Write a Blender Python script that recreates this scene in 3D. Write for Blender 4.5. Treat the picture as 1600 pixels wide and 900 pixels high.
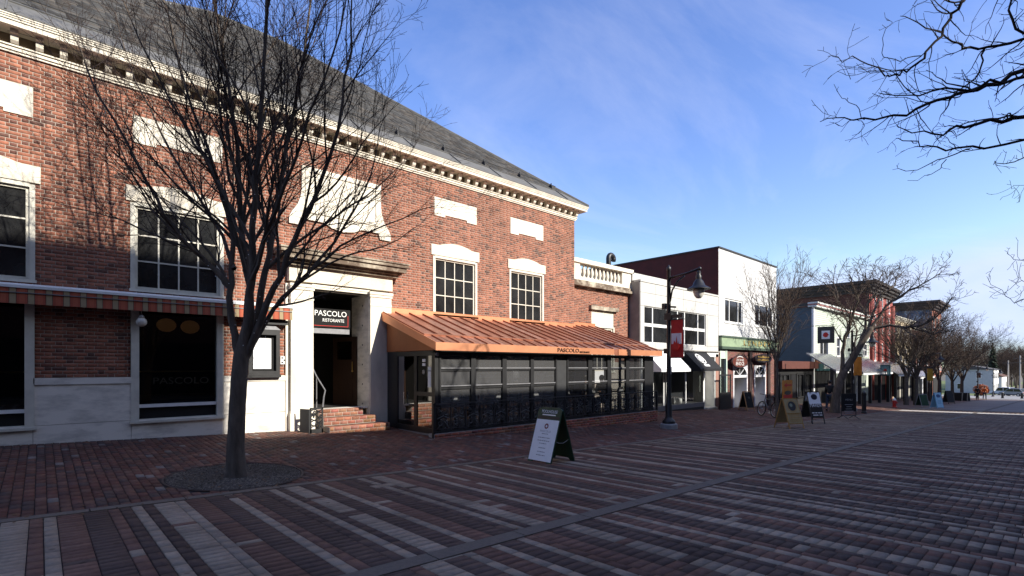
import bpy, bmesh, math, random
import numpy as np
from mathutils import Vector, Matrix

# ------------------------------------------------------------------ scene, camera, sky, sun
scene = bpy.context.scene
for o in list(bpy.data.objects):
    bpy.data.objects.remove(o)
COL = scene.collection
R = math.radians
YAW = math.atan2(860.0, 796.0)            # the street runs this far to the right of the lens axis
FX, FY = math.cos(YAW), math.sin(YAW)     # lens axis on the ground plane; X runs along the street, Y towards the shops
FPX, PCX, HOR = 796.0, 800.0, 573.0       # focal length, centre and horizon, in pixels of the 1600 px photograph

cam_d = bpy.data.cameras.new('camera')
cam = bpy.data.objects.new('camera', cam_d)
COL.objects.link(cam)
cam.location = (0, 0, 0)                  # eye height is z = 0; the ground lies 1.45 m below
cam.rotation_euler = (R(90), 0, -math.atan2(FX, FY))
cam_d.sensor_width = 36.0
cam_d.lens = FPX / 1600 * 36
cam_d.shift_y = (HOR - 450) / 1600
cam_d.clip_start = 0.1
cam_d.clip_end = 9000
scene.camera = cam

SUN_EL, SUN_AZ = 30.0, 15.0               # elevation; azimuth from the facade normal towards +X
w = bpy.data.worlds.new('World'); scene.world = w; w.use_nodes = True
nt = w.node_tree; nt.nodes.clear()
out = nt.nodes.new('ShaderNodeOutputWorld'); bg = nt.nodes.new('ShaderNodeBackground')
sky = nt.nodes.new('ShaderNodeTexSky'); sky.sky_type = 'NISHITA'; sky.sun_disc = False
sky.sun_elevation = R(SUN_EL); sky.sun_rotation = R(180 - SUN_AZ)
sky.altitude = 100; sky.air_density = 1.0; sky.dust_density = 1.0; sky.ozone_density = 1.6
bg.inputs['Strength'].default_value = 0.148
# thin high cirrus: streaked noise over the whole dome
tc = nt.nodes.new('ShaderNodeTexCoord'); sepd = nt.nodes.new('ShaderNodeSeparateXYZ')
nt.links.new(tc.outputs['Generated'], sepd.inputs[0])
zz = nt.nodes.new('ShaderNodeMath'); zz.operation = 'ADD'; zz.inputs[1].default_value = 0.12
nt.links.new(sepd.outputs['Z'], zz.inputs[0])
dx = nt.nodes.new('ShaderNodeMath'); dx.operation = 'DIVIDE'; dy = nt.nodes.new('ShaderNodeMath'); dy.operation = 'DIVIDE'
nt.links.new(sepd.outputs['X'], dx.inputs[0]); nt.links.new(zz.outputs[0], dx.inputs[1])
nt.links.new(sepd.outputs['Y'], dy.inputs[0]); nt.links.new(zz.outputs[0], dy.inputs[1])
cmb = nt.nodes.new('ShaderNodeCombineXYZ'); nt.links.new(dx.outputs[0], cmb.inputs[0]); nt.links.new(dy.outputs[0], cmb.inputs[1])
mp = nt.nodes.new('ShaderNodeMapping'); mp.inputs['Rotation'].default_value = (0, 0, R(35)); mp.inputs['Scale'].default_value = (0.5, 0.95, 1)
nt.links.new(cmb.outputs[0], mp.inputs['Vector'])
no = nt.nodes.new('ShaderNodeTexNoise'); no.inputs['Scale'].default_value = 1.3; no.inputs['Detail'].default_value = 9; no.inputs['Roughness'].default_value = 0.62
no.inputs['Distortion'].default_value = 0.6
nt.links.new(mp.outputs[0], no.inputs['Vector'])
rp = nt.nodes.new('ShaderNodeValToRGB'); rp.color_ramp.elements[0].position = 0.47; rp.color_ramp.elements[1].position = 0.9
nt.links.new(no.outputs['Fac'], rp.inputs[0])
ml = nt.nodes.new('ShaderNodeMath'); ml.operation = 'MULTIPLY'; ml.inputs[1].default_value = 0.42
nt.links.new(rp.outputs[0], ml.inputs[0])
mx = nt.nodes.new('ShaderNodeMixRGB'); mx.inputs[2].default_value = (3.4, 3.6, 4.1, 1)
lim = nt.nodes.new('ShaderNodeMixRGB'); lim.blend_type = 'DARKEN'; lim.inputs[0].default_value = 1; lim.inputs[2].default_value = (2.2, 2.75, 3.6, 1)
hsv = nt.nodes.new('ShaderNodeHueSaturation'); hsv.inputs['Saturation'].default_value = 1.2; hsv.inputs['Hue'].default_value = .514; hsv.inputs['Value'].default_value = .93
nt.links.new(sky.outputs[0], hsv.inputs['Color']); nt.links.new(hsv.outputs[0], lim.inputs[1])
nt.links.new(ml.outputs[0], mx.inputs[0]); nt.links.new(lim.outputs[0], mx.inputs[1])
tint = nt.nodes.new('ShaderNodeMixRGB'); tint.blend_type = 'MULTIPLY'; tint.inputs[0].default_value = 1; tint.inputs[2].default_value = (1.0, .96, 1.0, 1)
nt.links.new(mx.outputs[0], tint.inputs[1]); nt.links.new(tint.outputs[0], bg.inputs['Color']); nt.links.new(bg.outputs[0], out.inputs[0])

sd = bpy.data.lights.new('sun', 'SUN'); sd.energy = 3.9; sd.angle = R(0.53); sd.color = (1.0, 0.94, 0.84)
so = bpy.data.objects.new('sun', sd); COL.objects.link(so)
S_TO = Vector((math.sin(R(SUN_AZ)) * math.cos(R(SUN_EL)), -math.cos(R(SUN_AZ)) * math.cos(R(SUN_EL)), math.sin(R(SUN_EL))))
so.rotation_euler = S_TO.to_track_quat('Z', 'Y').to_euler(); so.location = S_TO * 60
vs = scene.view_settings; vs.view_transform = 'Standard'; vs.look = 'None'; vs.gamma = 1; vs.use_curve_mapping = False
vs.exposure = 1.12

# ------------------------------------------------------------------ pixel -> place helpers
def ray(px, py):
    t = (px - PCX) / FPX
    return Vector((FX + FY * t, FY - FX * t, (HOR - py) / FPX))
def onY(px, py, Y):
    d = ray(px, py); s = Y / d.y
    return (d.x * s, d.z * s)
def wx(px, Y): return onY(px, HOR, Y)[0]
def wz(px, py, Y): return onY(px, py, Y)[1]
YC = 7.3                                   # flush kerb line between street and brick walk
F = 12.65                                  # face of the old brick building
SLOPE = 0.031                              # the street falls away along +X
def prof(Y):
    if Y < 0: return 1.45
    if Y < YC: return 1.45 + .0175 * Y
    b = 1.45 + .0175 * YC
    return b - .035 * (min(Y, 12.4) - YC)
def gz(X, Y):
    return -prof(Y) - SLOPE * max(-60.0, min(X, 175.0))
def onG(px, py):
    d = ray(px, py); lo, hi = 1.0, 400.0
    for _ in range(60):
        m = (lo + hi) / 2; p = d * m
        if p.z > gz(p.x, p.y): lo = m
        else: hi = m
    p = d * lo
    return Vector((p.x, p.y, gz(p.x, p.y)))
def atY(px, Y):                            # ground point under pixel column px on the line Y
    X = wx(px, Y); return Vector((X, Y, gz(X, Y)))
def depth(p): return FX * p[0] + FY * p[1]
def atD(px, py, d): return ray(px, py) * d
def proj(p):
    d = depth(p); r = FY * p[0] - FX * p[1]
    return (PCX + FPX * r / d, HOR - FPX * p[2] / d)

# ------------------------------------------------------------------ object helpers
OFF = {}
def thing(name, label, cat, loc=(0, 0, 0), group=None, rz=0):
    o = bpy.data.objects.new(name, None); COL.objects.link(o)
    o.location = loc; o.rotation_euler.z = rz; o.empty_display_size = .2
    o['label'] = label; o['category'] = cat
    if group: o['group'] = group
    OFF[o.name] = Vector(loc)
    return o
def tag(o, label, cat, group=None):
    o['label'] = label; o['category'] = cat
    if group: o['group'] = group
    return o
def link(name, me, mat=None, parent=None):
    if mat and not me.materials:
        for m in (mat if isinstance(mat, (list, tuple)) else [mat]): me.materials.append(m)
    o = bpy.data.objects.new(name, me); COL.objects.link(o)
    if parent is not None:
        o.parent = parent; OFF[o.name] = OFF[parent.name]
    else: OFF[o.name] = Vector((0, 0, 0))
    return o
def copy_tree(o, parent=None):
    c = o.copy(); COL.objects.link(c); c.parent = parent
    OFF[c.name] = Vector((0, 0, 0))
    for ch in list(o.children): copy_tree(ch, c)
    return c

class MB:
    def __init__(s): s.v = []; s.f = []; s.m = []; s.cur = 0
    def _f(s, *idx): s.f.append(idx); s.m.append(s.cur)
    def box(s, x0, x1, y0, y1, z0, z1, taper=0):
        b = len(s.v); t = taper
        s.v += [(x0, y0, z0), (x1, y0, z0), (x1, y1, z0), (x0, y1, z0),
                (x0 + t, y0 + t, z1), (x1 - t, y0 + t, z1), (x1 - t, y1 - t, z1), (x0 + t, y1 - t, z1)]
        for q in ((3, 2, 1, 0), (4, 5, 6, 7), (0, 1, 5, 4), (1, 2, 6, 5), (2, 3, 7, 6), (3, 0, 4, 7)): s._f(*[b + i for i in q])
        return s
    def obox(s, c, ax, ay, az):            # oriented box: centre and three half vectors
        b = len(s.v); c = Vector(c); ax = Vector(ax); ay = Vector(ay); az = Vector(az)
        for k in (-1, 1):
            for (i, j) in ((-1, -1), (1, -1), (1, 1), (-1, 1)): s.v.append(tuple(c + ax * i + ay * j + az * k))
        for q in ((3, 2, 1, 0), (4, 5, 6, 7), (0, 1, 5, 4), (1, 2, 6, 5), (2, 3, 7, 6), (3, 0, 4, 7)): s._f(*[b + i for i in q])
        return s
    def poly(s, pts):
        b = len(s.v); s.v += [tuple(p) for p in pts]; s._f(*range(b, b + len(pts))); return s
    def prism(s, pts, a, b_, axis='y'):    # polygon extruded along an axis: y -> (x,z), x -> (y,z), z -> (x,y)
        n = len(pts); b = len(s.v)
        for t in (a, b_):
            for (p, q) in pts:
                s.v.append({'y': (p, t, q), 'x': (t, p, q), 'z': (p, q, t)}[axis])
        s._f(*range(b, b + n)); s._f(*range(b + 2 * n - 1, b + n - 1, -1))
        for i in range(n):
            j = (i + 1) % n; s._f(b + j, b + i, b + n + i, b + n + j)
        return s
    def tube(s, pts, rads, n=6, cap=True):
        pts = [Vector(p) for p in pts]; m = len(pts)
        if not hasattr(rads, '__len__'): rads = [rads] * m
        b = len(s.v); t0 = (pts[1] - pts[0]).normalized()
        u = t0.orthogonal().normalized()
        for i in range(m):
            t = (pts[min(i + 1, m - 1)] - pts[max(i - 1, 0)])
            if t.length < 1e-9: t = t0
            t.normalize(); u = (u - t * u.dot(t))
            if u.length < 1e-6: u = t.orthogonal()
            u.normalize(); w_ = t.cross(u)
            for k in range(n):
                a = 2 * math.pi * k / n
                s.v.append(tuple(pts[i] + (u * math.cos(a) + w_ * math.sin(a)) * rads[i]))
        for i in range(m - 1):
            for k in range(n):
                k2 = (k + 1) % n
                s._f(b + i * n + k, b + i * n + k2, b + (i + 1) * n + k2, b + (i + 1) * n + k)
        if cap:
            s._f(*[b + k for k in range(n - 1, -1, -1)]); s._f(*[b + (m - 1) * n + k for k in range(n)])
        return s
    def lathe(s, c, prof_, n=16):
        cx, cy, cz = c; b = len(s.v); m = len(prof_)
        for (r, z) in prof_:
            for k in range(n):
                a = 2 * math.pi * k / n; s.v.append((cx + r * math.cos(a), cy + r * math.sin(a), cz + z))
        for i in range(m - 1):
            for k in range(n):
                k2 = (k + 1) % n
                s._f(b + i * n + k, b + i * n + k2, b + (i + 1) * n + k2, b + (i + 1) * n + k)
        s._f(*[b + k for k in range(n - 1, -1, -1)]); s._f(*[b + (m - 1) * n + k for k in range(n)])
        return s
    def ball(s, c, r, n=10, sx=1, sy=1, sz=1):
        pr = []; m = max(4, n // 2)
        c = Vector(c); b = len(s.v)
        for i in range(m + 1):
            th = -math.pi / 2 + math.pi * i / m; rr = max(1e-4, math.cos(th)) * r; z = math.sin(th) * r
            for k in range(n):
                a = 2 * math.pi * k / n; s.v.append((c.x + rr * math.cos(a) * sx, c.y + rr * math.sin(a) * sy, c.z + z * sz))
        for i in range(m):
            for k in range(n):
                k2 = (k + 1) % n
                s._f(b + i * n + k, b + i * n + k2, b + (i + 1) * n + k2, b + (i + 1) * n + k)
        return s
    def xf(s, M, start=0):
        for i in range(start, len(s.v)): s.v[i] = tuple(M @ Vector(s.v[i]))
        return s
    def build(s, name, mat, parent=None, smooth=False, auto=None):
        off = OFF[parent.name] if parent is not None else Vector((0, 0, 0))
        me = bpy.data.meshes.new(name)
        vv = np.array(s.v, dtype=float) - np.array(off)
        me.from_pydata(vv.tolist(), [], s.f); me.update()
        o = link(name, me, mat, parent)
        if isinstance(mat, (list, tuple)):
            me.polygons.foreach_set('material_index', s.m)
        if smooth:
            me.polygons.foreach_set('use_smooth', [True] * len(me.polygons))
            if auto is not None: me.set_sharp_from_angle(angle=R(auto))
        return o
def part(name, mat, parent, *boxes, smooth=False):
    m = MB()
    for b in boxes: m.box(*b)
    return m.build(name, mat, parent, smooth)
def struct(o):
    o['kind'] = 'structure'; return o
def stuff(o):
    o['kind'] = 'stuff'; return o

def text(name, s, size, mat, parent, origin, udir=(1, 0, 0), vdir=(0, 0, 1), depth_=.004, align='CENTER', width=None, bold=0.0):
    cu = bpy.data.curves.new('lettering', 'FONT'); cu.body = s; cu.size = size; cu.align_x = align; cu.align_y = 'CENTER'; cu.extrude = depth_ / 2
    cu.resolution_u = 3; cu.offset = bold
    tmp = bpy.data.objects.new('tmp', cu); COL.objects.link(tmp)
    dg = bpy.context.evaluated_depsgraph_get(); dg.update()
    me = bpy.data.meshes.new_from_object(tmp.evaluated_get(dg))
    bpy.data.objects.remove(tmp); bpy.data.curves.remove(cu)
    off = OFF[parent.name] if parent is not None else Vector((0, 0, 0))
    u = Vector(udir).normalized(); v = Vector(vdir).normalized(); n_ = u.cross(v)
    sx = 1.0
    if width:
        xs = [q.co.x for q in me.vertices]; sx = width / max(1e-6, max(xs) - min(xs))
    for q in me.vertices:
        q.co = Vector(origin) - off + u * q.co.x * sx + v * q.co.y + n_ * q.co.z
    return link(name, me, mat, parent)

# ------------------------------------------------------------------ materials
def lin(c):
    c = c / 255.0
    return c / 12.92 if c <= .04045 else ((c + .055) / 1.055) ** 2.4
def rgb(r, g, b): return (lin(r), lin(g), lin(b), 1)
def new_mat(name):
    m = bpy.data.materials.new(name); m.use_nodes = True
    return m, m.node_tree, m.node_tree.nodes['Principled BSDF']
def mat(name, col, rough=.7, var=.18, scale=6.0, bump=0.0, bscale=60, metal=0.0, spec=.4, stretch=(1, 1, 1), second=None, sec_pos=(.45, .7)):
    m, t, p = new_mat(name)
    p.inputs['Roughness'].default_value = rough; p.inputs['Metallic'].default_value = metal
    p.inputs['Specular IOR Level'].default_value = spec
    c = Vector(col[:3])
    tcn = t.nodes.new('ShaderNodeTexCoord'); mpn = t.nodes.new('ShaderNodeMapping'); mpn.inputs['Scale'].default_value = stretch
    t.links.new(tcn.outputs['Object'], mpn.inputs[0])
    if var > 0 or second:
        n1 = t.nodes.new('ShaderNodeTexNoise'); n1.inputs['Scale'].default_value = scale; n1.inputs['Detail'].default_value = 6
        n1.inputs['Roughness'].default_value = .65
        t.links.new(mpn.outputs[0], n1.inputs['Vector'])
        r1 = t.nodes.new('ShaderNodeValToRGB')
        r1.color_ramp.elements[0].position = .3 if not second else sec_pos[0]; r1.color_ramp.elements[1].position = .72 if not second else sec_pos[1]
        a = c * (1 - var); b = (Vector(second[:3]) if second else c * (1 + var * .7))
        r1.color_ramp.elements[0].color = (*a, 1) if not second else (*c, 1); r1.color_ramp.elements[1].color = (*b, 1)
        t.links.new(n1.outputs['Fac'], r1.inputs[0]); t.links.new(r1.outputs[0], p.inputs['Base Color'])
        mr = t.nodes.new('ShaderNodeMapRange'); mr.inputs['To Min'].default_value = max(0, rough - .08); mr.inputs['To Max'].default_value = min(1, rough + .08)
        t.links.new(n1.outputs['Fac'], mr.inputs[0]); t.links.new(mr.outputs[0], p.inputs['Roughness'])
    else:
        p.inputs['Base Color'].default_value = (*c, 1)
    if bump > 0:
        n2 = t.nodes.new('ShaderNodeTexNoise'); n2.inputs['Scale'].default_value = bscale; n2.inputs['Detail'].default_value = 5
        t.links.new(mpn.outputs[0], n2.inputs['Vector'])
        bp = t.nodes.new('ShaderNodeBump'); bp.inputs['Strength'].default_value = bump; bp.inputs['Distance'].default_value = .01
        t.links.new(n2.outputs['Fac'], bp.inputs['Height']); t.links.new(bp.outputs[0], p.inputs['Normal'])
    return m
def attr_mat(name, rough=.85, nscale=25, namt=.3, bump=.4, big=0.0, spec=.25, streak=0.0, spots=0.0):
    m, t, p = new_mat(name)
    p.inputs['Roughness'].default_value = rough; p.inputs['Specular IOR Level'].default_value = spec
    at = t.nodes.new('ShaderNodeAttribute'); at.attribute_name = 'Col'
    tcn = t.nodes.new('ShaderNodeTexCoord')
    n1 = t.nodes.new('ShaderNodeTexNoise'); n1.inputs['Scale'].default_value = nscale; n1.inputs['Detail'].default_value = 6; n1.inputs['Roughness'].default_value = .7
    t.links.new(tcn.outputs['Object'], n1.inputs['Vector'])
    mr = t.nodes.new('ShaderNodeMapRange'); mr.inputs[1].default_value = .25; mr.inputs[2].default_value = .75
    mr.inputs[3].default_value = 1 - namt; mr.inputs[4].default_value = 1 + namt
    t.links.new(n1.outputs['Fac'], mr.inputs[0])
    src = mr.outputs[0]
    if big > 0:                            # broad dirt and wear
        n3 = t.nodes.new('ShaderNodeTexNoise'); n3.inputs['Scale'].default_value = .7; n3.inputs['Detail'].default_value = 7; n3.inputs['Roughness'].default_value = .7
        t.links.new(tcn.outputs['Object'], n3.inputs['Vector'])
        m3 = t.nodes.new('ShaderNodeMapRange'); m3.inputs[1].default_value = .3; m3.inputs[2].default_value = .7
        m3.inputs[3].default_value = 1 - big; m3.inputs[4].default_value = 1 + big * .6
        t.links.new(n3.outputs['Fac'], m3.inputs[0])
        mm = t.nodes.new('ShaderNodeMath'); mm.operation = 'MULTIPLY'
        t.links.new(src, mm.inputs[0]); t.links.new(m3.outputs[0], mm.inputs[1]); src = mm.outputs[0]
    if streak > 0:                         # rain streaks and soot running down the wall
        ms = t.nodes.new('ShaderNodeMapping'); ms.inputs['Scale'].default_value = (1.6, 1.6, .16)
        t.links.new(tcn.outputs['Object'], ms.inputs[0])
        n4 = t.nodes.new('ShaderNodeTexNoise'); n4.inputs['Scale'].default_value = 1.4; n4.inputs['Detail'].default_value = 8; n4.inputs['Roughness'].default_value = .7
        t.links.new(ms.outputs[0], n4.inputs['Vector'])
        m4 = t.nodes.new('ShaderNodeMapRange'); m4.inputs[1].default_value = .42; m4.inputs[2].default_value = .68
        m4.inputs[3].default_value = 1.05; m4.inputs[4].default_value = 1 - streak
        t.links.new(n4.outputs['Fac'], m4.inputs[0])
        mm4 = t.nodes.new('ShaderNodeMath'); mm4.operation = 'MULTIPLY'
        t.links.new(src, mm4.inputs[0]); t.links.new(m4.outputs[0], mm4.inputs[1]); src = mm4.outputs[0]
    if spots > 0:                          # trodden-in gum and drips
        vo = t.nodes.new('ShaderNodeTexVoronoi'); vo.inputs['Scale'].default_value = 2.6
        t.links.new(tcn.outputs['Object'], vo.inputs['Vector'])
        m5 = t.nodes.new('ShaderNodeMapRange'); m5.inputs[1].default_value = .045; m5.inputs[2].default_value = .075
        m5.inputs[3].default_value = 1 - spots; m5.inputs[4].default_value = 1.0
        t.links.new(vo.outputs['Distance'], m5.inputs[0])
        mm5 = t.nodes.new('ShaderNodeMath'); mm5.operation = 'MULTIPLY'
        t.links.new(src, mm5.inputs[0]); t.links.new(m5.outputs[0], mm5.inputs[1]); src = mm5.outputs[0]
    vm = t.nodes.new('ShaderNodeVectorMath'); vm.operation = 'SCALE'
    t.links.new(at.outputs['Color'], vm.inputs[0]); t.links.new(src, vm.inputs['Scale'])
    t.links.new(vm.outputs[0], p.inputs['Base Color'])
    bp = t.nodes.new('ShaderNodeBump'); bp.inputs['Strength'].default_value = bump; bp.inputs['Distance'].default_value = .004
    t.links.new(n1.outputs['Fac'], bp.inputs['Height']); t.links.new(bp.outputs[0], p.inputs['Normal'])
    return m
def glass_mat(name, tint=(.75, .8, .8), rough=.02, film=0.0, film_col=(.1, .1, .1), refl=1.0):
    m = bpy.data.materials.new(name); m.use_nodes = True; t = m.node_tree; t.nodes.clear()
    o = t.nodes.new('ShaderNodeOutputMaterial'); tr = t.nodes.new('ShaderNodeBsdfTransparent'); tr.inputs[0].default_value = (*tint, 1)
    gl = t.nodes.new('ShaderNodeBsdfGlossy'); gl.inputs['Roughness'].default_value = rough; gl.inputs[0].default_value = (refl, refl, refl, 1)
    fr = t.nodes.new('ShaderNodeFresnel'); fr.inputs[0].default_value = 1.6
    mx_ = t.nodes.new('ShaderNodeMixShader')
    if film > 0:
        df = t.nodes.new('ShaderNodeBsdfDiffuse'); df.inputs[0].default_value = (*film_col, 1)
        m2 = t.nodes.new('ShaderNodeMixShader'); m2.inputs[0].default_value = film
        t.links.new(tr.outputs[0], m2.inputs[1]); t.links.new(df.outputs[0], m2.inputs[2]); base = m2.outputs[0]
    else: base = tr.outputs[0]
    t.links.new(fr.outputs[0], mx_.inputs[0]); t.links.new(base, mx_.inputs[1]); t.links.new(gl.outputs[0], mx_.inputs[2])
    t.links.new(mx_.outputs[0], o.inputs[0])
    return m
def emit_mat(name, col, strength):
    m, t, p = new_mat(name); p.inputs['Base Color'].default_value = (*col[:3], 1)
    p.inputs['Emission Color'].default_value = (*col[:3], 1); p.inputs['Emission Strength'].default_value = strength
    return m

M = {}
M['brick'] = attr_mat('old_brick', big=.32, streak=.2)
M['paver'] = attr_mat('paver', rough=.85, nscale=18, namt=.24, bump=.25, big=.36, spec=.12, spots=.4)
M['mortar'] = mat('mortar', (.37, .32, .27), .95, .2, 12, .3, 120)
M['mortar_dk'] = mat('mortar_grey', (.3, .28, .26), .95, .2, 12, .3, 120)
M['joint'] = mat('joint_sand', (.045, .038, .034), .95, .3, 14, .4, 90)
M['limestone'] = mat('limestone', (.70, .645, .54), .85, .22, 2.6, .3, 45, stretch=(1, 1, .35))
M['carved'] = mat('carved_limestone', (.66, .60, .49), .85, .2, 3, .9, 16)
M['weathered'] = mat('weathered_limestone', (.5, .44, .34), .85, 0, 1.6, .35, 40, second=(.12, .085, .06), sec_pos=(.36, .56))
M['stone_shade'] = mat('limestone_shade', (.20, .155, .115), .9, .3, 3, .2, 40)  # dark tone standing in for shade in the gaps between modillions
M['marble'] = mat('marble', (.76, .71, .62), .5, 0, 1.4, .08, 40, second=(.40, .375, .33), sec_pos=(.46, .72), stretch=(1.0, 1, 3.0))
M['cream'] = mat('cream_paint', (.60, .57, .48), .55, .15, 5, .1, 60)
M['white'] = mat('white_paint', (.72, .72, .70), .55, .08, 3, .05, 60)
M['slate'] = attr_mat('slate', rough=.85, nscale=10, namt=.3, bump=.3, big=.2, spec=.2)
M['leadgrey'] = mat('lead_sheet', (.13, .128, .122), .7, .25, 3, .1, 30, spec=.25)
M['copper'] = mat('copper', (.44, .215, .145), .38, .3, 2.5, .35, 2.6, metal=.65, spec=.5)
M['copper_seam'] = mat('copper_dark', (.36, .14, .085), .5, .2, 4, 0, metal=.6)
M['copper_fascia'] = mat('copper_fascia', (.64, .275, .145), .45, .12, 1.5, .06, 6, metal=.55)
M['black'] = mat('black_paint', (.012, .012, .013), .45, .2, 8, .08, 60, spec=.5)
M['blackmatt'] = mat('black_matt', (.008, .008, .008), .9, .15, 8, 0)
M['charcoal'] = mat('charcoal', (.03, .031, .033), .6, .2, 8, 0)
M['grey'] = mat('grey_metal', (.22, .22, .23), .45, .15, 10, 0, metal=.4)
M['steel'] = mat('steel', (.45, .45, .46), .3, .1, 10, 0, metal=.9)
M['concrete'] = mat('concrete', (.27, .26, .245), .9, .22, 5, .3, 60)
M['granite'] = mat('granite_strip', (.135, .110, .085), .9, .25, 30, .3, 90)
M['darkglass'] = mat('dark_glass', (.02, .0205, .021), .06, .6, 1.3, spec=.7)
M['glass'] = glass_mat('clear_glass')
M['patioglass'] = glass_mat('patio_glass', (.5, .51, .52), .03, .2, (.10, .10, .105))
M['screen'] = glass_mat('screened_glass', (.6, .61, .62), .05, .32, (.20, .20, .205))
M['patiodoor'] = glass_mat('patio_door_glass', (.10, .10, .105), .02, refl=.4)
M['iron'] = mat('cast_iron', (.035, .035, .037), .38, .25, 20, .1, 60, spec=.6)
M['doorglass'] = glass_mat('door_glass', (.3, .31, .32), .02)
M['shopglass'] = glass_mat('shop_glass', (.7, .72, .72), .02)
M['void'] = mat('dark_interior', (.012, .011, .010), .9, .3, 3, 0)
M['woodfloor'] = mat('dark_boards', (.06, .04, .028), .6, .3, 4, 0)
M['wood'] = mat('dark_wood', (.035, .017, .010), .4, .35, 3, 0, stretch=(8, 8, 1))
M['gold'] = mat('brass', (.75, .5, .16), .3, .1, 8, 0, metal=1.0)
M['bark'] = mat('bark', (.115, .092, .073), .92, .5, 9, 1.0, 30, spec=.15, stretch=(1, 1, .25))
M['twig'] = mat('twig_bark', (.06, .042, .034), .9, .3, 12, 0, spec=.15)
M['bark_far'] = mat('grey_bark', (.11, .09, .075), .92, .35, 12, .5, 30, spec=.1)
M['twig_far'] = mat('grey_twigs', (.09, .066, .052), .9, .3, 6, 0, spec=.1)
M['red'] = mat('red_cloth', (.42, .025, .02), .8, .15, 6, 0)
M['green'] = mat('green_plastic', (.012, .045, .022), .45, .15, 6, 0)
M['orange'] = mat('orange_paint', (.55, .20, .02), .6, .2, 6, 0)
M['paper'] = mat('paper', (.74, .75, .76), .7, .05, 6, 0)
M['ink'] = mat('ink', (.02, .02, .022), .7, 0)
M['greyink'] = mat('grey_ink', (.22, .22, .23), .7, 0)
M['whiteprint'] = mat('white_print', (.78, .78, .76), .6, 0)
M['goldprint'] = mat('gold_print', (.5, .33, .07), .5, .15, 20, 0)
M['redprint'] = mat('red_print', (.5, .02, .015), .6, 0)

# ------------------------------------------------------------------ many small pieces (bricks, pavers, slates)
def pieces_mesh(name, C, A, B, N, col, bev=.0025, jit=0):
    n = len(C)
    ver = np.empty((n, 8, 3))
    la = np.linalg.norm(A, axis=1, keepdims=True); lb = np.linalg.norm(B, axis=1, keepdims=True)
    A2 = A * (1 - bev / la); B2 = B * (1 - bev / lb)
    for i, (sa, sb) in enumerate(((-1, -1), (1, -1), (1, 1), (-1, 1))):
        ver[:, i] = C + sa * A + sb * B
        ver[:, 4 + i] = C + N + sa * A2 + sb * B2
    F5 = np.array([[4, 5, 6, 7], [0, 1, 5, 4], [1, 2, 6, 5], [2, 3, 7, 6], [3, 0, 4, 7]])
    idx = (np.arange(n)[:, None, None] * 8 + F5[None]).reshape(-1)
    me = bpy.data.meshes.new(name)
    me.vertices.add(n * 8); me.vertices.foreach_set('co', ver.reshape(-1))
    me.loops.add(n * 20); me.loops.foreach_set('vertex_index', idx.astype(np.int32))
    me.polygons.add(n * 5); me.polygons.foreach_set('loop_start', np.arange(0, n * 20, 4, dtype=np.int32))
    me.polygons.foreach_set('loop_total', np.full(n * 5, 4, dtype=np.int32))
    me.update(calc_edges=True); me.validate()
    at = me.attributes.new('Col', 'FLOAT_COLOR', 'POINT')
    cc = np.ones((n, 8, 4)); cc[:, :, :3] = col[:, None, :]
    at.data.foreach_set('color', cc.reshape(-1))
    return me
def lay(pieces, one, many, material, parent, bev=.0025, limit=300):
    """pieces: (C,A,B,N,col); the largest in view become objects of their own, the rest one mesh."""
    C, A, B, N, col = [np.array(q, dtype=float) for q in pieces]
    off = np.array(OFF[parent.name])
    d = FX * C[:, 0] + FY * C[:, 1]; r = FY * C[:, 0] - FX * C[:, 1]
    ds = np.maximum(d, .01); px = PCX + FPX * r / ds; py = HOR - FPX * C[:, 2] / ds
    area = np.linalg.norm(A, axis=1) * np.linalg.norm(B, axis=1) / ds ** 2
    nn = N / np.linalg.norm(N, axis=1, keepdims=True)
    area *= np.abs((nn * C).sum(1)) / np.linalg.norm(C, axis=1)
    vis = (d > .5) & (px > 0) & (px < 1600) & (py > 0) & (py < 900)
    area = np.where(vis, area, -1)
    k = min(limit, int(vis.sum()), len(C))
    order = np.argsort(-area); top = order[:k]; rest = order[k:]
    C = C - off
    for i in top:
        me = pieces_mesh(one, C[i:i + 1], A[i:i + 1], B[i:i + 1], N[i:i + 1], col[i:i + 1], bev)
        link(one, me, material, parent)
    if len(rest):
        o = link(many, pieces_mesh(many, C[rest], A[rest], B[rest], N[rest], col[rest], bev), material, parent)
        stuff(o)
RNG = np.random.default_rng(7)
def brick_cells(x0, x1, z0, z1, holes, L=.203, H=.0677, bond='flemish', mj=.010):
    """cells of a brick face as (u0,u1,v0,v1,header)"""
    out_ = []
    nrow = int(round((z1 - z0) / H)); H = (z1 - z0) / max(1, nrow)
    for r_ in range(nrow):
        v0 = z0 + r_ * H; v1 = v0 + H; vc = (v0 + v1) / 2
        ints = [(x0, x1)]
        for (a, b, c, d) in holes:
            if c < vc < d:
                new = []
                for (p, q) in ints:
                    if b <= p or a >= q: new.append((p, q)); continue
                    if a > p: new.append((p, a))
                    if b < q: new.append((b, q))
                ints = new
        if not ints: continue
        if bond == 'flemish':
            per = L * 1.5; o_ = (per / 2 if r_ % 2 else 0)
            u = x0 - per + o_; k = 0; cuts = []
            while u < x1:
                cuts.append((u, u + L, 0)); cuts.append((u + L, u + per, 1)); u += per
        else:
            u = x0 - L + (L / 2 if r_ % 2 else 0); cuts = []
            while u < x1:
                cuts.append((u, u + L, 0)); u += L
        for (p, q, hd) in cuts:
            for (a, b) in ints:
                s_, e_ = max(p, a), min(q, b)
                if e_ - s_ > .03: out_.append((s_ + mj / 2, e_ - mj / 2, v0 + mj / 2, v1 - mj / 2, hd))
    return out_
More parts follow.
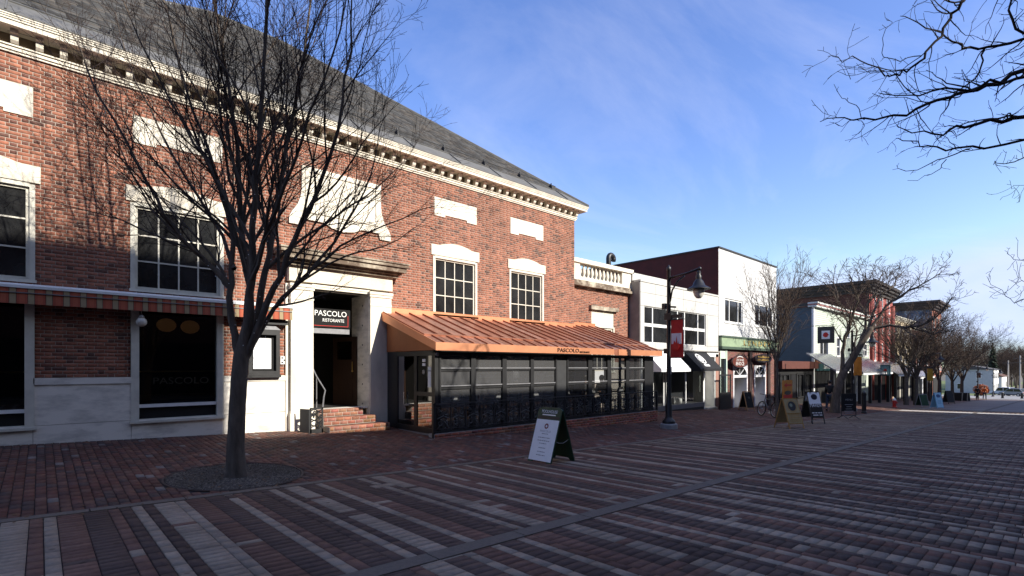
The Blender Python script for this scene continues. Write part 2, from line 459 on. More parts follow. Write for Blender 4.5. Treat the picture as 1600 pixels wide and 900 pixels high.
def brick_pieces(cells, plane, proud, colour_fn, axis='y'):
    C, A, B, N, K = [], [], [], [], []
    for (u0, u1, v0, v1, hd) in cells:
        uc, vc = (u0 + u1) / 2, (v0 + v1) / 2; hu, hv = (u1 - u0) / 2, (v1 - v0) / 2
        pr = proud * random.uniform(.7, 1.25)
        if axis == 'y': C.append((uc, plane, vc)); A.append((hu, 0, 0)); B.append((0, 0, hv)); N.append((0, -pr, 0))
        else: C.append((plane, uc, vc)); A.append((0, hu, 0)); B.append((0, 0, hv)); N.append((-pr, 0, 0))
        K.append(colour_fn(uc, vc, hd))
    return C, A, B, N, K
def holed_wall(mb, Y, x0, x1, z0, z1, holes, reveal=.12):
    xs = sorted({x0, x1} | {min(max(h[i], x0), x1) for h in holes for i in (0, 1)})
    zs = sorted({z0, z1} | {min(max(h[i], z0), z1) for h in holes for i in (2, 3)})
    for i in range(len(xs) - 1):
        for j in range(len(zs) - 1):
            a, b, c, d = xs[i], xs[i + 1], zs[j], zs[j + 1]
            if b - a < 1e-5 or d - c < 1e-5: continue
            if any(h[0] - 1e-6 <= a and b <= h[1] + 1e-6 and h[2] - 1e-6 <= c and d <= h[3] + 1e-6 for h in holes): continue
            mb.poly([(a, Y, c), (b, Y, c), (b, Y, d), (a, Y, d)])
    for (a, b, c, d) in holes:
        y2 = Y + reveal
        mb.poly([(a, Y, c), (a, y2, c), (a, y2, d), (a, Y, d)]); mb.poly([(b, Y, c), (b, Y, d), (b, y2, d), (b, y2, c)])
        mb.poly([(a, Y, d), (a, y2, d), (b, y2, d), (b, Y, d)]); mb.poly([(a, Y, c), (b, Y, c), (b, y2, c), (a, y2, c)])
    return mb
random.seed(11)
# ================================================================== GROUND
def sheet(name, xs, ys, mats, dz=0.0, pick=None, hole=None):
    m = MB()
    vid = {}
    for i, x in enumerate(xs):
        for j, y in enumerate(ys):
            vid[i, j] = len(m.v); m.v.append((x, y, gz(x, y) + dz))
    for i in range(len(xs) - 1):
        for j in range(len(ys) - 1):
            if pick: m.cur = pick((xs[i] + xs[i + 1]) / 2, (ys[j] + ys[j + 1]) / 2)
            m._f(vid[i, j], vid[i + 1, j], vid[i + 1, j + 1], vid[i, j + 1])
    return struct(m.build(name, mats))
def striped_far():                          # paved street too far off to tell the pavers apart
    m, t, p = new_mat('street_paving_far'); p.inputs['Roughness'].default_value = .7
    tcn = t.nodes.new('ShaderNodeTexCoord'); sp = t.nodes.new('ShaderNodeSeparateXYZ'); t.links.new(tcn.outputs['Object'], sp.inputs[0])
    cb = t.nodes.new('ShaderNodeCombineXYZ'); mu = t.nodes.new('ShaderNodeMath'); mu.operation = 'MULTIPLY'; mu.inputs[1].default_value = 2.2
    t.links.new(sp.outputs['X'], mu.inputs[0]); t.links.new(mu.outputs[0], cb.inputs[0])
    mu2 = t.nodes.new('ShaderNodeMath'); mu2.operation = 'MULTIPLY'; mu2.inputs[1].default_value = .05
    t.links.new(sp.outputs['Y'], mu2.inputs[0]); t.links.new(mu2.outputs[0], cb.inputs[1])
    n = t.nodes.new('ShaderNodeTexNoise'); n.inputs['Scale'].default_value = 1.3; n.inputs['Detail'].default_value = 4
    t.links.new(cb.outputs[0], n.inputs['Vector'])
    r = t.nodes.new('ShaderNodeValToRGB'); e = r.color_ramp.elements
    e[0].position = .38; e[0].color = (.112, .069, .053, 1); e[1].position = .62; e[1].color = (.22, .175, .13, 1)
    x_ = e.new(.5); x_.color = (.1, .07, .063, 1)
    t.links.new(n.outputs['Fac'], r.inputs[0]); t.links.new(r.outputs[0], p.inputs['Base Color'])
    return m
M['street_far'] = striped_far()
M['walk_far'] = mat('brick_walk_far', (.13, .075, .06), .85, .35, 8, .2, 60)
M['earth'] = mat('bare_ground', (.12, .105, .075), .95, .35, .05, 0)
M['lawn'] = mat('winter_lawn', (.12, .15, .045), .95, .3, .4, .2, 30)
M['asphalt'] = mat('pale_asphalt', (.26, .255, .25), .9, .2, .6, .2, 60)
xs0 = [-3000, -400, -60, -20, 0, 40, 100, 175, 260, 700, 6000]
sheet('ground', xs0, [-3000, -300, -40, -9, 0, YC, 12.4, 40, 300, 3000], [M['earth']], -.06)
PAVE_X1 = 46.0
EDGE_Y0, EDGE_Y1 = 7.22, 7.37
DR0, DR1 = 3.47, 3.67
street = sheet('street', [-60, -20, -4, PAVE_X1, 70, 100, 130, 175, 230], [-9, 0, DR0, EDGE_Y0], [M['joint'], M['street_far']], -.014,
               pick=lambda x, y: 0 if (-4 < x < PAVE_X1 and y > -1.7 or -4 < x < PAVE_X1) else 1)
walk = sheet('brick_walk', [-60, -20, -4, PAVE_X1, 70, 100], [EDGE_Y0, YC, 12.4, 16], [M['joint'], M['walk_far']], -.014,
             pick=lambda x, y: 0 if -4 < x < PAVE_X1 else 1)
walk2 = sheet('pavement_opposite', [-60, 0, 60, 100], [-16, -9], [M['walk_far']], -.01)
cross = sheet('cross_road', [101, 118, 131, 150, 175, 180], [-80, -9, 0, YC, 10.6], [M['asphalt']], .012)
cross2 = sheet('cross_road_arm', [101, 118, 126], [10.6, 12.4, 80], [M['asphalt']], .012)
lawn = sheet('lawn', [126.5, 150, 175, 200, 320], [10.7, 12.4, 120], [M['lawn']], .03)

# --- pavers
LIGHT = [(.305, .24, .175), (.278, .218, .162), (.325, .258, .19)]
DARK = [(.106, .071, .056), (.116, .077, .060), (.096, .065, .053)]
REDD = [(.165, .092, .067), (.149, .083, .062), (.178, .102, .074)]
PAL = {'L': LIGHT, 'D': DARK, 'R': REDD}
U = .105
def seq_a():
    s = [('D', 2), ('R', 1), ('L', 1), ('D', 2), ('L', 1), ('R', 2), ('D', 3), ('L', 1), ('D', 1), ('R', 2), ('D', 2), ('L', 1), ('D', 2), ('R', 2),
         ('L', 2), ('D', 1), ('L', 1), ('R', 2), ('D', 3), ('L', 2), ('R', 1), ('L', 1), ('R', 2), ('D', 2), ('R', 1), ('D', 1),
         ('L', 1), ('D', 1), ('L', 2), ('L', 1), ('R', 2), ('D', 2), ('L', 1), ('R', 1), ('D', 3), ('L', 1), ('D', 1), ('L', 2), ('D', 2), ('L', 1), ('R', 2), ('D', 3)]
    used = sum(q[1] for q in s[s.index(('L', 1), 26) - 0:]) if False else 0
    return s
def more(rng, n):
    o = []
    groups = [[('L', 1)], [('L', 2)], [('L', 2), ('D', 1), ('L', 1)], [('L', 1), ('R', 1)], [('L', 1), ('D', 1), ('L', 2)], [('L', 1), ('R', 2), ('L', 1)]]
    darks = [[('D', 2)], [('D', 3)], [('R', 2), ('D', 2)], [('D', 2), ('R', 1)], [('R', 1), ('D', 3)], [('D', 2), ('R', 2)], [('D', 3), ('R', 2)]]
    while sum(q[1] for q in o) < n:
        o += rng.choice(groups) + rng.choice(darks)
    return o
def street_pieces():
    rr = random.Random(5)
    P = ([], [], [], [], [])
    head = seq_a()
    # the head's 27th entry starts at X = .756
    pre = sum(q[1] for q in head[:26]) * U
    xa = .756 - pre
    seqA = head + more(rr, 480)
    seqB = more(rr, 30) + more(rr, 480)
    for (seq, x0, y0, y1) in ((seqA, xa, DR1, EDGE_Y0), (seqB, -2.2, -1.6, DR0)):
        x = x0
        for (kc, u) in seq:
            if x > PAVE_X1: break
            cols = [1] * 1 if u == 1 else ([2] if u == 2 else [2, 1])
            for cw in cols:
                wdt = cw * U
                ln = .2 * 1.03 if cw == 1 else U
                if x > 24: ln = ln * 2 if cw == 2 else ln       # far rows keep their width, fewer joints
                y = y0 + (rr.random() * ln * .5 if cw == 1 else 0)
                ya = y0
                base_shift = rr.uniform(.9, 1.1)
                while ya < y1 - .02:
                    yb = min(y + ln, y1); y += ln
                    if yb - ya < .02: ya = yb; continue
                    g = .0035 if cw == 1 else .0022
                    cx, cy = x + wdt / 2, (ya + yb) / 2
                    hx, hy = wdt / 2 - g, (yb - ya) / 2 - g
                    sl = (prof(cy - .01) - prof(cy + .01)) / .02
                    z = gz(cx, cy) - .012 + rr.uniform(-.0008, .0008)
                    P[0].append((cx, cy, z)); tl = rr.uniform(-.004, .004)
                    P[1].append((hx, 0, -SLOPE * hx + tl * hx)); P[2].append((0, hy, sl * hy)); P[3].append((0, 0, .012))
                    kk = kc
                    if rr.random() < .025: kk = rr.choice('LDR')
                    c = rr.choice(PAL[kk]); s = base_shift * rr.uniform(.93, 1.07)
                    P[4].append(tuple(min(.9, q * s) for q in c))
                    ya = yb
                x += wdt
    return P
lay(street_pieces(), 'paver', 'paving', M['paver'], street, bev=.003)
TX, TY = 2.13, 8.30                         # the big tree
PIT = .89
def walk_pieces():
    rr = random.Random(9); P = ([], [], [], [], [])
    x = -4.0; k = 0
    pal = [(.152, .078, .057), (.134, .069, .053), (.165, .092, .068), (.118, .067, .056), (.102, .07, .06), (.142, .066, .05)]
    while x < PAVE_X1:
        wdt = .104; ln = .208 if x < 24 else .416
        y = EDGE_Y1 + (ln / 2 if k % 2 else 0) - ln; ya = EDGE_Y1; k += 1
        while ya < 12.6:
            y += ln; yb = min(y, 12.6)
            if yb - ya < .02: ya = yb; continue
            cx, cy = x + wdt / 2, (ya + yb) / 2
            if (cx - TX) ** 2 + (cy - TY) ** 2 > (PIT + .03) ** 2:
                hx, hy = wdt / 2 - .0032, (yb - ya) / 2 - .0032
                sl = (prof(cy - .01) - prof(cy + .01)) / .02
                P[0].append((cx, cy, gz(cx, cy) - .012 + rr.uniform(-.0025, .0025)))
                P[1].append((hx, 0, -SLOPE * hx + rr.uniform(-.012, .012) * hx)); P[2].append((0, hy, sl * hy + rr.uniform(-.012, .012) * hy)); P[3].append((0, 0, .012))
                c = rr.choice(pal); s = rr.uniform(.82, 1.15)
                if rr.random() < .04: c = (.2, .17, .15)
                P[4].append(tuple(q * s for q in c))
            ya = yb
        x += wdt
    return P
lay(walk_pieces(), 'brick', 'brick_paving', M['paver'], walk, bev=.003)
def strip(name, y0, y1, lens, mat_, parent, xa, xb, h=.006):
    rr = random.Random(3); x = xa
    while x < xb:
        L = rr.choice(lens); x1 = min(x + L, xb); m = MB(); g = .006
        n = max(1, int((x1 - x) / 8))
        for i in range(n):
            a = x + (x1 - x) * i / n; b = x + (x1 - x) * (i + 1) / n
            if i == 0: a += g
            if i == n - 1: b -= g
            zt = rr.uniform(0, .002)
            v = [(a, y0 + .004, gz(a, y0)), (b, y0 + .004, gz(b, y0)), (b, y1 - .004, gz(b, y1)), (a, y1 - .004, gz(a, y1))]
            bb = len(m.v)
            m.v += [(p[0], p[1], p[2] - .014) for p in v] + [(p[0], p[1], p[2] + h + zt) for p in v]
            for q in ((4, 5, 6, 7), (0, 1, 5, 4), (1, 2, 6, 5), (2, 3, 7, 6), (3, 0, 4, 7)): m._f(*[bb + t_ for t_ in q])
        m.build('kerb_slab' if 'kerb' in name else 'channel_slab', mat_, parent)
        x = x1
strip('kerb', EDGE_Y0, EDGE_Y1, [.9, 1.1, 1.3], M['granite'], street, -4, 40)
strip('kerb', EDGE_Y0, EDGE_Y1, [30], M['granite'], street, 40, 100)
strip('drain', DR0, DR1, [.8, 1.2, 1.0], M['granite'], street, -4, 40)
strip('drain', DR0, DR1, [30], M['granite'], street, 40, 100)
M['paleband'] = mat('pale_stone_band', (.50, .46, .40), .85, .18, 3, .2, 60)
for (ya, yb) in ((-9, -4.5), (-4.5, 0), (0, DR0 - .005), (DR1 + .005, EDGE_Y0 - .005)):
    m = MB(); v = [(40.7, ya + .004), (41.9, ya + .004), (41.9, yb - .004), (40.7, yb - .004)]
    m.v = [(x, y, gz(x, y) - .01) for x, y in v] + [(x, y, gz(x, y) + .008) for x, y in v]
    for q in ((4, 5, 6, 7), (0, 1, 5, 4), (1, 2, 6, 5), (2, 3, 7, 6), (3, 0, 4, 7)): m._f(*q)
    m.build('stone_band_slab', M['paleband'], street)
# --- tree pit: pebble disc with a steel ring
pit = thing('tree_pit', 'round pebbled tree pit with thin metal edging round the near tree', 'tree pit', (TX, TY, gz(TX, TY)))
pm = MB(); ring = MB(); n = 48
def gp_(a, r): 
    x, y = TX + r * math.cos(a), TY + r * math.sin(a); return (x, y, gz(x, y))
for i in range(n):
    a0, a1 = 2 * math.pi * i / n, 2 * math.pi * (i + 1) / n
    p = [gp_(a0, 0), gp_(a0, PIT - .01), gp_(a1, PIT - .01)]
    pm.poly([(q[0], q[1], q[2] - .004) for q in p])
    q0, q1, q2, q3 = gp_(a0, PIT), gp_(a0, PIT + .03), gp_(a1, PIT + .03), gp_(a1, PIT)
    ring.poly([(q[0], q[1], q[2] + .003) for q in (q0, q1, q2, q3)])
    ring.poly([(q0[0], q0[1], q0[2] + .008), (q3[0], q3[1], q3[2] + .008), (q3[0], q3[1], q3[2] - .02), (q0[0], q0[1], q0[2] - .02)])
M['pebblebed'] = mat('pebble_bed', (.06, .05, .04), .95, .3, 30, .6, 60)
pm.build('gravel_bed', M['pebblebed'], pit); ring.build('edging', mat('rusty_edging', (.07, .05, .04), .8, .3, 20), pit)
rr = random.Random(2); P = ([], [], [], [], [])
for i in range(5500):
    a = rr.uniform(0, 2 * math.pi); r_ = PIT * math.sqrt(rr.random()) * .985
    if r_ < .2: continue
    c = gp_(a, r_); s = rr.uniform(.006, .013); b = rr.uniform(0, math.pi); k = rr.uniform(.6, 1)
    P[0].append((c[0], c[1], c[2] - .003)); P[1].append((s * math.cos(b), s * math.sin(b), 0)); P[2].append((-s * k * math.sin(b), s * k * math.cos(b), 0))
    P[3].append((0, 0, s * rr.uniform(.5, .9))); g = rr.uniform(.05, .19); P[4].append((g, g * .84, g * .66))
P = [np.array(q) for q in P]; P[0] = P[0] - np.array(OFF[pit.name])
stuff(link('pebbles', pieces_mesh('pebbles', *P, bev=.004), M['paver'], pit))

# --- a few dry leaves blown against the kerb, the pit and the wall
rr = random.Random(17); lf = MB()
for i in range(260):
    k = rr.random()
    if k < .4: x, y = rr.uniform(-1, 20), rr.choice([7.2, 7.42]) + rr.gauss(0, .12)
    elif k < .65: x, y = rr.uniform(-1, 4.3), F - .12 - abs(rr.gauss(0, .12))
    elif k < .85: a = rr.uniform(0, 6.28); q_ = rr.uniform(.3, 1.1); x, y = TX + q_ * math.cos(a), TY + q_ * math.sin(a)
    else: x, y = rr.uniform(0, 14), rr.uniform(1.5, 10)
    z = gz(x, y) + .006; a = rr.uniform(0, 6.28); L = rr.uniform(.014, .03); W = L * rr.uniform(.45, .8)
    ux, uy = math.cos(a), math.sin(a)
    lf.poly([(x - ux * L, y - uy * L, z), (x - uy * W, y + ux * W, z + rr.uniform(0, .012)), (x + ux * L, y + uy * L, z + rr.uniform(0, .01)), (x + uy * W, y - ux * W, z + rr.uniform(0, .012))])
ll = lf.build('dry_leaves', mat('dry_leaf', (.16, .085, .04), .9, .45, 40)); stuff(ll); tag(ll, 'scattered dry brown leaves blown along the kerb strip and wall', 'leaves')
# ================================================================== THE OLD BRICK BUILDING
BX0, BX1 = -3.5, 14.96
ZTOP = 5.63
B = thing('brick_building', 'two storey red brick building with pale stone trim, slate hip roof and bracketed cornice', 'building', (5.73, F, gz(5.73, F)))
WX = [-1.71, 1.346, 8.55, 11.61]; WW = 1.61; WZ0, WZ1 = 1.563, 3.29
SZ0, SZ1 = -1.09, 1.40
DX0, DX1, DZ0, DZ1 = 4.905, 6.42, -1.07, 1.93
holes = [(x, x + WW, WZ0, WZ1) for x in WX] + [(x, x + WW, SZ0, SZ1) for x in WX] + [(DX0, DX1, -2.5, DZ1)]
wall = holed_wall(MB(), F + .008, BX0, BX1, -2.3, ZTOP, holes, .16)
wall.box(BX0, BX0 + .05, F + .01, F + 16, -2.3, ZTOP); wall.box(BX1 - .05, BX1, F + .01, F + 16, -2.4, ZTOP); wall.box(BX0, BX1, F + 16, F + 16.1, -2.3, ZTOP)
wall = wall.build('wall', M['mortar'], B)
def old_brick(u, v, hd):
    r = random.random()
    if r < .05: c = (.12, .06, .046)
    elif r < .18: c = (.20, .08, .054)
    elif r < .62: c = (.285, .11, .068)
    else: c = (.32, .13, .082)
    if hd and random.random() < .2: c = (.135, .06, .045)
    s = random.uniform(.85, 1.15)
    return tuple(q * s for q in c)
bh = [(x - .02, x + WW + .02, WZ0 - .03, WZ1 + .04) for x in WX] + [(x - .02, x + WW + .02, -3, SZ1 + .02) for x in WX] + [(4.42, 7.04, -3, 2.62)]
bh += [(x - .1, x + WW + .1, WZ1 + .03, 3.64) for x in WX]                      # lintels
bh += [(x + .01, x + WW - .0, 4.56, 5.05) for x in WX]                            # frieze tablets
bh += [(4.7, 6.78, 3.72, 4.93)]
cells = brick_cells(BX0, BX1, -.205, 5.60, bh)
lay(brick_pieces(cells, F + .008, .008, old_brick), 'brick', 'brickwork', M['brick'], wall)

# --- marble wainscot, slab by slab
def slab(x0, x1, z0, z1, y=F - .03, m='marble'):
    if x0 > 7: m = 'wood'
    g = .004
    MB().box(x0 + g, x1 - g, y, F + .006, z0 + g, z1 - g).build('marble_panel', M[m], B)
WS = [(-3.5, -1.75), (-.1, 1.33), (2.98, 4.4), (7.1, 8.53), (10.2, 11.6), (13.25, 14.9)]
for (a, b) in WS:
    slab(a, b, -.335, -.205, F - .05); slab(a, b, -1.07, -.335)
cuts = [-3.5, -1.75, -.1, 1.33, 2.98, 4.4]
for a, b in zip(cuts, cuts[1:]): slab(a, b, gz(b, F) - .06, -1.07, F - .035)
cuts = [7.1, 8.53, 10.2, 11.6, 13.25, 14.9]
for a, b in zip(cuts, cuts[1:]): slab(a, b, gz(b, F) - .06, -1.07, F - .035)

# --- sash windows upstairs: 4 x 3 panes
def sash(x0, x1, z0, z1, nx, nz, parent, Y=F, fm='cream', gm='darkglass', fw=.095, bar=.028, rec=.07, name='window', bot=None):
    m = MB(); y0, y1 = Y + rec - .03, Y + rec + .05
    m.box(x0, x0 + fw, y0, y1, z0, z1); m.box(x1 - fw, x1, y0, y1, z0, z1)
    m.box(x0 + fw, x1 - fw, y0 - .002, y1, z1 - fw, z1); m.box(x0 + fw, x1 - fw, y0 - .004, y1, z0, z0 + fw * .6)
    # outer architrave bead
    m.box(x0 - .03, x0 + .045, Y - .018, y0, z0, z1); m.box(x1 - .045, x1 + .03, Y - .018, y0, z0, z1); m.box(x0 + .045, x1 - .045, Y - .016, y0, z1 - .05, z1 + .02)
    a0, a1, c0, c1 = x0 + fw, x1 - fw, z0 + fw * .6, z1 - fw
    yb = Y + rec
    for i in range(1, nx):
        x = a0 + (a1 - a0) * i / nx; m.box(x - bar / 2, x + bar / 2, yb - .012, yb + .02, c0, c1)
    for j in range(1, nz):
        z = c0 + (c1 - c0) * j / nz; m.box(a0, a1, yb - .014, yb + .018, z - bar / 2, z + bar / 2)
    m.box(x0 - .05, x1 + .05, Y - .05, y0, z0 - .05, z0)                       # sill
    wdw = m.build(name, M[fm], parent)
    for i in range(nx):
        for j in range(nz):
            xa, xb = a0 + (a1 - a0) * i / nx + .002, a0 + (a1 - a0) * (i + 1) / nx - .002
            za, zb = c0 + (c1 - c0) * j / nz + .002, c0 + (c1 - c0) * (j + 1) / nz - .002
            t_ = random.uniform(-.004, .004); u_ = random.uniform(-.004, .004)
            MB().poly([(xa, yb + .005 + t_, za), (xb, yb + .005 - t_, za), (xb, yb + .005 - t_ + u_, zb), (xa, yb + .005 + t_ + u_, zb)]).build('pane', M[gm], wdw)
    return wdw
for x in WX: sash(x, x + WW, WZ0, WZ1, 4, 3, B)
# --- carved stone lintels with a raised segmental crown, and frieze tablets
for x in WX:
    c = x + WW / 2; a, b = x - .1, x + WW + .1
    pts = [(a, 3.32), (b, 3.32), (b, 3.62), (b - .22, 3.63)]
    for k in range(9):
        t_ = 1 - 2 * k / 8; pts.append((c + t_ * .60, 3.64 + .10 * (1 - t_ * t_)))
    pts += [(a + .22, 3.63), (a, 3.62)]
    MB().prism(pts, F - .035, F + .02).build('lintel', M['carved'], B)
    p = [(x + .02, 4.50), (x + .40, 4.50), (x + .40, 4.565), (x + WW - .38, 4.565), (x + WW - .38, 4.50), (x + WW, 4.50), (x + WW, 5.04), (x + .02, 5.04)]
    MB().prism(p, F - .018, F + .02).build('stone_tablet', M['limestone'], B)
# --- central tablet with flared scroll sides
c = 5.74
side = [(1.06, 4.93), (1.06, 4.35), (1.09, 4.15), (1.16, 3.95), (1.30, 3.74), (1.36, 3.62), (1.36, 3.46), (1.04, 3.46), (1.00, 3.62)]
pts = [(c + p, q) for p, q in side] + [(c + .5, 3.62), (c + .3, 3.52), (c, 3.47), (c - .3, 3.52), (c - .5, 3.62)] + [(c - p, q) for p, q in reversed(side)]
MB().prism(pts, F - .05, F + .02).build('stone_tablet', M['limestone'], B)
part('tablet_frame', M['limestone'], B, (c - .98, c + .98, F - .075, F - .052, 4.80, 4.90), (c - .98, c + .98, F - .075, F - .052, 3.80, 3.88),
     (c - .98, c - .90, F - .075, F - .052, 3.88, 4.80), (c + .90, c + .98, F - .075, F - .052, 3.88, 4.80))
# --- door surround: pilasters, frieze and heavy cornice
for s, (a, b) in ((-1, (4.38, 4.915)), (1, (6.43, 7.05))):
    yb = F - .17
    m = MB(); m.box(a, b, yb, F + .02, gz(a, F) - .05, 1.62)
    m.box(a - .03, b + .03, yb - .035, F + .02, gz(a, F) - .05, -1.12); m.box(a - .015, b + .015, yb - .02, F + .021, -1.12, -1.06)
    m.box(a - .01, b + .01, yb - .012, F + .021, 1.62, 1.68); m.box(a + .0, b, yb, F + .02, 1.68, 1.86)
    m.box(a - .02, b + .02, yb - .025, F + .021, 1.86, 1.93); m.box(a - .035, b + .035, yb - .045, F + .022, 1.93, 2.0)
    if s < 0: m.box(a - .085, a - .03, F - .06, F + .02, gz(a, F) - .05, 2.0)
    m.build('pilaster', M['limestone'], B)
m = MB(); m.box(4.915, 6.43, F - .10, F + .3, DZ1, 2.06); m.box(4.91, 6.435, F - .115, F - .09, 1.985, 2.05)
m.build('architrave', M['limestone'], B)
part('carved_frieze', M['carved'], B, (4.34, 7.09, F - .165, F + .02, 2.064, 2.43))
m = MB()
for (p, z0, z1) in ((.22, 2.43, 2.50), (.30, 2.50, 2.56), (.42, 2.56, 2.68), (.47, 2.68, 2.76), (.50, 2.76, 2.80)):
    m.box(4.38 - p * .72, 7.05 + p * .72, F - .05 - p, F + .02, z0, z1)
m.build('door_cornice', M['weathered'], B)
m = MB(); m.box(6.415, 6.432, F - .12, F + .9, -1.07, DZ1); m.box(4.91, 4.917, F - .12, F + .9, -1.07, DZ1)
m.build('door_reveal', M['marble'], B)
m = MB()
for k in range(6): m.tube([(6.414, F + .25, -1.0 + k * .53), (6.407, F + .25, -1.0 + k * .53)], .022, 10)
m.build('fixing_plug', M['black'], B)
# --- vestibule
m = MB()
m.box(4.9, 6.55, F + .3, F + 2.2, -1.12, -1.07); m.box(4.9, 6.55, F + .9, F + 2.2, DZ1 + .03, DZ1 + .06)
m.box(4.85, 4.985, F + .9, F + 2.2, -1.1, DZ1 + .05); m.box(6.47, 6.6, F + .9, F + 2.2, -1.1, DZ1 + .05); m.box(4.85, 6.6, F + 2.2, F + 2.3, -1.1, DZ1 + .05)
m.box(4.99, 6.44, F + .35, F + .9, DZ1, DZ1 + .04)
m.build('vestibule', M['void'], B)
dr = thing('entrance_door', 'dark panelled wooden entrance door standing ajar in the stone doorway', 'door', (6.36, F + .7, -1.07))
m = MB(); a = Vector((6.40, F + .55, 0)); b = Vector((6.15, F + 1.5, 0)); u = (b - a).normalized(); nrm = Vector((-u.y, u.x, 0))
def leaf(m, t0, t1, z0, z1, th):
    p = a + (b - a) * ((t0 + t1) / 2); m.obox((p.x, p.y, (z0 + z1) / 2), u * (b - a).length * (t1 - t0) / 2, nrm * th, (0, 0, (z1 - z0) / 2))
leaf(m, 0, 1, -1.065, .83, .022); m.build('leaf', M['wood'], dr)
m = MB()
for (z0, z1) in ((-.9, -.45), (-.35, .1)): leaf(m, .15, .85, z0, z1, .032)
m.build('panel', M['wood'], dr)
m = MB(); leaf(m, .2, .8, .2, .7, .03); m.build('pane', M['doorglass'], dr)
m = MB(); p = a + u * .12 + nrm * .06; m.tube([(p.x, p.y, -.10), (p.x, p.y, .14)], .016, 8); m.ball((p.x, p.y, -.12), .03); m.build('handle', M['gold'], dr)
dr2 = thing('vestibule_door', 'dark wooden inner door with a small glass light in the vestibule', 'door', (5.35, F + 2.1, -1.07))
part('leaf', M['wood'], dr2, (5.02, 5.72, F + 2.1, F + 2.15, -1.06, .95)); part('pane', M['doorglass'], dr2, (5.2, 5.54, F + 2.085, F + 2.098, -.2, .75))
part('notice', M['paper'], dr2, (5.28, 5.42, F + 2.07, F + 2.08, -.05, .25)); m = MB().tube([(5.66, F + 2.06, -.25), (5.66, F + 2.06, .1)], .014, 8); m.build('handle', M['gold'], dr2)
tr = part('transom_bar', M['grey'], B, (4.99, 6.12, F + .42, F + .5, .87, 1.0))
sg = thing('restaurant_sign', 'black sign with white lettering and red border hung inside the stone doorway', 'sign', (5.55, F + .45, 1.26))
part('board', M['blackmatt'], sg, (4.95, 6.15, F + .44, F + .47, 1.03, 1.52))
bd = MB()
for (x0, x1, z0, z1) in ((5.0, 6.09, 1.065, 1.077), (6.078, 6.09, 1.077, 1.36)): bd.box(x0, x1, F + .432, F + .439, z0, z1)
bd.build('border', M['redprint'], sg)
text('lettering', 'PASCOLO', .20, M['whiteprint'], sg, (5.61, F + .43, 1.39), width=.86)
text('lettering', 'RISTORANTE', .12, M['whiteprint'], sg, (5.68, F + .43, 1.215), width=.58)
# --- brick steps
st = thing('brick_steps', 'three brick steps leading up to the stone doorway', 'steps', (5.7, F - .5, gz(5.7, F - .5)))
treads = [(5.03, 6.62, F - .86, -1.44), (5.03, 6.42, F - .50, -1.255), (5.03, 6.2, F - .20, -1.07)]
for i, (x0, x1, y0, zt) in enumerate(treads):
    zb = -1.62 if i == 0 else treads[i - 1][3]
    s_ = part('step', M['mortar'], st, (x0, x1, y0, F + .3, gz(x1, y0) - .05 if i == 0 else zb + .002, zt - .006))
    cl = brick_cells(x0, x1, zb + .01 if i else zt - .19, zt, [], bond='running', L=.205, H=.092)
    P1 = brick_pieces(cl, y0, .008, lambda u, v, h: tuple(q * random.uniform(.85, 1.15) for q in random.choice([(.30, .13, .085), (.26, .105, .07), (.33, .15, .1)])))
    C, A, Bq, N, K = [list(q) for q in P1]
    xx = x0
    while xx < x1 - .05:                                       # header bricks on the tread
        e = min(xx + .205, x1); C.append(((xx + e) / 2, y0 + .15, zt - .006)); A.append(((e - xx) / 2 - .004, 0, 0)); Bq.append((0, .15, 0)); N.append((0, 0, .008)); K.append((.27, .12, .08)); xx = e
    lay((C, A, Bq, N, K), 'brick', 'brickwork', M['brick'], s_, limit=60)
part('landing', M['marble'], st, (4.99, 6.44, F - .06, F + .3, -1.10, -1.066))
# --- folding iron sign stand beside the steps
g = thing('iron_board_stand', 'black cut-out iron board leaning beside the brick steps', 'board', tuple(atY(487, F - .75)))
bx0, bx1, by = 4.62, 4.93, F - .72; bz = gz(4.8, by)
m = MB()
for (x0, x1, z0, z1) in ((bx0, bx0 + .035, 0, .60), (bx1 - .035, bx1, 0, .60), (bx0, bx1, .56, .60), (bx0, bx1, .0, .10)): m.box(x0, x1, by, by + .025, bz + z0, bz + z1)
m.build('frame', M['black'], g)
m = MB()
for k in range(7):
    z = bz + .14 + k * .065; m.tube([(bx0 + .03, by + .012, z), (bx0 + .11, by + .012, z + .04 * (-1) ** k), (bx1 - .11, by + .012, z - .03 * (-1) ** k), (bx1 - .03, by + .012, z + .02)], .016, 6)
for (x, z) in ((4.70, .42), (4.84, .38), (4.75, .25), (4.83, .18)): m.tube([(x, by + .006, bz + z - .06), (x + .03, by + .006, bz + z + .06)], .02, 6)
m.build('cut_out_plate', M['black'], g)
m = MB().obox(((bx0 - .06), by + .16, bz + .29), (.012, 0, 0), (-.05, .15, 0), (0, 0, .28)); m.build('back_plate', M['charcoal'], g)
# handrail
h = thing('bent_handrail', 'bent grey metal handrail at the left of the doorway steps', 'handrail', (5.05, F + .2, -1.07))
MB().tube([(4.93, F - .70, bz + .60), (5.18, F - .15, -.76), (5.30, F + .05, -.6), (5.16, F + .25, -.25), (5.10, F + .4, .0)], .018, 8).build('rail', M['grey'], h)
MB().tube([(5.16, F + .25, -.25), (5.16, F + .25, -1.07)], .014, 8).build('post', M['grey'], h)

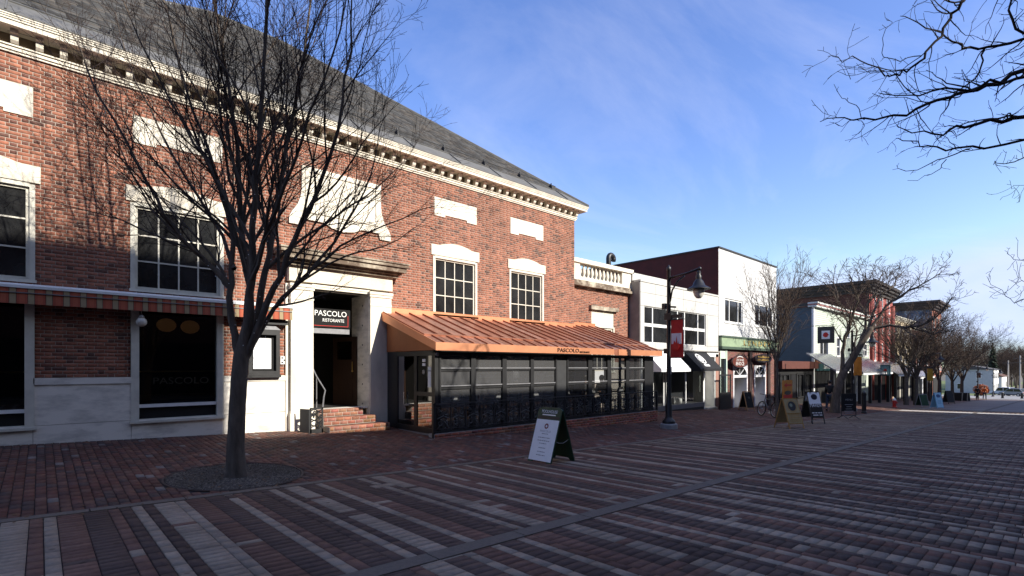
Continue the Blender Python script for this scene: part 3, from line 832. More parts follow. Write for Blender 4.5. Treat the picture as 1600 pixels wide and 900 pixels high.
# --- cornice
m = MB()
for (p, z0, z1) in ((.035, 5.56, 5.60), (.06, 5.60, 5.66), (.085, 5.66, 5.685)):
    m.box(BX0 - p, BX1 + p, F - p, F + 16 + p, z0, z1)
cor = m.build('cornice', M['limestone'], B)
m = MB()
for (p, z0, z1) in ((.34, 5.90, 5.985), (.36, 5.985, 6.02), (.375, 6.02, 6.05), (.39, 6.05, 6.075)):
    m.box(BX0 - p, BX1 + p, F - p, F + 16 + p, z0, z1)
m.build('corona', M['limestone'], cor)
part('modillion_frieze', M['stone_shade'], cor, (BX0 + .02, BX1 - .02, F + .02, F + 16, 5.687, 5.898))  # shade under the corona put into the stone colour
proto = None
mod = [(.05, 5.70), (-.05, 5.70), (-.09, 5.74), (-.12, 5.82), (-.17, 5.84), (-.17, 5.898), (.05, 5.898)]
k = 0; x = BX1 - .02
while x > BX0:
    if proto is None:
        mm = MB().prism([(p - .05, q) for p, q in mod], -.052, .052, 'x'); proto = mm.build('modillion', M['limestone'], None).data
        bpy.data.objects.remove(bpy.data.objects['modillion'])
    o = link('modillion', proto, None, cor); o.location = Vector((x, F, 0)) - OFF[cor.name]
    x -= .325
for k in range(5):
    o = link('modillion', proto, None, cor); o.location = Vector((BX1, F + .12 + k * .325, 0)) - OFF[cor.name]; o.rotation_euler.z = R(90)
# gutter edge
part('gutter', M['leadgrey'], cor, (BX0 - .40, BX1 + .40, F - .40, F + 16.4, 6.078, 6.10))

# --- hip roof: lead band at the eaves, then courses of slate
EX0, EX1, EY0, EY1, EZ = BX0 - .38, BX1 + .38, F - .38, F + 16.38, 6.10
PS = .78; HW = (EY1 - EY0) / 2; RZ = EZ + HW * PS
m = MB()
ra, rb = (EX0 + HW, EY0 + HW, RZ), (EX1 - HW, EY0 + HW, RZ)
m.poly([(EX0, EY0, EZ), (EX1, EY0, EZ), rb, ra]); m.poly([(EX1, EY1, EZ), (EX0, EY1, EZ), ra, rb])
m.poly([(EX1, EY0, EZ), (EX1, EY1, EZ), rb]); m.poly([(EX0, EY1, EZ), (EX0, EY0, EZ), ra])
roof = m.build('roof', M['leadgrey'], B)
ca = math.cos(math.atan(PS)); sa = math.sin(math.atan(PS))
def roofpt(x, s): return Vector((x, EY0 + s * ca, EZ + s * sa))
NR = Vector((0, -sa, ca))
LB = .78
m = MB(); x = EX1 - 1.2
while x > EX0 + .5:
    p0, p1 = roofpt(x, .02), roofpt(x - .0, LB); c_ = (p0 + p1) / 2 + NR * .012
    m.obox(c_, (.012, 0, 0), (p1 - p0) / 2, NR * .016); x -= 1.62
m.obox(roofpt((EX0 + EX1) / 2, LB) + NR * .01, ((EX1 - EX0) / 2 - LB, 0, 0), (0, ca * .02, sa * .02), NR * .014)
m.build('lead_roll', M['leadgrey'], roof)
P = ([], [], [], [], []); s = LB; row = 0; rr = random.Random(4)
smax = HW / ca
while s < smax - .1:
    x = EX0 + s * ca + (.13 if row % 2 else 0); xe = EX1 - s * ca
    while x < xe:
        wd = rr.uniform(.21, .29); e = min(x + wd, xe)
        cpt = roofpt((x + e) / 2, s + .11) + NR * .004
        hb = Vector((0, ca, sa)) * .118 - NR * .006
        P[0].append(tuple(cpt)); P[1].append(((e - x) / 2 - .004, 0, 0)); P[2].append(tuple(hb)); P[3].append(tuple(NR * (.008 + rr.uniform(0, .005))))
        g_ = rr.uniform(.035, .085); q = rr.random()
        P[4].append((g_, g_ * .98, g_ * .93) if q < .6 else (g_ * 1.08, g_ * .97, g_ * .84)); x = e
    s += .2; row += 1
lay(P, 'slate', 'slates', M['slate'], roof, bev=.003, limit=200)
m = MB()                                                        # hip and ridge capping
for (p, q) in (((EX1, EY0, EZ), rb), (ra, rb), ((EX0, EY0, EZ), ra)): m.tube([Vector(p) + Vector((0, 0, .02)), Vector(q) + Vector((0, 0, .02))], .05, 6)
m.build('ridge_cap', M['leadgrey'], roof)
x = EX1 - 1.35                                                  # snow rail on brackets
while x > EX0 + 1.2:
    p = roofpt(x, LB + .06); MB().prism([(p.y - .03, p.z), (p.y + .16, p.z + .14), (p.y + .02, p.z + .24)], x - .012, x + .012, 'x').build('snow_guard_bracket', M['black'], roof); x -= 1.62
pa, pb = roofpt(EX0 + 1.2, LB + .10) + NR * .13, roofpt(EX1 - 1.2, LB + .10) + NR * .13
MB().tube([pa, pb], .012, 6).build('snow_rail', M['charcoal'], roof)

# --- shop windows below the awning, with the room behind
for i, x in enumerate(WX):
    x0, x1 = x, x + WW; m = MB(); fw = .11
    m.box(x0 - .02, x0 + fw, F - .05, F + .14, SZ0, SZ1); m.box(x1 - fw, x1 + .02, F - .05, F + .14, SZ0, SZ1)
    m.box(x0 + fw, x1 - fw, F - .03, F + .14, SZ1 - .15, SZ1); m.box(x0 + fw, x1 - fw, F - .02, F + .12, SZ0, SZ0 + .03)
    m.box(x0 - .05, x1 + .05, F - .09, F + .14, SZ0 - .05, SZ0)
    wdw = m.build('shop_window', M['cream'], B)
    part('rail', M['white'], wdw, (x0 + fw, x1 - fw, F + .0, F + .1, -.83, -.765))
    MB().poly([(x0 + fw, F + .05, -.765), (x1 - fw, F + .05, -.765), (x1 - fw, F + .05, SZ1 - .15), (x0 + fw, F + .05, SZ1 - .15)]).build('pane', M['doorglass'] if i < 2 else M['shopglass'], wdw)
    MB().poly([(x0 + fw, F + .06, SZ0), (x1 - fw, F + .06, SZ0), (x1 - fw, F + .06, -.83), (x0 + fw, F + .06, -.83)]).build('lower_panel', M['blackmatt'], wdw)
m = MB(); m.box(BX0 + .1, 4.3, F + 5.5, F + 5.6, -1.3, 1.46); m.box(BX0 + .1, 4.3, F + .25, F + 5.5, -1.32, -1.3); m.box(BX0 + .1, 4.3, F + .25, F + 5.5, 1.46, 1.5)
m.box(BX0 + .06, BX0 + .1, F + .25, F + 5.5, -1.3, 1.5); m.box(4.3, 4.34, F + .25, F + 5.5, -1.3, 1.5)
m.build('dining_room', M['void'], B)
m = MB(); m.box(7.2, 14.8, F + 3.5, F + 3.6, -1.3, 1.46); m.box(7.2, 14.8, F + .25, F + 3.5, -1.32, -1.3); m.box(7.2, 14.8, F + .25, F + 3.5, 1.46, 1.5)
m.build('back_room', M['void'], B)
bq = thing('banquette', 'long dark banquette with a tan rail inside the left restaurant window', 'bench', (1.6, F + .9, -1.3))
part('seat', M['wood'], bq, (-3.2, 4.2, F + .75, F + 1.2, -1.3, -.62)); part('rail', mat('tan_leather', (.30, .21, .08), .5, .2, 5), bq, (-3.2, 4.2, F + .70, F + .78, -.72, -.60))
part('top_rail', M['gold'], bq, (-3.2, 4.2, F + .76, F + .80, -.12, -.085))
M['warmlamp'] = emit_mat('warm_lampshade', (.30, .14, .05, 1), .07)
for (px, py, lab) in ((260, 508, 'orange disc pendant lamp glowing inside the window, nearest the globe lamp'), (297, 511, 'orange disc pendant lamp glowing inside the window, nearest the tree')):
    X, Z = onY(px, py, F + 1.6)
    l = thing('pendant_lamp', lab, 'lamp', (X, F + 1.6, 1.46), 'pendant lamps inside the left window')
    MB().ball((X, F + 1.6, Z), .20, 14, 1, 1, .8).build('shade', M['warmlamp'], l, smooth=True)
    MB().tube([(X, F + 1.6, Z + .08), (X, F + 1.6, 1.46)], .006, 5).build('cord', M['black'], l)
X, Z = onY(221, 503, F - .2)
l = thing('globe_wall_lamp', 'frosted globe lamp hanging under the striped awning', 'lamp', (X, F - .2, 1.05))
MB().ball((X, F - .2, Z), .095, 14).build('globe', mat('frosted_glass', (.62, .58, .5), .35, .05, 5), l, smooth=True)
MB().lathe((X, F - .2, Z), [(.03, .08), (.06, .09), (.045, .13), (.012, .15), (.012, .24)], 10).build('gallery', M['steel'], l, smooth=True)
MB().tube([(X, F - .2, Z + .24), (X, F + .0, Z + .24)], .012, 6).build('arm', M['steel'], l)
text('lettering', 'PASCOLO', .20, mat('faint_gold', (.02, .016, .008), .5, 0), B, (2.2, F + .046, -.30), width=1.0)

# --- retracted striped awning
aw = thing('striped_awning', 'rolled up awning with white case and red and tan striped valance', 'awning', (.4, F, 1.4))
ax0, ax1 = -3.3, 4.36
m = MB().prism([(F + .006, 1.44), (F - .30, 1.455), (F - .33, 1.42), (F - .33, 1.375), (F - .02, 1.36), (F + .006, 1.36)], ax0, ax1, 'x'); m.build('case', M['white'], aw)
def stripes():
    m, t, p = new_mat('striped_canvas'); p.inputs['Roughness'].default_value = .9
    tcn = t.nodes.new('ShaderNodeTexCoord'); sp = t.nodes.new('ShaderNodeSeparateXYZ'); t.links.new(tcn.outputs['Object'], sp.inputs[0])
    dv = t.nodes.new('ShaderNodeMath'); dv.operation = 'DIVIDE'; dv.inputs[1].default_value = .235; t.links.new(sp.outputs['X'], dv.inputs[0])
    fr = t.nodes.new('ShaderNodeMath'); fr.operation = 'FRACT'; t.links.new(dv.outputs[0], fr.inputs[0])
    r = t.nodes.new('ShaderNodeValToRGB'); r.color_ramp.interpolation = 'CONSTANT'; e = r.color_ramp.elements
    cols = [(0, (.30, .062, .032)), (.16, (.36, .09, .045)), (.44, (.30, .062, .032)), (.58, (.05, .028, .018)), (.62, (.30, .225, .13)), (.96, (.05, .028, .018))]
    e[0].position = 0; e[0].color = (*cols[0][1], 1); e[1].position = cols[1][0]; e[1].color = (*cols[1][1], 1)
    for (ps, c) in cols[2:]: q = e.new(ps); q.color = (*c, 1)
    t.links.new(fr.outputs[0], r.inputs[0]); t.links.new(r.outputs[0], p.inputs['Base Color'])
    return m
m = MB(); nseg = 150
for i in range(nseg):                                           # softly rippled cloth
    a, b = ax0 + (ax1 - ax0) * i / nseg, ax0 + (ax1 - ax0) * (i + 1) / nseg
    ya, yb2 = F - .315 + .006 * math.sin(a * 9), F - .315 + .006 * math.sin(b * 9)
    m.poly([(a, F - .31, 1.375), (b, F - .31, 1.375), (b, yb2 - .01, 1.10), (a, ya - .01, 1.10)])
    m.poly([(a, F - .295, 1.375), (a, ya + .005, 1.10), (b, yb2 + .005, 1.10), (b, F - .295, 1.375)])
m.build('valance', stripes(), aw, smooth=True)
part('front_bar', M['grey'], aw, (ax0, ax1, F - .335, F - .318, 1.285, 1.30))
part('end_cap', M['white'], aw, (ax1, ax1 + .02, F - .34, F, 1.33, 1.46))
# --- menu case and enamel plaque
mc = thing('menu_case', 'black framed menu case with white pages on the brick beside the doorway', 'menu board', (3.85, F, .35))
part('frame', M['black'], mc, (3.46, 4.14, F - .13, F, -.18, -.10), (3.46, 4.14, F - .13, F, .74, .86), (3.46, 3.54, F - .13, F, -.10, .74), (4.06, 4.14, F - .13, F, -.10, .74), (3.44, 4.16, F - .16, F, -.25, -.18))
MB().prism([(3.44, .86), (4.16, .86), (4.0, .98), (3.6, .98)], F - .14, F).build('cap', M['grey'], mc)
part('back', M['blackmatt'], mc, (3.54, 4.06, F - .03, F - .01, -.10, .74))
part('menu_page', M['paper'], mc, (3.58, 3.97, F - .05, F - .032, -.05, .66))
m = MB(); 
for k in range(15): m.box(3.63, 3.63 + random.uniform(.14, .3), F - .0525, F - .051, .56 - k * .036, .565 - k * .036)
m.build('printed_lines', M['greyink'], mc)
part('picture_light', M['black'], mc, (3.5, 4.3, F - .2, F - .12, .98, 1.09))
pq = thing('enamel_plaque', 'small black and white plaque on the brick beside the menu case', 'plaque', (4.28, F, .15))
part('plate', M['white'], pq, (4.19, 4.37, F - .02, F - .0, .06, .25)); m = MB()
for (x, z) in ((4.23, .10), (4.28, .155), (4.33, .21), (4.33, .10), (4.23, .21)): m.box(x - .022, x + .022, F - .024, F - .021, z - .016, z + .016)
m.build('pattern', M['ink'], pq)
# ================================================================== BALUSTRADED WING
F2 = 13.0; W0, W1 = 14.99, 19.07
WG = thing('brick_wing', 'low brick wing with stone balustrade beside the brick building', 'building', (17, F2, gz(17, F2)))
zc = 3.10
wn = (wx(924.4, F2), wx(959, F2), -.2, wz(940, 487, F2))
m = holed_wall(MB(), F2 + .008, W0, W1, -2.6, zc, [wn], .12); m.box(W1 - .05, W1, F2 + .01, F2 + 8, -2.6, zc); m.box(W0, W1, F2 + .2, F2 + 8, zc - .05, zc)
ww = m.build('wall', M['mortar'], WG)
lay(brick_pieces(brick_cells(W0, W1, .2, zc, [(wn[0], wn[1], wn[2], wn[3])]), F2 + .008, .008, old_brick), 'brick', 'brickwork', M['brick'], ww, limit=60)
m = MB(); m.box(W0, W1 + .1, F2 - .05, F2 + .02, zc, zc + .09); m.box(W0, W1 + .2, F2 - .20, F2 + .3, zc + .09, zc + .2); m.box(W0, W1 + .14, F2 - .14, F2 + .3, zc + .2, zc + .32)
m.build('cornice', M['weathered'], WG)
zb0, zb1 = zc + .32, 4.10
part('base_rail', M['limestone'], WG, (W0, W1 + .05, F2 - .1, F2 + .22, zb0, zb0 + .14))
part('cap_rail', M['limestone'], WG, (W0, W1 + .14, F2 - .15, F2 + .27, zb1, zb1 + .16))
for (a, b) in ((W0, W0 + .62), (W1 - .62, W1 + .02)): part('pedestal', M['limestone'], WG, (a, b, F2 - .08, F2 + .20, zb0 + .14, zb1))
bal = [(.07, 0), (.07, .05), (.045, .07), (.055, .10), (.085, .2), (.075, .28), (.045, .40), (.04, .44), (.06, .46), (.06, .50)]
sc = (zb1 - zb0 - .14) / .50
part('flat_roof', M['charcoal'], WG, (W0, W1, F2 + .3, F2 + 8, zc + .02, zc + .06)); MB().prism([(F2 + .9, zc + .06), (F2 + 1.0, zb1 + .1), (F2 + 5, zb1 + .1), (F2 + 5, zc + .06)], W0 + .05, W1 - .1, 'x').build('dark_backing', M['charcoal'], WG)  # dark block added behind the balusters so their gaps read dark
pm_ = None; nb = 11
for k in range(nb):
    x = W0 + .62 + (W1 - W0 - 1.24) * (k + .5) / nb
    if pm_ is None:
        o = MB().lathe((0, 0, 0), [(r, z * sc) for r, z in bal], 12).build('baluster', M['limestone'], None, smooth=True); pm_ = o.data; bpy.data.objects.remove(o)
    o = link('baluster', pm_, None, WG); o.location = Vector((x, F2 + .05, zb0 + .14)) - OFF[WG.name]
m = MB(); m.box(wn[0] - .05, wn[1] + .05, F2 - .03, F2 + .03, wn[3], wn[3] + .04); m.box(wn[0] - .16, wn[1] + .2, F2 - .12, F2 + .02, wn[3] + .04, wn[3] + .2); m.build('window_hood', M['weathered'], WG)
sash(wn[0], wn[1], wn[2], wn[3] - .62, 4, 3, WG, F2, fw=.12); part('window_board', M['cream'], WG, (wn[0], wn[1], F2 + .02, F2 + .1, wn[3] - .62, wn[3]))
dn = thing('curved_vent_pipe', 'black gooseneck vent pipe on the roof behind the balustrade', 'vent pipe', (19.3, 15, 3.1))
X, Z = onY(953, 404, 16.0)
m = MB(); pts = [(X - .12, 16, 2.9), (X - .12, 16, Z - .12)]
for k in range(9):
    a = math.pi - math.pi * k / 8 * 1.15; pts.append((X + .10 + .22 * math.cos(a), 16, Z + .0 + .20 * math.sin(a)))
m.tube(pts, .13, 10).build('pipe', M['black'], dn, smooth=True); part('flange', M['black'], dn, (X - .3, X + .06, 15.82, 16.18, 3.05, 3.1))

# ================================================================== GLAZED PATIO WITH COPPER ROOF
P_Y = 10.2; PX0, PX1 = 6.80, 16.62
PT = thing('glazed_patio', 'dark framed glass patio with orange copper roof, along the brick facade', 'patio', (11.7, 11.4, gz(11.7, 11.4)))
FLOOR = -1.62
zr, ze = 1.51, .565; ey = P_Y - .26
def cz(y): return ze + (zr - ze) * (y - ey) / (F - ey)
m = MB()
m.prism([(ey, ze - .02), (F + .0, zr - .02), (F + .0, zr - .1), (ey, ze - .1)], PX0 + .02, PX1 - .02, 'x')
m.prism([(F + .003, cz(F) - .02), (F2 - .01, cz(F2) - .02), (F2 - .01, cz(F2) - .1), (F + .003, cz(F) - .1)], BX1 + .02, PX1 - .02, 'x')
deck = m.build('roof', M['copper_seam'], PT)
npn = 22; pw = (PX1 - PX0) / npn; yrib = 10.5
cvar = [M['copper']] + [mat('copper_b%d' % i, c, .38 + .05 * i, .3, 2.2 + i, .4, 2.2 + .5 * i, metal=.65, spec=.5) for i, c in enumerate([(.40, .19, .125), (.48, .26, .19), (.37, .185, .13)])]
for i in range(npn):
    a, b = PX0 + pw * i + .012, PX0 + pw * (i + 1) - .012
    yt = F - .01 if b < BX1 + .1 else F2 - .02
    m = MB()
    for (y0, y1, dz) in ((ey + .005, yrib - .01, 0), (yrib + .01, yt, .008)):
        sh = pw * .5 if False else 0
        m.obox(((a + b) / 2, (y0 + y1) / 2, (cz(y0) + cz(y1)) / 2 - .008 + dz), ((b - a) / 2, 0, 0), (0, (y1 - y0) / 2, (cz(y1) - cz(y0)) / 2), (0, -.003, .008))
    m.build('roof_panel', random.choice(cvar), deck)
for i in range(npn + 1):
    x = PX0 + pw * i
    yt = F - .01 if x < BX1 + .1 else F2 - .02
    m = MB(); y0, y1 = yrib + .03, yt
    m.obox((x, (y0 + y1) / 2, (cz(y0) + cz(y1)) / 2 + .02), (.010, 0, 0), (0, (y1 - y0) / 2, (cz(y1) - cz(y0)) / 2), (0, -.008, .028))
    xx = min(x + pw * .5, PX1); y0, y1 = ey + .01, yrib - .03
    if x < PX1 - .1: m.obox((xx, (y0 + y1) / 2, (cz(y0) + cz(y1)) / 2 + .015), (.010, 0, 0), (0, (y1 - y0) / 2, (cz(y1) - cz(y0)) / 2), (0, -.006, .02))
    m.build('standing_seam', M['copper_seam'], deck)
m = MB().obox(((PX0 + PX1) / 2, yrib, cz(yrib) + .022), ((PX1 - PX0) / 2, 0, 0), (0, .03, .01), (0, -.008, .024)); m.build('snow_rib', M['copper'], deck)
m = MB(); m.box(PX0 - .02, BX1, F - .05, F - .004, zr - .03, zr + .12); m.box(BX1 + .01, PX1, F2 - .05, F2 - .004, cz(F2) - .03, cz(F2) + .12); m.build('flashing', M['copper_fascia'], PT)
# fascias: three lengths, one dented joint
zf0, zf1 = .385, ze + .01
jx = wx(962, ey)
for (a, b) in ((PX0 - .02, jx - .12), (jx + .12, PX1 + .03)): part('fascia', M['copper_fascia'], PT, (a, b, ey - .03, ey - .005, zf0, zf1))
MB().prism([(jx - .12, zf0), (jx + .12, zf0), (jx + .12, zf1 - .01), (jx + .04, zf1), (jx - .06, zf1 - .02), (jx - .12, zf1 - .07)], ey - .012, ey).build('fascia_joint', M['copper_seam'], PT)
# left rake and copper gable infill
MB().prism([(ey - .03, zf0), (ey - .03, zf1), (F - .003, zr + .02), (F - .003, zr - .20)], PX0 - .045, PX0 - .02, 'x').build('rake', M['copper_fascia'], PT)
MB().prism([(P_Y - .0, .40), (F - .19, .40), (F - .19, zr - .18), (P_Y, ze - .06)], PX0 + .10, PX0 + .13, 'x').build('gable', mat('copper_gable_shade', (.30, .11, .045), .55, .2, 1.5, .05, 6, metal=.3), PT)  # gable copper darkened to stand in for its shaded side
MB().prism([(ey - .03, zf0), (ey - .03, zf1), (F2 - .02, zr + .1), (F2 - .02, zr - .14)], PX1 + .005, PX1 + .03, 'x').build('rake', M['copper_fascia'], PT)
part('soffit', M['blackmatt'], PT, (PX0 + .13, PX1 - .02, ey - .004, F - .2, .36, .375))
tx = (wx(870, ey) + wx(903, ey)) / 2
M['copper_letter'] = mat('dark_bronze_letters', (.035, .012, .006), .5, .1, 8, metal=.3)
text('lettering', 'PASCOLO', .158, M['copper_letter'], PT, (tx, ey - .035, .478), width=wx(903.3, ey) - wx(869.8, ey), depth_=.012, bold=.0025)
text('lettering', 'RISTORANTE', .075, M['copper_letter'], PT, ((wx(904, ey) + wx(920, ey)) / 2, ey - .035, .44), width=wx(919.5, ey) - wx(904, ey), depth_=.012, bold=.001)
# frame of the front
zt = .36
def post(x0, x1, mt='black', dp=.07, z0=FLOOR): part('post', M[mt], PT, (x0, x1, P_Y - .01, P_Y + dp, z0, zt))
bays = [(689, 736), (743, 785), (791.5, 829), (834, 868), (888, 919), (925, 949), (955, 978), (983, 1007)]
bx = [(wx(a, P_Y), wx(b, P_Y)) for a, b in bays]
prev = PX0 + .12
post(prev, prev + .1); part('post_panel', M['charcoal'], PT, (prev + .1, bx[0][0] - .05, P_Y + .02, P_Y + .05, FLOOR, .26))
post(bx[0][0] - .05, bx[0][0])
for i, (a, b) in enumerate(bx):
    if i + 1 < len(bx):
        if i == 3:
            part('post_panel', M['charcoal'], PT, (b + .06, bx[4][0] - .06, P_Y + .02, P_Y + .05, FLOOR, .26)); post(b, b + .06); post(bx[4][0] - .06, bx[4][0])
        else: post(b, bx[i + 1][0])
    else: post(b, PX1 - .12)
    for (z, h_, mt) in ((-.035, .03, 'grey'), (-.47, .03, 'grey'), (-.085, .04, 'black'), (-.53, .05, 'black'), (.31, .05, 'black'), (FLOOR + .04, .08, 'black')):
        part('glazing_bar', M[mt], PT, (a, b, P_Y + (.0 if mt == 'grey' else .012), P_Y + .05, z - h_ / 2, z + h_ / 2))
    for (z0, z1) in ((-.02, .285), (-.445, -.105), (FLOOR + .08, -.55)):
        MB().poly([(a, P_Y + .04, z0), (b, P_Y + .04, z0), (b, P_Y + .04, z1), (a, P_Y + .04, z1)]).build('pane', M['screen'] if i < 4 else M['patioglass'], PT)
part('head_beam', M['black'], PT, (PX0 + .12, PX1 - .12, P_Y - .012, P_Y + .12, .335, .36))
MB().lathe((0, 0, 0), [(.05, 0), (.055, .02), (.03, .05)], 14).xf(Matrix.Translation((wx(682, P_Y), P_Y - .02, .3)) @ Matrix.Rotation(R(90), 4, 'X')).build('speaker', M['grey'], PT)
# right end: posts and glass
for y in (P_Y + .7, P_Y + 1.4, P_Y + 2.1, F2 - .12): part('post', M['black'], PT, (PX1 - .2, PX1 - .12, y, y + .07, -2.4, zt))
for y in (P_Y + .07, P_Y + .77, P_Y + 1.47):
    for z in (-.06, -.5): part('glazing_bar', M['black'], PT, (PX1 - .19, PX1 - .13, y, y + .63, z - .03, z + .03))
    MB().poly([(PX1 - .16, y, FLOOR), (PX1 - .16, y + .63, FLOOR), (PX1 - .16, y + .63, .33), (PX1 - .16, y, .33)]).build('pane', M['glass'], PT)
# left end: two door leaves (glass) and solid black panel
gs = gz(PX0, 11)
yd = [P_Y + .05, P_Y + .62, P_Y + 1.3, P_Y + 1.42, F - .2]
m = MB()
m.box(PX0 + .115, PX0 + .19, yd[4] - .46, yd[4], gs - .02, .40); m.build('side_panel', M['black'], PT)
m = MB(); dxa, dxb = PX0 + .12, PX0 + .17
ymid = P_Y + .85; yend = yd[4] - .46
for (a, b) in ((P_Y + .06, ymid), (ymid, yend)):
    dl = MB(); z0, z1 = gs + .03, .39
    dl.box(dxa, dxb, a, a + .07, z0, z1); dl.box(dxa, dxb, b - .06, b, z0, z1); dl.box(dxa + .001, dxb - .001, a + .07, b - .06, z0, z0 + .14); dl.box(dxa + .001, dxb - .001, a + .07, b - .06, z1 - .12, z1)
    if a < ymid - .3: dl.box(dxa + .001, dxb - .001, a + .07, b - .06, -.72, -.62)
    d_ = dl.build('door', M['black'], PT)
    MB().poly([(dxa + .02, a + .07, z0 + .14), (dxa + .02, b - .06, z0 + .14), (dxa + .02, b - .06, z1 - .12), (dxa + .02, a + .07, z1 - .12)]).build('pane', M['patiodoor'], d_)
    if a < ymid - .3:
        part('notice', M['paper'], d_, (dxa + .012, dxa + .016, a + .12, a + .25, -.5, .0)); part('sticker', M['paper'], d_, (dxa + .012, dxa + .016, a + .36, a + .50, .12, .19), (dxa + .012, dxa + .016, a + .36, a + .50, .02, .09))
        MB().ball((dxa + .01, a + .44, -.13), .06, 10, .1, 1, 1).build('sticker', M['grey'], d_)
        text('lettering', 'MENU', .06, M['ink'], d_, (dxa + .010, a + .185, -.1), (0, -1, 0), (0, 0, 1), .001)
    else: MB().tube([(dxa - .03, a + .5, -.95), (dxa - .03, a + .5, -.65)], .014, 8).build('handle', M['steel'], d_)
part('sill_strip', M['grey'], PT, (dxa - .03, dxb + .02, P_Y + .06, yend, gs - .01, gs + .028))
part('floor', M['woodfloor'], PT, (PX0 + .17, PX1 - .2, P_Y + .08, F - .06, FLOOR - .1, FLOOR))
# brick plinth growing taller as the street falls away
PLY = P_Y - .14
m = MB(); m.prism([(PX0 + .02, gz(PX0, PLY) - .1), (PX1 - .05, gz(PX1, PLY) - .1), (PX1 - .05, -1.60), (PX0 + .02, -1.60)], PLY, P_Y + .1)
pl = m.build('plinth', M['mortar_dk'], PT)
def plb(u, v, h): return tuple(q * random.uniform(.8, 1.15) for q in random.choice([(.33, .115, .072), (.29, .10, .066), (.36, .145, .09), (.22, .085, .062)]))
cl = [q for q in brick_cells(PX0 + .02, PX1 - .05, -2.21, -1.60, [], bond='running', H=.0762) if q[3] > gz(q[0], PLY)]
lay(brick_pieces(cl, PLY, .007, plb), 'brick', 'brickwork', M['brick'], pl, limit=300)
# cast-iron railing panels with scrollwork
RY = PLY + .05; rz0, rz1 = -1.575, -.885
def scroll(c, r, turns, d, a0, n=18):
    return [(c[0] + r * (1 - .75 * k / n) * math.cos(a0 + d * turns * 2 * math.pi * k / n), RY, c[1] + r * (1 - .75 * k / n) * math.sin(a0 + d * turns * 2 * math.pi * k / n)) for k in range(n + 1)]
m = MB(); pwid = .468; npl = 21
m.box(0, .022, RY - .012, RY + .012, rz0, rz1 - .03)
zc_ = (rz0 + rz1) / 2
for z in (rz0 + .08, rz1 - .09): m.box(.022, pwid, RY - .008, RY + .008, z - .008, z + .008)
for (sx, dd) in ((.155, 1), (.325, -1)):
    for (zz_, d2) in ((zc_ + .13, 1), (zc_ - .12, -1)):
        m.tube(scroll((sx, zz_), .085, 1.35, dd * d2, math.pi / 2 if dd > 0 else math.pi / 2), .011, 5, False)
m.tube(scroll((.24, zc_), .055, 1, 1, 0), .010, 5)
m.tube([(.24, RY, rz0 + .08), (.24, RY, rz1 - .09)], .011, 6); m.tube([(.07, RY, zc_ - .02), (.24, RY, zc_ + .05), (.41, RY, zc_ - .02)], .010, 5)
for (a, b) in (((.07, rz0 + .09), (.24, zc_ - .06)), ((.41, rz0 + .09), (.24, zc_ - .06)), ((.07, rz1 - .1), (.24, zc_ + .06)), ((.41, rz1 - .1), (.24, zc_ + .06))):
    m.tube([(a[0], RY, a[1]), ((a[0] + b[0]) / 2 + .03, RY, (a[1] + b[1]) / 2), (b[0], RY, b[1])], .009, 5)
proto = m.build('railing_panel', M['iron'], None); pd = proto.data; bpy.data.objects.remove(proto)
for k in range(npl):
    o = link('railing_panel', pd, None, PT); o.location = Vector((PX0 + .06 + k * (PX1 - PX0 - .1) / npl, 0, 0)) - OFF[PT.name]; o.scale.x = (PX1 - PX0 - .1) / npl / pwid
part('top_rail', M['iron'], PT, (PX0 + .02, PX1 - .02, RY - .03, RY + .03, rz1 - .03, rz1)); part('bottom_rail', M['black'], PT, (PX0 + .02, PX1 - .02, RY - .02, RY + .02, rz0, rz0 + .03))
part('corner_post', M['black'], PT, (PX0 + .0, PX0 + .06, RY - .03, RY + .03, gz(PX0, PLY), rz1 + .02)); part('corner_post', M['black'], PT, (PX1 - .06, PX1 + .0, RY - .031, RY + .03, -1.6, rz1 + .02))
for y in (RY + .2,): part('side_rail', M['black'], PT, (PX1 - .045, PX1 - .02, RY + .03, F - .3, rz1 - .03, rz1), (PX1 - .045, PX1 - .02, RY + .03, F - .3, rz0, rz0 + .03))

bl0, bl1 = wx(927, F2 - .05), wx(950, F2 - .05)
part('window_blind', M['paper'], WG, (bl0, bl1, F2 - .06, F2 - .04, wz(938, 598, F2), wz(938, 580, F2)))
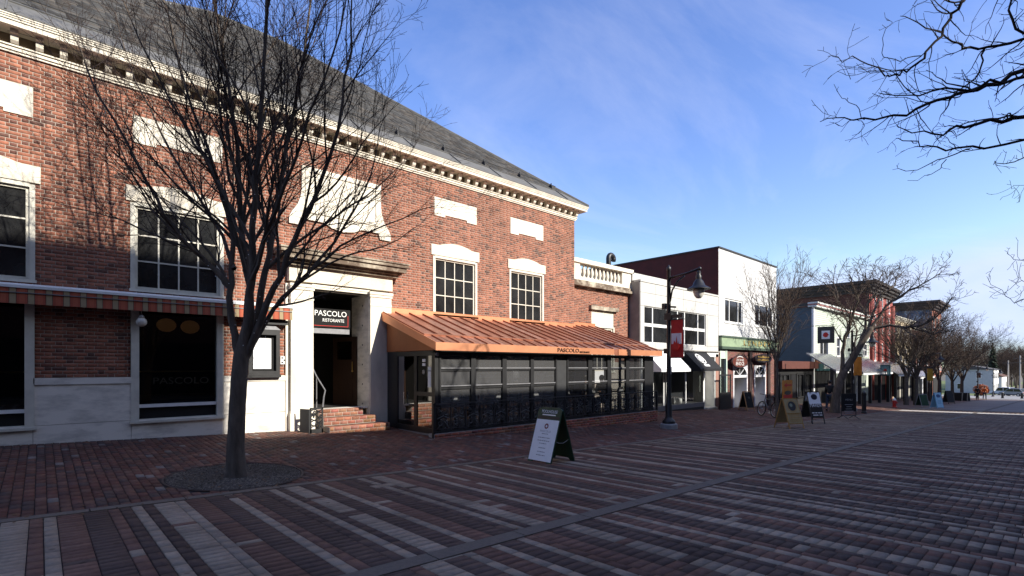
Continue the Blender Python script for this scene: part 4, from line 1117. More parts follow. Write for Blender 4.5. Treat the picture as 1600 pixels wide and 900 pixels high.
# --- inside the patio: tables, chairs, lamps, two diners
M['napkin'] = M['whiteprint']; M['tabletop'] = mat('table_top', (.05, .035, .025), .4, .2, 6)
txs = [8.0, 9.45, 10.9, 12.3, 13.75, 15.2]
refs = ['by the patio door', 'second from the patio door', 'third from the patio door', 'before the wide post', 'where the diners sit', 'by the bright end window']
for i, x in enumerate(txs):
    y = P_Y + .62
    t = thing('dining_table', 'small dark dining table inside the patio ' + refs[i], 'table', (x, y, FLOOR), 'tables inside the patio')
    part('top', M['tabletop'], t, (x - .36, x + .36, y - .36, y + .36, FLOOR + .72, FLOOR + .75))
    MB().lathe((x, y, FLOOR), [(.22, 0), (.22, .02), (.04, .05), (.035, .7), (.12, .72)], 12).build('pedestal', M['black'], t, smooth=True)
    n_ = thing('napkin', 'folded white napkin and plate on the patio table ' + refs[i], 'napkin', (x - .1, y - .15, FLOOR + .75), 'place settings in the patio')
    MB().lathe((x - .1, y - .15, FLOOR + .75), [(.06, 0), (.12, .012), (.13, .018)], 16).build('plate', M['whiteprint'], n_, smooth=True)
    MB().prism([(x - .22, FLOOR + .77), (x + .02, FLOOR + .77), (x - .03, FLOOR + .90), (x - .16, FLOOR + .88)], y - .2, y - .1).build('cloth', M['whiteprint'], n_)
    gl_ = thing('wine_glass', 'stemmed wine glass on the patio table ' + refs[i], 'glass', (x + .18, y - .1, FLOOR + .75), 'glasses in the patio')
    MB().lathe((x + .18, y - .1, FLOOR + .75), [(.035, 0), (.034, .004), (.005, .01), (.005, .08), (.03, .1), (.04, .14), (.032, .19)], 12).build('bowl', M['glass'], gl_, smooth=True)
    for s in (-1, 1):
        cx = x + s * .62
        c_ = thing('patio_chair', ['dark chair facing the far end at the patio table ', 'dark chair facing the door at the patio table '][s > 0] + refs[i], 'chair', (cx, y, FLOOR), 'chairs inside the patio')
        part('seat', M['wood'], c_, (cx - .2, cx + .2, y - .2, y + .2, FLOOR + .43, FLOOR + .47))
        part('backrest', M['wood'], c_, (cx + s * .18 - .015, cx + s * .18 + .015, y - .19, y + .19, FLOOR + .62, FLOOR + .88))
        for (a, b) in ((-1, -1), (1, -1), (-1, 1), (1, 1)):
            hi = .88 if a == s else .43
            part('leg', M['wood'], c_, (cx + a * .18 - .016, cx + a * .18 + .016, y + b * .18 - .016, y + b * .18 + .016, FLOOR, FLOOR + hi))
for k, (px, py) in enumerate(((712, 563), (796, 564), (862, 565), (977, 566))):
    Y = P_Y + .9; X, Z = onY(px, py, Y)
    l = thing('dome_pendant', 'half dome pendant lamp under the patio roof ' + ['near the glass door', 'in the third bay', 'before the wide post', 'by the end window'][k], 'lamp', (X, Y, .36), 'pendant lamps in the patio')
    MB().lathe((X, Y, Z), [(.17, .06), (.165, .02), (.13, -.05), (.07, -.09), (.01, -.10)], 18).build('bowl', mat('lamp_bowl', (.55, .40, .28), .5, .1, 4) if k < 3 else M['black'], l, smooth=True)
    MB().tube([(X, Y, Z + .05), (X, Y, .36)], .008, 5).build('rod', M['black'], l)
# ================================================================== PEOPLE
M['skin'] = mat('skin', (.50, .30, .21), .6, .08, 8)
def skinned(name, verts, edges, rad, mt, parent, sub=1):
    me = bpy.data.meshes.new(name); off = OFF[parent.name]
    me.from_pydata([tuple(Vector(v)) for v in verts], edges, []); me.update()
    o = link(name, me, mt, parent)
    md = o.modifiers.new('Skin', 'SKIN'); md.use_smooth_shade = True
    sv = me.skin_vertices[0].data
    for i, r in enumerate(rad):
        sv[i].radius = (r, r) if not hasattr(r, '__len__') else r
        sv[i].use_root = (i == 0)
    ss = o.modifiers.new('Sub', 'SUBSURF'); ss.levels = sub; ss.render_levels = sub
    return o
def person(label, loc, rz, pose, top, legs, hair, h=1.72, group=None, bag=None):
    p = thing('person', label, 'person', loc, group, rz)
    OFF[p.name] = Vector((0, 0, 0))
    s = h / 1.72
    if pose == 'sit': dz = -.42
    else: dz = 0
    lean = .06 if pose == 'sit' else .02
    J = {'pel': (0, 0, .95), 'sp': (0, lean * .4, 1.15), 'ch': (0, lean, 1.36), 'nb': (0, lean, 1.49), 'hb': (0, lean + .02, 1.56), 'hm': (0, lean + .035, 1.63), 'ht': (0, lean + .025, 1.70)}
    for sd, q in (('l', -1), ('r', 1)):
        J['sh' + sd] = (q * .17, lean, 1.42); f = q if pose == 'walk' else 0
        J['el' + sd] = (q * .23, lean - .03 - f * .10, 1.15)
        J['wr' + sd] = (q * .22, lean + .08 - f * .16, .92); J['ha' + sd] = (q * .21, lean + .11 - f * .18, .83)
        if pose == 'sit':
            J['el' + sd] = (q * .22, lean + .06, 1.16); J['wr' + sd] = (q * .15, lean + .30, 1.20); J['ha' + sd] = (q * .12, lean + .37, 1.21)
        J['hp' + sd] = (q * .095, 0, .90)
        if pose == 'sit':
            J['kn' + sd] = (q * .11, .42, .90); J['an' + sd] = (q * .11, .42, .50); J['to' + sd] = (q * .12, .58, .45)
        else:
            J['kn' + sd] = (q * .10, .03 + f * .15, .50); J['an' + sd] = (q * .10, f * .24 - .02, .09 + (.07 if f < 0 else 0)); J['to' + sd] = (q * .11, f * .24 + .14, .035 + (.02 if f < 0 else 0))
    for k in J: x, y, z = J[k]; J[k] = (x * s, y * s, (z + dz) * s)
    names = list(J); ix = {k: i for i, k in enumerate(names)}
    E = [('pel', 'sp'), ('sp', 'ch'), ('ch', 'nb'), ('nb', 'hb'), ('hb', 'hm'), ('hm', 'ht')]
    for sd in 'lr': E += [('ch', 'sh' + sd), ('sh' + sd, 'el' + sd), ('el' + sd, 'wr' + sd), ('wr' + sd, 'ha' + sd), ('pel', 'hp' + sd), ('hp' + sd, 'kn' + sd), ('kn' + sd, 'an' + sd), ('an' + sd, 'to' + sd)]
    RD = {'pel': .12, 'sp': .11, 'ch': .125, 'nb': .06, 'hb': .062, 'hm': .088, 'ht': .07, 'sh': .055, 'el': .042, 'wr': .03, 'ha': .034, 'hp': .085, 'kn': .056, 'an': .042, 'to': .035}
    rad = lambda k: RD.get(k, RD.get(k[:2], .05)) * s
    skinned('body', [J[k] for k in names], [(ix[a], ix[b]) for a, b in E], [rad(k) for k in names], M['skin'], p)
    def sub(nm, keys, grow, mt):
        kk = [k for k in keys]; jx = {k: i for i, k in enumerate(kk)}
        skinned(nm, [J[k] for k in kk], [(jx[a], jx[b]) for a, b in E if a in jx and b in jx], [rad(k) + grow * s for k in kk], mt, p)
    sub('jacket', ['pel', 'sp', 'ch', 'nb', 'shl', 'shr', 'ell', 'elr', 'wrl', 'wrr'], .026, top)
    sub('trousers', ['pel', 'hpl', 'hpr', 'knl', 'knr', 'anl', 'anr'], .018, legs)
    m = MB()
    for sd in 'lr': m.tube([J['an' + sd], J['to' + sd]], [.05 * s, .045 * s], 8)
    m.build('shoes', M['black'], p, smooth=True)
    x, y, z = J['hm']; m = MB(); m.ball((x, y - .022 * s, z + .035 * s), .102 * s, 12, .92, 1, 1); m.build('hair', hair, p, smooth=True)
    m = MB(); m.ball((x, y + .095 * s, z - .012 * s), .016 * s, 6, .8, 1.2, 1.3); 
    for q in (-1, 1): m.ball((x + q * .088 * s, y, z - .01 * s), .022 * s, 6, .4, 1, 1.3)
    m.build('face_features', M['skin'], p, smooth=True)
    if bag: m = MB(); hx, hy, hz = J['hal']; m.box(hx - .05, hx + .05, hy - .12, hy + .12, hz - .36, hz - .06); m.build('bag', bag, p)
    return p
M['hairdark'] = mat('dark_hair', (.02, .014, .01), .7, .2, 20); M['hairgrey'] = mat('grey_hair', (.3, .27, .24), .7, .2, 20)
M['jacketblk'] = mat('black_jacket', (.012, .012, .014), .8, .2, 10); M['jeans'] = mat('dark_jeans', (.02, .03, .055), .85, .2, 10)
M['jacketor'] = mat('orange_jacket', (.42, .10, .02), .8, .2, 10); M['shirtwhite'] = mat('white_shirt', (.6, .6, .58), .8, .1, 10)
person('seated diner in a white shirt inside the glass patio', (13.3, P_Y + .62, FLOOR), R(-90), 'sit', M['shirtwhite'], M['jeans'], M['hairgrey'])
person('seated diner in dark clothes inside the glass patio', (14.32, P_Y + .62, FLOOR), R(90), 'sit', M['jacketblk'], M['jeans'], M['hairdark'])

# ================================================================== WHITE TWO STOREY SHOP
SY = 12.45
def plan(x): return x
A0, A1 = 19.12, 26.5; AT = 3.80
S1 = thing('white_panel_shop', 'two storey shop faced with white stone panels beside the balustrade', 'building', (22.8, SY, gz(22.8, SY)))
zs = wz(1060, 548, SY)                                           # top of the shopfront
cols = [(1008, 1020), (1022, 1044), (1047, 1059), (1061, 1070), (1072, 1091), (1092.5, 1102)]
wr0, wr1 = wx(1007, SY), wx(1103, SY)
zA, zB, zC, zD = wz(1010, 479.5, SY), wz(1010, 504.5, SY), wz(1010, 509.5, SY), wz(1010, 534, SY)
m = holed_wall(MB(), SY + .02, A0, A1, zs, AT, [(wr0, wr1, zD - .03, zA + .03)], .1)
m.box(A0, A0 + .02, SY + .021, SY + 12, -2.9, AT); m.box(A0, A1, SY + .3, SY + 12, AT - .06, AT - .02); m.box(A1 - .02, A1, SY + .021, SY + 12, -2.9, AT)
sw = m.build('wall', M['mortar_dk'], S1)
M['stonewhite'] = mat('white_stone', (.50, .49, .46), .7, .14, 1.4, .06, 40)
pal_x = [A0] + [A0 + (A1 - A0) * k / 6 for k in range(1, 6)] + [A1]; pal_z = [zs + .04, zD - .35, zD - .04, zA + .04, zA + .62, AT - .09]
for i in range(6):
    for j in range(5):
        a, b, c_, d_ = pal_x[i], pal_x[i + 1], pal_z[j], pal_z[j + 1]
        if j == 2:
            if b < wr0 + .01 or a > wr1 - .01: segs = [(a, b)]
            else: segs = [q for q in ((a, min(b, wr0)), (max(a, wr1), b)) if q[1] - q[0] > .08]
        else: segs = [(a, b)]
        for (p_, q_) in segs: part('stone_panel', M['stonewhite'], sw, (p_ + .007, q_ - .007, SY, SY + .019, c_ + .007, d_ - .007))
part('coping', M['stonewhite'], S1, (A0 - .03, A1, SY - .03, SY + .3, AT - .08, AT)); part('raised_coping', M['stonewhite'], S1, (A0, A0 + 3.0, SY + .4, SY + 2, AT + .0, AT + .35))
part('side_facing', mat('grey_render', (.25, .23, .21), .9, .25, 2, .2, 30), S1, (A0 - .02, A0 - .001, SY + .03, SY + 3, -2.8, AT - .05))
wf = MB(); wf.box(wr0, wr1, SY + .05, SY + .09, zB, zC)
wf.box(wr0, wr1, SY + .05, SY + .088, zA, zA + .03); wf.box(wr0, wr1, SY + .05, SY + .088, zD - .03, zD)
edges = [wr0] + [(wx(cols[i][1], SY) + wx(cols[i + 1][0], SY)) / 2 for i in range(5)] + [wr1]
for e in edges: wf.box(e - .035, e + .035, SY + .045, SY + .092, zD, zA)
wfo = wf.build('window', M['white'], S1)
for i in range(6):
    for (z0, z1) in ((zD, zC), (zB, zA)):
        MB().poly([(edges[i] + .03, SY + .075, z0), (edges[i + 1] - .03, SY + .075, z0), (edges[i + 1] - .03, SY + .075, z1), (edges[i] + .03, SY + .075, z1)]).build('pane', M['darkglass'], wfo)
# shopfront: bay display windows, recessed door
gA = gz(23, SY)
part('shop_room', M['void'], S1, (A0 + .05, A1 - .05, SY + 2.2, SY + 2.3, -2.8, zs), (A0 + .05, A1 - .05, SY + .3, SY + 2.2, zs - .06, zs - .02))
part('fascia_board', M['white'], S1, (A0, A1, SY - .02, SY + .03, zs - .25, zs + .035)); part('ledge', M['concrete'], S1, (A0, A1, SY - .1, SY + .05, zs + .0, zs + .05))
xd = wx(1100, SY); zl = wz(1060, 632, SY)
for (a, b, yy) in ((A0 + .1, wx(1038, SY), SY), (wx(1041, SY), xd, SY - .0)):
    part('stall_riser', M['charcoal'], S1, (a, b, yy, yy + .2, gz(b, SY) - .1, zl - .22)); part('display_shelf', M['grey'], S1, (a, b, yy - .03, yy + 1.0, zl - .22, zl))
    fr = MB(); fr.box(a, a + .06, yy, yy + .06, zl, zs - .25); fr.box(b - .06, b, yy, yy + .06, zl, zs - .25); fr.box((a + b) / 2 - .03, (a + b) / 2 + .03, yy, yy + .06, zl, zs - .25)
    fo = fr.build('shop_window', M['white'], S1)
    MB().poly([(a, yy + .03, zl), (b, yy + .03, zl), (b, yy + .03, zs - .25), (a, yy + .03, zs - .25)]).build('pane', M['shopglass'], fo)
    part('back_panel', M['charcoal'], S1, (a, b, yy + 1.0, yy + 1.05, zl, zs - .3))
part('door_panel', mat('pale_door', (.55, .53, .48), .6, .08, 3), S1, (xd + .55, A1 - .35, SY + .55, SY + .6, -2.7, zs - .3)); part('door_jamb', M['white'], S1, (xd + .0, xd + .08, SY, SY + .6, -2.75, zs - .25), (A1 - .42, A1 - .34, SY + .0, SY + .6, -2.75, zs - .25))
part('door_step', M['limestone'], S1, (xd + .08, A1 - .4, SY - .15, SY + .6, -2.8, gz(26, SY) + .1))
part('end_pier', mat('pink_brick', (.33, .18, .14), .9, .3, 20, .3, 60), S1, (A1 - .33, A1 - .02, SY - .02, SY + .3, -2.8, zs - .1))
for k, px in enumerate((1052, 1062, 1088, 1094)):
    X = wx(px, SY + .5); d = thing('display_item', ['white vase in the shop window', 'small white box in the shop window', 'white bowl in the shop window', 'tall white display figure in the shop window'][k], 'ornament', (X, SY + .5, zl))
    pr = [[(.07, 0), (.1, .1), (.05, .25), (.07, .3)], [(.11, 0), (.11, .2), (.1, .22)], [(.05, 0), (.14, .1), (.15, .14)], [(.12, 0), (.06, .1), (.09, .7), (.15, 1.05), (.05, 1.15), (.08, 1.3), (.03, 1.4)]][k]
    MB().lathe((X, SY + .5, zl), pr, 12).build('body', M['whiteprint'], d, smooth=True); MB().lathe((X, SY + .5, zl), [(.1, -.001), (.1, .012)], 12).build('base', M['black'], d)
def awning(label, x0, x1, zt_, zb_, out_, mt, side=True, y=SY):
    a = thing('shop_awning', label, 'awning', ((x0 + x1) / 2, y, zt_))
    MB().prism([(y - .01, zt_), (y - out_, zb_ + .12), (y - out_, zb_ + .10), (y - .01, zt_ - .03)], x0, x1, 'x').build('canopy', mt, a)
    part('valance', mt, a, (x0, x1, y - out_ - .004, y - out_ + .01, zb_, zb_ + .12))
    if side:
        for x in (x0, x1): MB().prism([(y - .01, zt_), (y - out_, zb_ + .11), (y - out_, zb_), (y - .01, zb_)], x - .006, x + .006, 'x').build('side_cheek', mt, a)
    m = MB()
    for x in (x0 + .02, x1 - .02): m.tube([(x, y - .02, zb_ + .05), (x, y - out_ + .02, zb_ + .09)], .012, 6)
    m.build('arm', M['grey'], a)
    return a
M['awnwhite'] = mat('white_canvas', (.68, .69, .70), .85, .08, 2, .1, 12); M['awnblack'] = mat('black_canvas', (.012, .012, .014), .85, .2, 4, .1, 12)
awning('white canvas awning over the shop window next to the patio', wx(1016, SY - .3), wx(1056, SY - .1), zs - .02, wz(1040, 581, SY - .8), .85, M['awnwhite'])
ab = awning('black canvas awning with a round white logo', wx(1075, SY - .2), wx(1109, SY - .2), zs - .02, wz(1095, 580, SY - .8), .85, M['awnblack'])
z0_, z1_ = zs - .02, wz(1095, 580, SY - .8) + .12
cx_ = wx(1096, SY - .4); sl_ = Vector((0, -.85, z1_ - z0_)).normalized(); nn_ = Vector((1, 0, 0)).cross(-sl_)
cc_ = Vector((cx_, SY - .36, z0_ + (z1_ - z0_) * .42)) + nn_ * .004
if nn_.y > 0: nn_ = -nn_
cc_ = Vector((cx_, SY - .36, z0_ + (z1_ - z0_) * .42)) + nn_ * .006
m = MB(); n = 24
for k in range(n):
    a0, a1 = 2 * math.pi * k / n, 2 * math.pi * (k + 1) / n
    f_ = lambda a, r: cc_ + Vector((1, 0, 0)) * math.cos(a) * r - sl_ * math.sin(a) * r * 1.05
    m.poly([f_(a0, .33), f_(a1, .33), f_(a1, .26), f_(a0, .26)])
m.poly([f_(2 * math.pi * k / 12, .17 + .04 * (k % 2)) for k in range(12)])
m.build('logo', M['whiteprint'], ab)
m = MB().obox(cc_ + sl_ * .46, (.25, 0, 0), sl_ * .07, nn_ * .002); m.build('logo_name', M['whiteprint'], ab)

# ================================================================== TALL WHITE BUILDING WITH MAROON FLANK
C0, C1 = 26.54, 34.6; CT = 6.34
S2 = thing('white_brick_building', 'tall white painted brick building with a dark maroon side wall', 'building', (30.5, SY, gz(30.5, SY)))
zg1, zg0 = wz(1124, 527, SY), wz(1124, 541, SY)
ups = [(wx(1133, SY), wx(1161, SY), wz(1135, 503, SY), wz(1135, 466, SY)), (wx(1180, SY), wx(1207, SY), wz(1182, 509, SY), wz(1182, 474, SY))]
M['whitebrick'] = attr_mat('white_brick', rough=.7, nscale=12, namt=.06, bump=.3, big=.05)
m = holed_wall(MB(), SY + .006, C0, C1, zg1, CT, ups, .15); m.box(C1 - .03, C1, SY + .01, SY + 14, -3.2, CT); m.box(C0, C1, SY + .3, SY + 14, CT - .1, CT - .05)
m.box(C0, C1, SY + 14, SY + 14.1, -3, CT)
cw = m.build('wall', M['white'], S2)
lay(brick_pieces(brick_cells(C0, C1, zg1, CT - .02, [(a - .02, b + .02, c - .03, d + .02) for a, b, c, d in ups], L=.21, H=.07), SY + .006, .005, lambda u, v, h: (random.uniform(.50, .60),) * 3), 'brick', 'brickwork', M['whitebrick'], cw, limit=0)
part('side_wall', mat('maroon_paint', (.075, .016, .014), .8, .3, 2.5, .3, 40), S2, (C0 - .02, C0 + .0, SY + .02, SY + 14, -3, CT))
part('coping', M['charcoal'], S2, (C0 - .06, C1 + .04, SY - .05, SY + .2, CT, CT + .08), (C0 - .06, C0 + .2, SY + .2, SY + 14, CT, CT + .079))
for (a, b, c, d) in ups:
    fr = MB(); 
    for (p, q) in ((a, a + .08), (a + (b - a) * .27 - .03, a + (b - a) * .27 + .03), (a + (b - a) * .76 - .03, a + (b - a) * .76 + .03), (b - .08, b)): fr.box(p, q, SY + .05, SY + .12, c, d)
    fr.box(a, b, SY + .052, SY + .118, d - .08, d); fr.box(a, b, SY + .052, SY + .118, c, c + .07); fr.box(a - .06, b + .06, SY - .04, SY + .06, c - .07, c)
    fo = fr.build('window', M['white'], S2)
    MB().poly([(a, SY + .09, c), (b, SY + .09, c), (b, SY + .09, d), (a, SY + .09, d)]).build('pane', M['darkglass'], fo)
gb = thing('green_fascia_sign', 'pale green fascia board with gold lettering above the brick doorways', 'sign', ((C0 + C1) / 2, SY, zg0))
part('board', mat('pale_green_paint', (.24, .32, .20), .7, .2, 4, .1, 30), gb, (C0 + .02, C1, SY - .16, SY + .02, zg0, zg1))
part('moulding', mat('dark_green_paint', (.05, .08, .055), .6, .2, 4), gb, (C0 + .0, C1 + .02, SY - .2, SY + .02, zg1, zg1 + .1), (C0 + .0, C1 + .02, SY - .2, SY + .02, zg0 - .14, zg0 - .001))
text('lettering', 'L E N D E R', .40, M['goldprint'], gb, ((wx(1157, SY) + wx(1200, SY)) / 2, SY - .165, (zg0 + zg1) / 2), width=wx(1200, SY - .16) - wx(1157, SY - .16), depth_=.012)
# ground floor: red brick with two arched white doorways
d1 = (wx(1145, SY), wx(1167.5, SY)); d2 = (wx(1178, SY), wx(1196, SY)); zdt = wz(1155, 571, SY); zgl = zg0 - .14
gw = (C0 + .12, wx(1135, SY), -2.0, zgl - .02)
m = holed_wall(MB(), SY + .006, C0, C1, -3.2, zgl, [(d1[0], d1[1], -3.2, zdt), (d2[0], d2[1], -3.2, zdt), gw], .12)
lw = m.build('shopfront_wall', M['mortar_dk'], S2)
lay(brick_pieces(brick_cells(C0, C1, gz(C1, SY), zgl, [(d1[0], d1[1], -3.2, zdt), (d2[0], d2[1], -3.2, zdt), gw], bond='running'), SY + .006, .006, lambda u, v, h: tuple(q * random.uniform(.75, 1.15) for q in random.choice([(.17, .055, .042), (.14, .045, .038), (.2, .075, .055)]))), 'brick', 'brickwork', M['brick'], lw, limit=0)
M['dkbrown'] = mat('dark_brown_paint', (.035, .02, .017), .6, .2, 5)
for (p_, q_) in ((d1[1] + .15, d1[1] + .55), (d2[1] + .25, d2[1] + .6), (C1 - .35, C1)): part('pier', M['dkbrown'], S2, (p_, q_, SY - .08, SY + .02, -3.2, zgl))
M['doorwhite'] = mat('lilac_white_paint', (.58, .58, .60), .55, .06, 3)
for i, (a, b) in enumerate((d1, d2)):
    gzz = gz(b, SY); ztr = zdt - .62
    fr = MB(); fr.box(a, a + .12, SY - .03, SY + .12, gzz - .05, zdt); fr.box(b - .12, b, SY - .03, SY + .12, gzz - .05, zdt)
    fr.box(a + .12, b - .12, SY - .02, SY + .12, ztr - .07, ztr + .07)
    cx = (a + b) / 2; rr_ = (b - a) / 2 - .12
    arch = [(a + .0, zdt)] + [(a, ztr + .07)] + [(cx - rr_ * math.cos(math.pi * k / 12), ztr + .07 + (zdt - ztr - .14) * math.sin(math.pi * k / 12)) for k in range(13)] + [(b, ztr + .07), (b, zdt)]
    for k in range(12):
        t0, t1 = math.pi * k / 12, math.pi * (k + 1) / 12; hgt = zdt - ztr - .14
        p0 = (cx - rr_ * math.cos(t0), ztr + .07 + hgt * math.sin(t0)); p1 = (cx - rr_ * math.cos(t1), ztr + .07 + hgt * math.sin(t1))
        fr.poly([(p0[0], SY - .02, p0[1]), (p1[0], SY - .02, p1[1]), (p1[0], SY - .02, zdt), (p0[0], SY - .02, zdt)])
    for t_ in (.25, .5, .75): fr.tube([(cx, SY + .03, ztr + .07), (cx - rr_ * math.cos(math.pi * t_), SY + .03, ztr + .07 + hgt * math.sin(math.pi * t_))], .02, 5)
    do = fr.build('doorway', M['doorwhite'], S2)
    MB().poly([(a, SY + .06, ztr), (b, SY + .06, ztr), (b, SY + .06, zdt), (a, SY + .06, zdt)]).build('fanlight', M['darkglass'], do)
    part('side_lining', M['doorwhite'], do, (b - .125, b - .12, SY + .12, SY + .9, gzz - .05, ztr)); part('side_lining', M['doorwhite'], do, (a + .12, a + .125, SY + .12, SY + .9, gzz - .05, ztr))
    lf = MB(); xa, xb, y_ = a + .12, b - .12, SY + .85; lf.box(xa, xa + .1, y_, y_ + .05, gzz, ztr - .07); lf.box(xb - .1, xb, y_, y_ + .05, gzz, ztr - .07); lf.box(xa + .1, xb - .1, y_ + .001, y_ + .049, gzz, gzz + .75); lf.box(xa + .1, xb - .1, y_ + .001, y_ + .049, ztr - .2, ztr - .07)
    for k in range(1, 3): x = xa + .1 + (xb - xa - .2) * k / 3; lf.box(x - .015, x + .015, y_ + .01, y_ + .04, gzz + .75, ztr - .2)
    for k in range(1, 4): z = gzz + .75 + (ztr - .95 - gzz) * k / 4; lf.box(xa + .1, xb - .1, y_ + .012, y_ + .042, z - .015, z + .015)
    lfo = lf.build('door', M['doorwhite'], do)
    MB().poly([(xa, y_ + .03, gzz + .75), (xb, y_ + .03, gzz + .75), (xb, y_ + .03, ztr - .2), (xa, y_ + .03, ztr - .2)]).build('pane', M['darkglass'], do)
    part('door_step', M['concrete'], do, (a - .05, b + .05, SY - .1, SY + .9, gzz - .1, gzz + .04))
fr = MB(); a, b, c, d = gw
gm_ = mat('mint_paint', (.52, .62, .54), .6, .08, 4)
fr.box(a, a + .08, SY - .03, SY + .12, -2.8, d); fr.box(b - .12, b, SY - .05, SY + .12, -2.8, d); fr.box(a, b, SY - .02, SY + .12, d - .5, d); fr.box(a, b, SY - .02, SY + .12, c, c + .08)
fo = fr.build('side_window', gm_, S2); MB().poly([(a, SY + .06, c), (b, SY + .06, c), (b, SY + .06, d), (a, SY + .06, d)]).build('pane', M['darkglass'], fo)
def oval_sign(label, px, py, wpx, hpx, Y, mt, rows, tm, cap=False):
    X, Z = onY(px, py, Y); w_ = (wx(px + wpx / 2, Y) - wx(px - wpx / 2, Y)) / 2; h_ = abs(wz(px, py - hpx / 2, Y) - wz(px, py + hpx / 2, Y)) / 2
    s = thing('oval_sign', label, 'sign', (X, Y, Z))
    m = MB(); n = 28; pts = [(X + w_ * math.cos(2 * math.pi * k / n), Z + h_ * math.sin(2 * math.pi * k / n)) for k in range(n)]
    m.prism(pts, Y - .03, Y + .03); m.build('board', mt, s)
    rim = MB(); rim.tube([(X + w_ * math.cos(2 * math.pi * k / n), Y - .03, Z + h_ * math.sin(2 * math.pi * k / n)) for k in range(n + 1)], .022, 6); rim.build('rim', M['black'], s)
    for (t_, dz, size, wd) in rows: text('lettering', t_, size * h_, tm, s, (X, Y - .036, Z + dz * h_), width=wd * w_ * 2)
    if cap: 
        m = MB(); n = 10
        for k in range(n):
            a0, a1 = math.pi * (.2 + .6 * k / n), math.pi * (.2 + .6 * (k + 1) / n)
            m.poly([(X + .5 * w_ * math.cos(a), Y - .036, Z + h_ * (.3 + r * math.sin(a))) for a, r in ((a0, .62), (a1, .62), (a1, .46), (a0, .46))])
        m.build('arc', tm, s)
    m = MB()
    for q in (-.5, .5): m.tube([(X + q * w_, Y + .02, Z + h_ * .6), (X + q * w_, SY, Z + h_ * .6)], .015, 5)
    m.build('bracket', M['black'], s)
    return s
oval_sign('dark red oval sign reading 802 above a white arched doorway', 1155.5, 565, 24, 19, SY - .25, mat('oxblood_paint', (.10, .022, .012), .5, .15, 5), [('ZONE', .22, .55, .5), ('802', -.38, .75, .56)], mat('pewter_print', (.55, .54, .52), .6, 0), True)
oval_sign('brown oval sign with gold script above the second doorway', 1192, 560, 26, 12, SY - .25, mat('brown_sign', (.035, .018, .012), .5, .15, 5), [('Yellow', .35, .75, .7), ('clothing', -.4, .62, .7)], M['goldprint'])

# ================================================================== LOW DARK SHOP, MINT BUILDING, RED BUILDING AND ON DOWN THE STREET
def far_building(name, label, x0, x1, ztop, wallm, sidem, wins=(), cornice=None, depth_=14, y=SY, sidewin=None, win_frame='white', roofm='charcoal', corn_h=.5, corn_p=.35):
    zb = gz(x1, y) - .4
    b = thing(name, label, 'building', ((x0 + x1) / 2, y, gz((x0 + x1) / 2, y)))
    hl = [(a, b_, c, d) for (a, b_, c, d, *_r) in wins]
    m = holed_wall(MB(), y, x0, x1, zb, ztop, hl, .12); m.box(x0 + .01, x1 - .01, y + .3, y + depth_, ztop - .15, ztop - .1); m.box(x1 - .02, x1, y + .001, y + depth_, zb, ztop); m.box(x0, x1, y + depth_, y + depth_ + .1, zb, ztop)
    m.build('wall', wallm, b)
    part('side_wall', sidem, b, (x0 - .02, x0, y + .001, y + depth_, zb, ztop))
    for q in wins:
        a, b_, c, d = q[:4]; nx, nz = (q[4], q[5]) if len(q) > 4 else (1, 2)
        fm = q[6] if len(q) > 6 else win_frame; fw = .07
        fr = MB(); fr.box(a - .06, a + fw, y - .04, y + .1, c, d); fr.box(b_ - fw, b_ + .06, y - .04, y + .1, c, d); fr.box(a + fw, b_ - fw, y - .038, y + .1, d - fw, d + .05); fr.box(a - .1, b_ + .1, y - .08, y + .1, c - .07, c + .03)
        for i in range(1, nx): x = a + (b_ - a) * i / nx; fr.box(x - .035, x + .035, y + .02, y + .09, c, d)
        for i in range(1, nz): z = c + (d - c) * i / nz; fr.box(a, b_, y + .022, y + .088, z - .03, z + .03)
        fo = fr.build('window', M[fm], b); MB().poly([(a, y + .07, c), (b_, y + .07, c), (b_, y + .07, d), (a, y + .07, d)]).build('pane', M['darkglass'], fo)
    if cornice:
        m = MB(); p = corn_p
        for k in range(4): q = p * (k + 1) / 4; m.box(x0 - q, x1 + q, y - q, y + depth_, ztop + corn_h * k / 4 - corn_h * .2, ztop + corn_h * (k + 1) / 4 - corn_h * .2)
        m.build('cornice', cornice, b)
    return b
# low dark shop
L0, L1 = 34.62, 41.68
zlow = wz(1255, 566, SY)
lowb = far_building('low_shop', 'single storey dark shop with a red-brown fascia between taller buildings', L0, L1, zlow, mat('black_shopfront', (.012, .012, .012), .6, .3, 3), M['charcoal'],
                    [(L0 + .5, L0 + 2.2, -2.1, -.5, 2, 1, 'black'), (L0 + 3.6, L0 + 5.0, -2.1, -.5, 2, 1, 'black'), (L0 + 5.3, L0 + 6.7, -2.1, -.5, 1, 1, 'black')])
part('fascia', mat('redbrown_fascia', (.10, .03, .02), .7, .2, 3), lowb, (L0, L1 + .1, SY - .35, SY - .002, zlow - .45, zlow + .05))
part('door', M['black'], lowb, (L0 + 2.5, L0 + 3.4, SY - .04, SY - .001, -2.7, -.5))
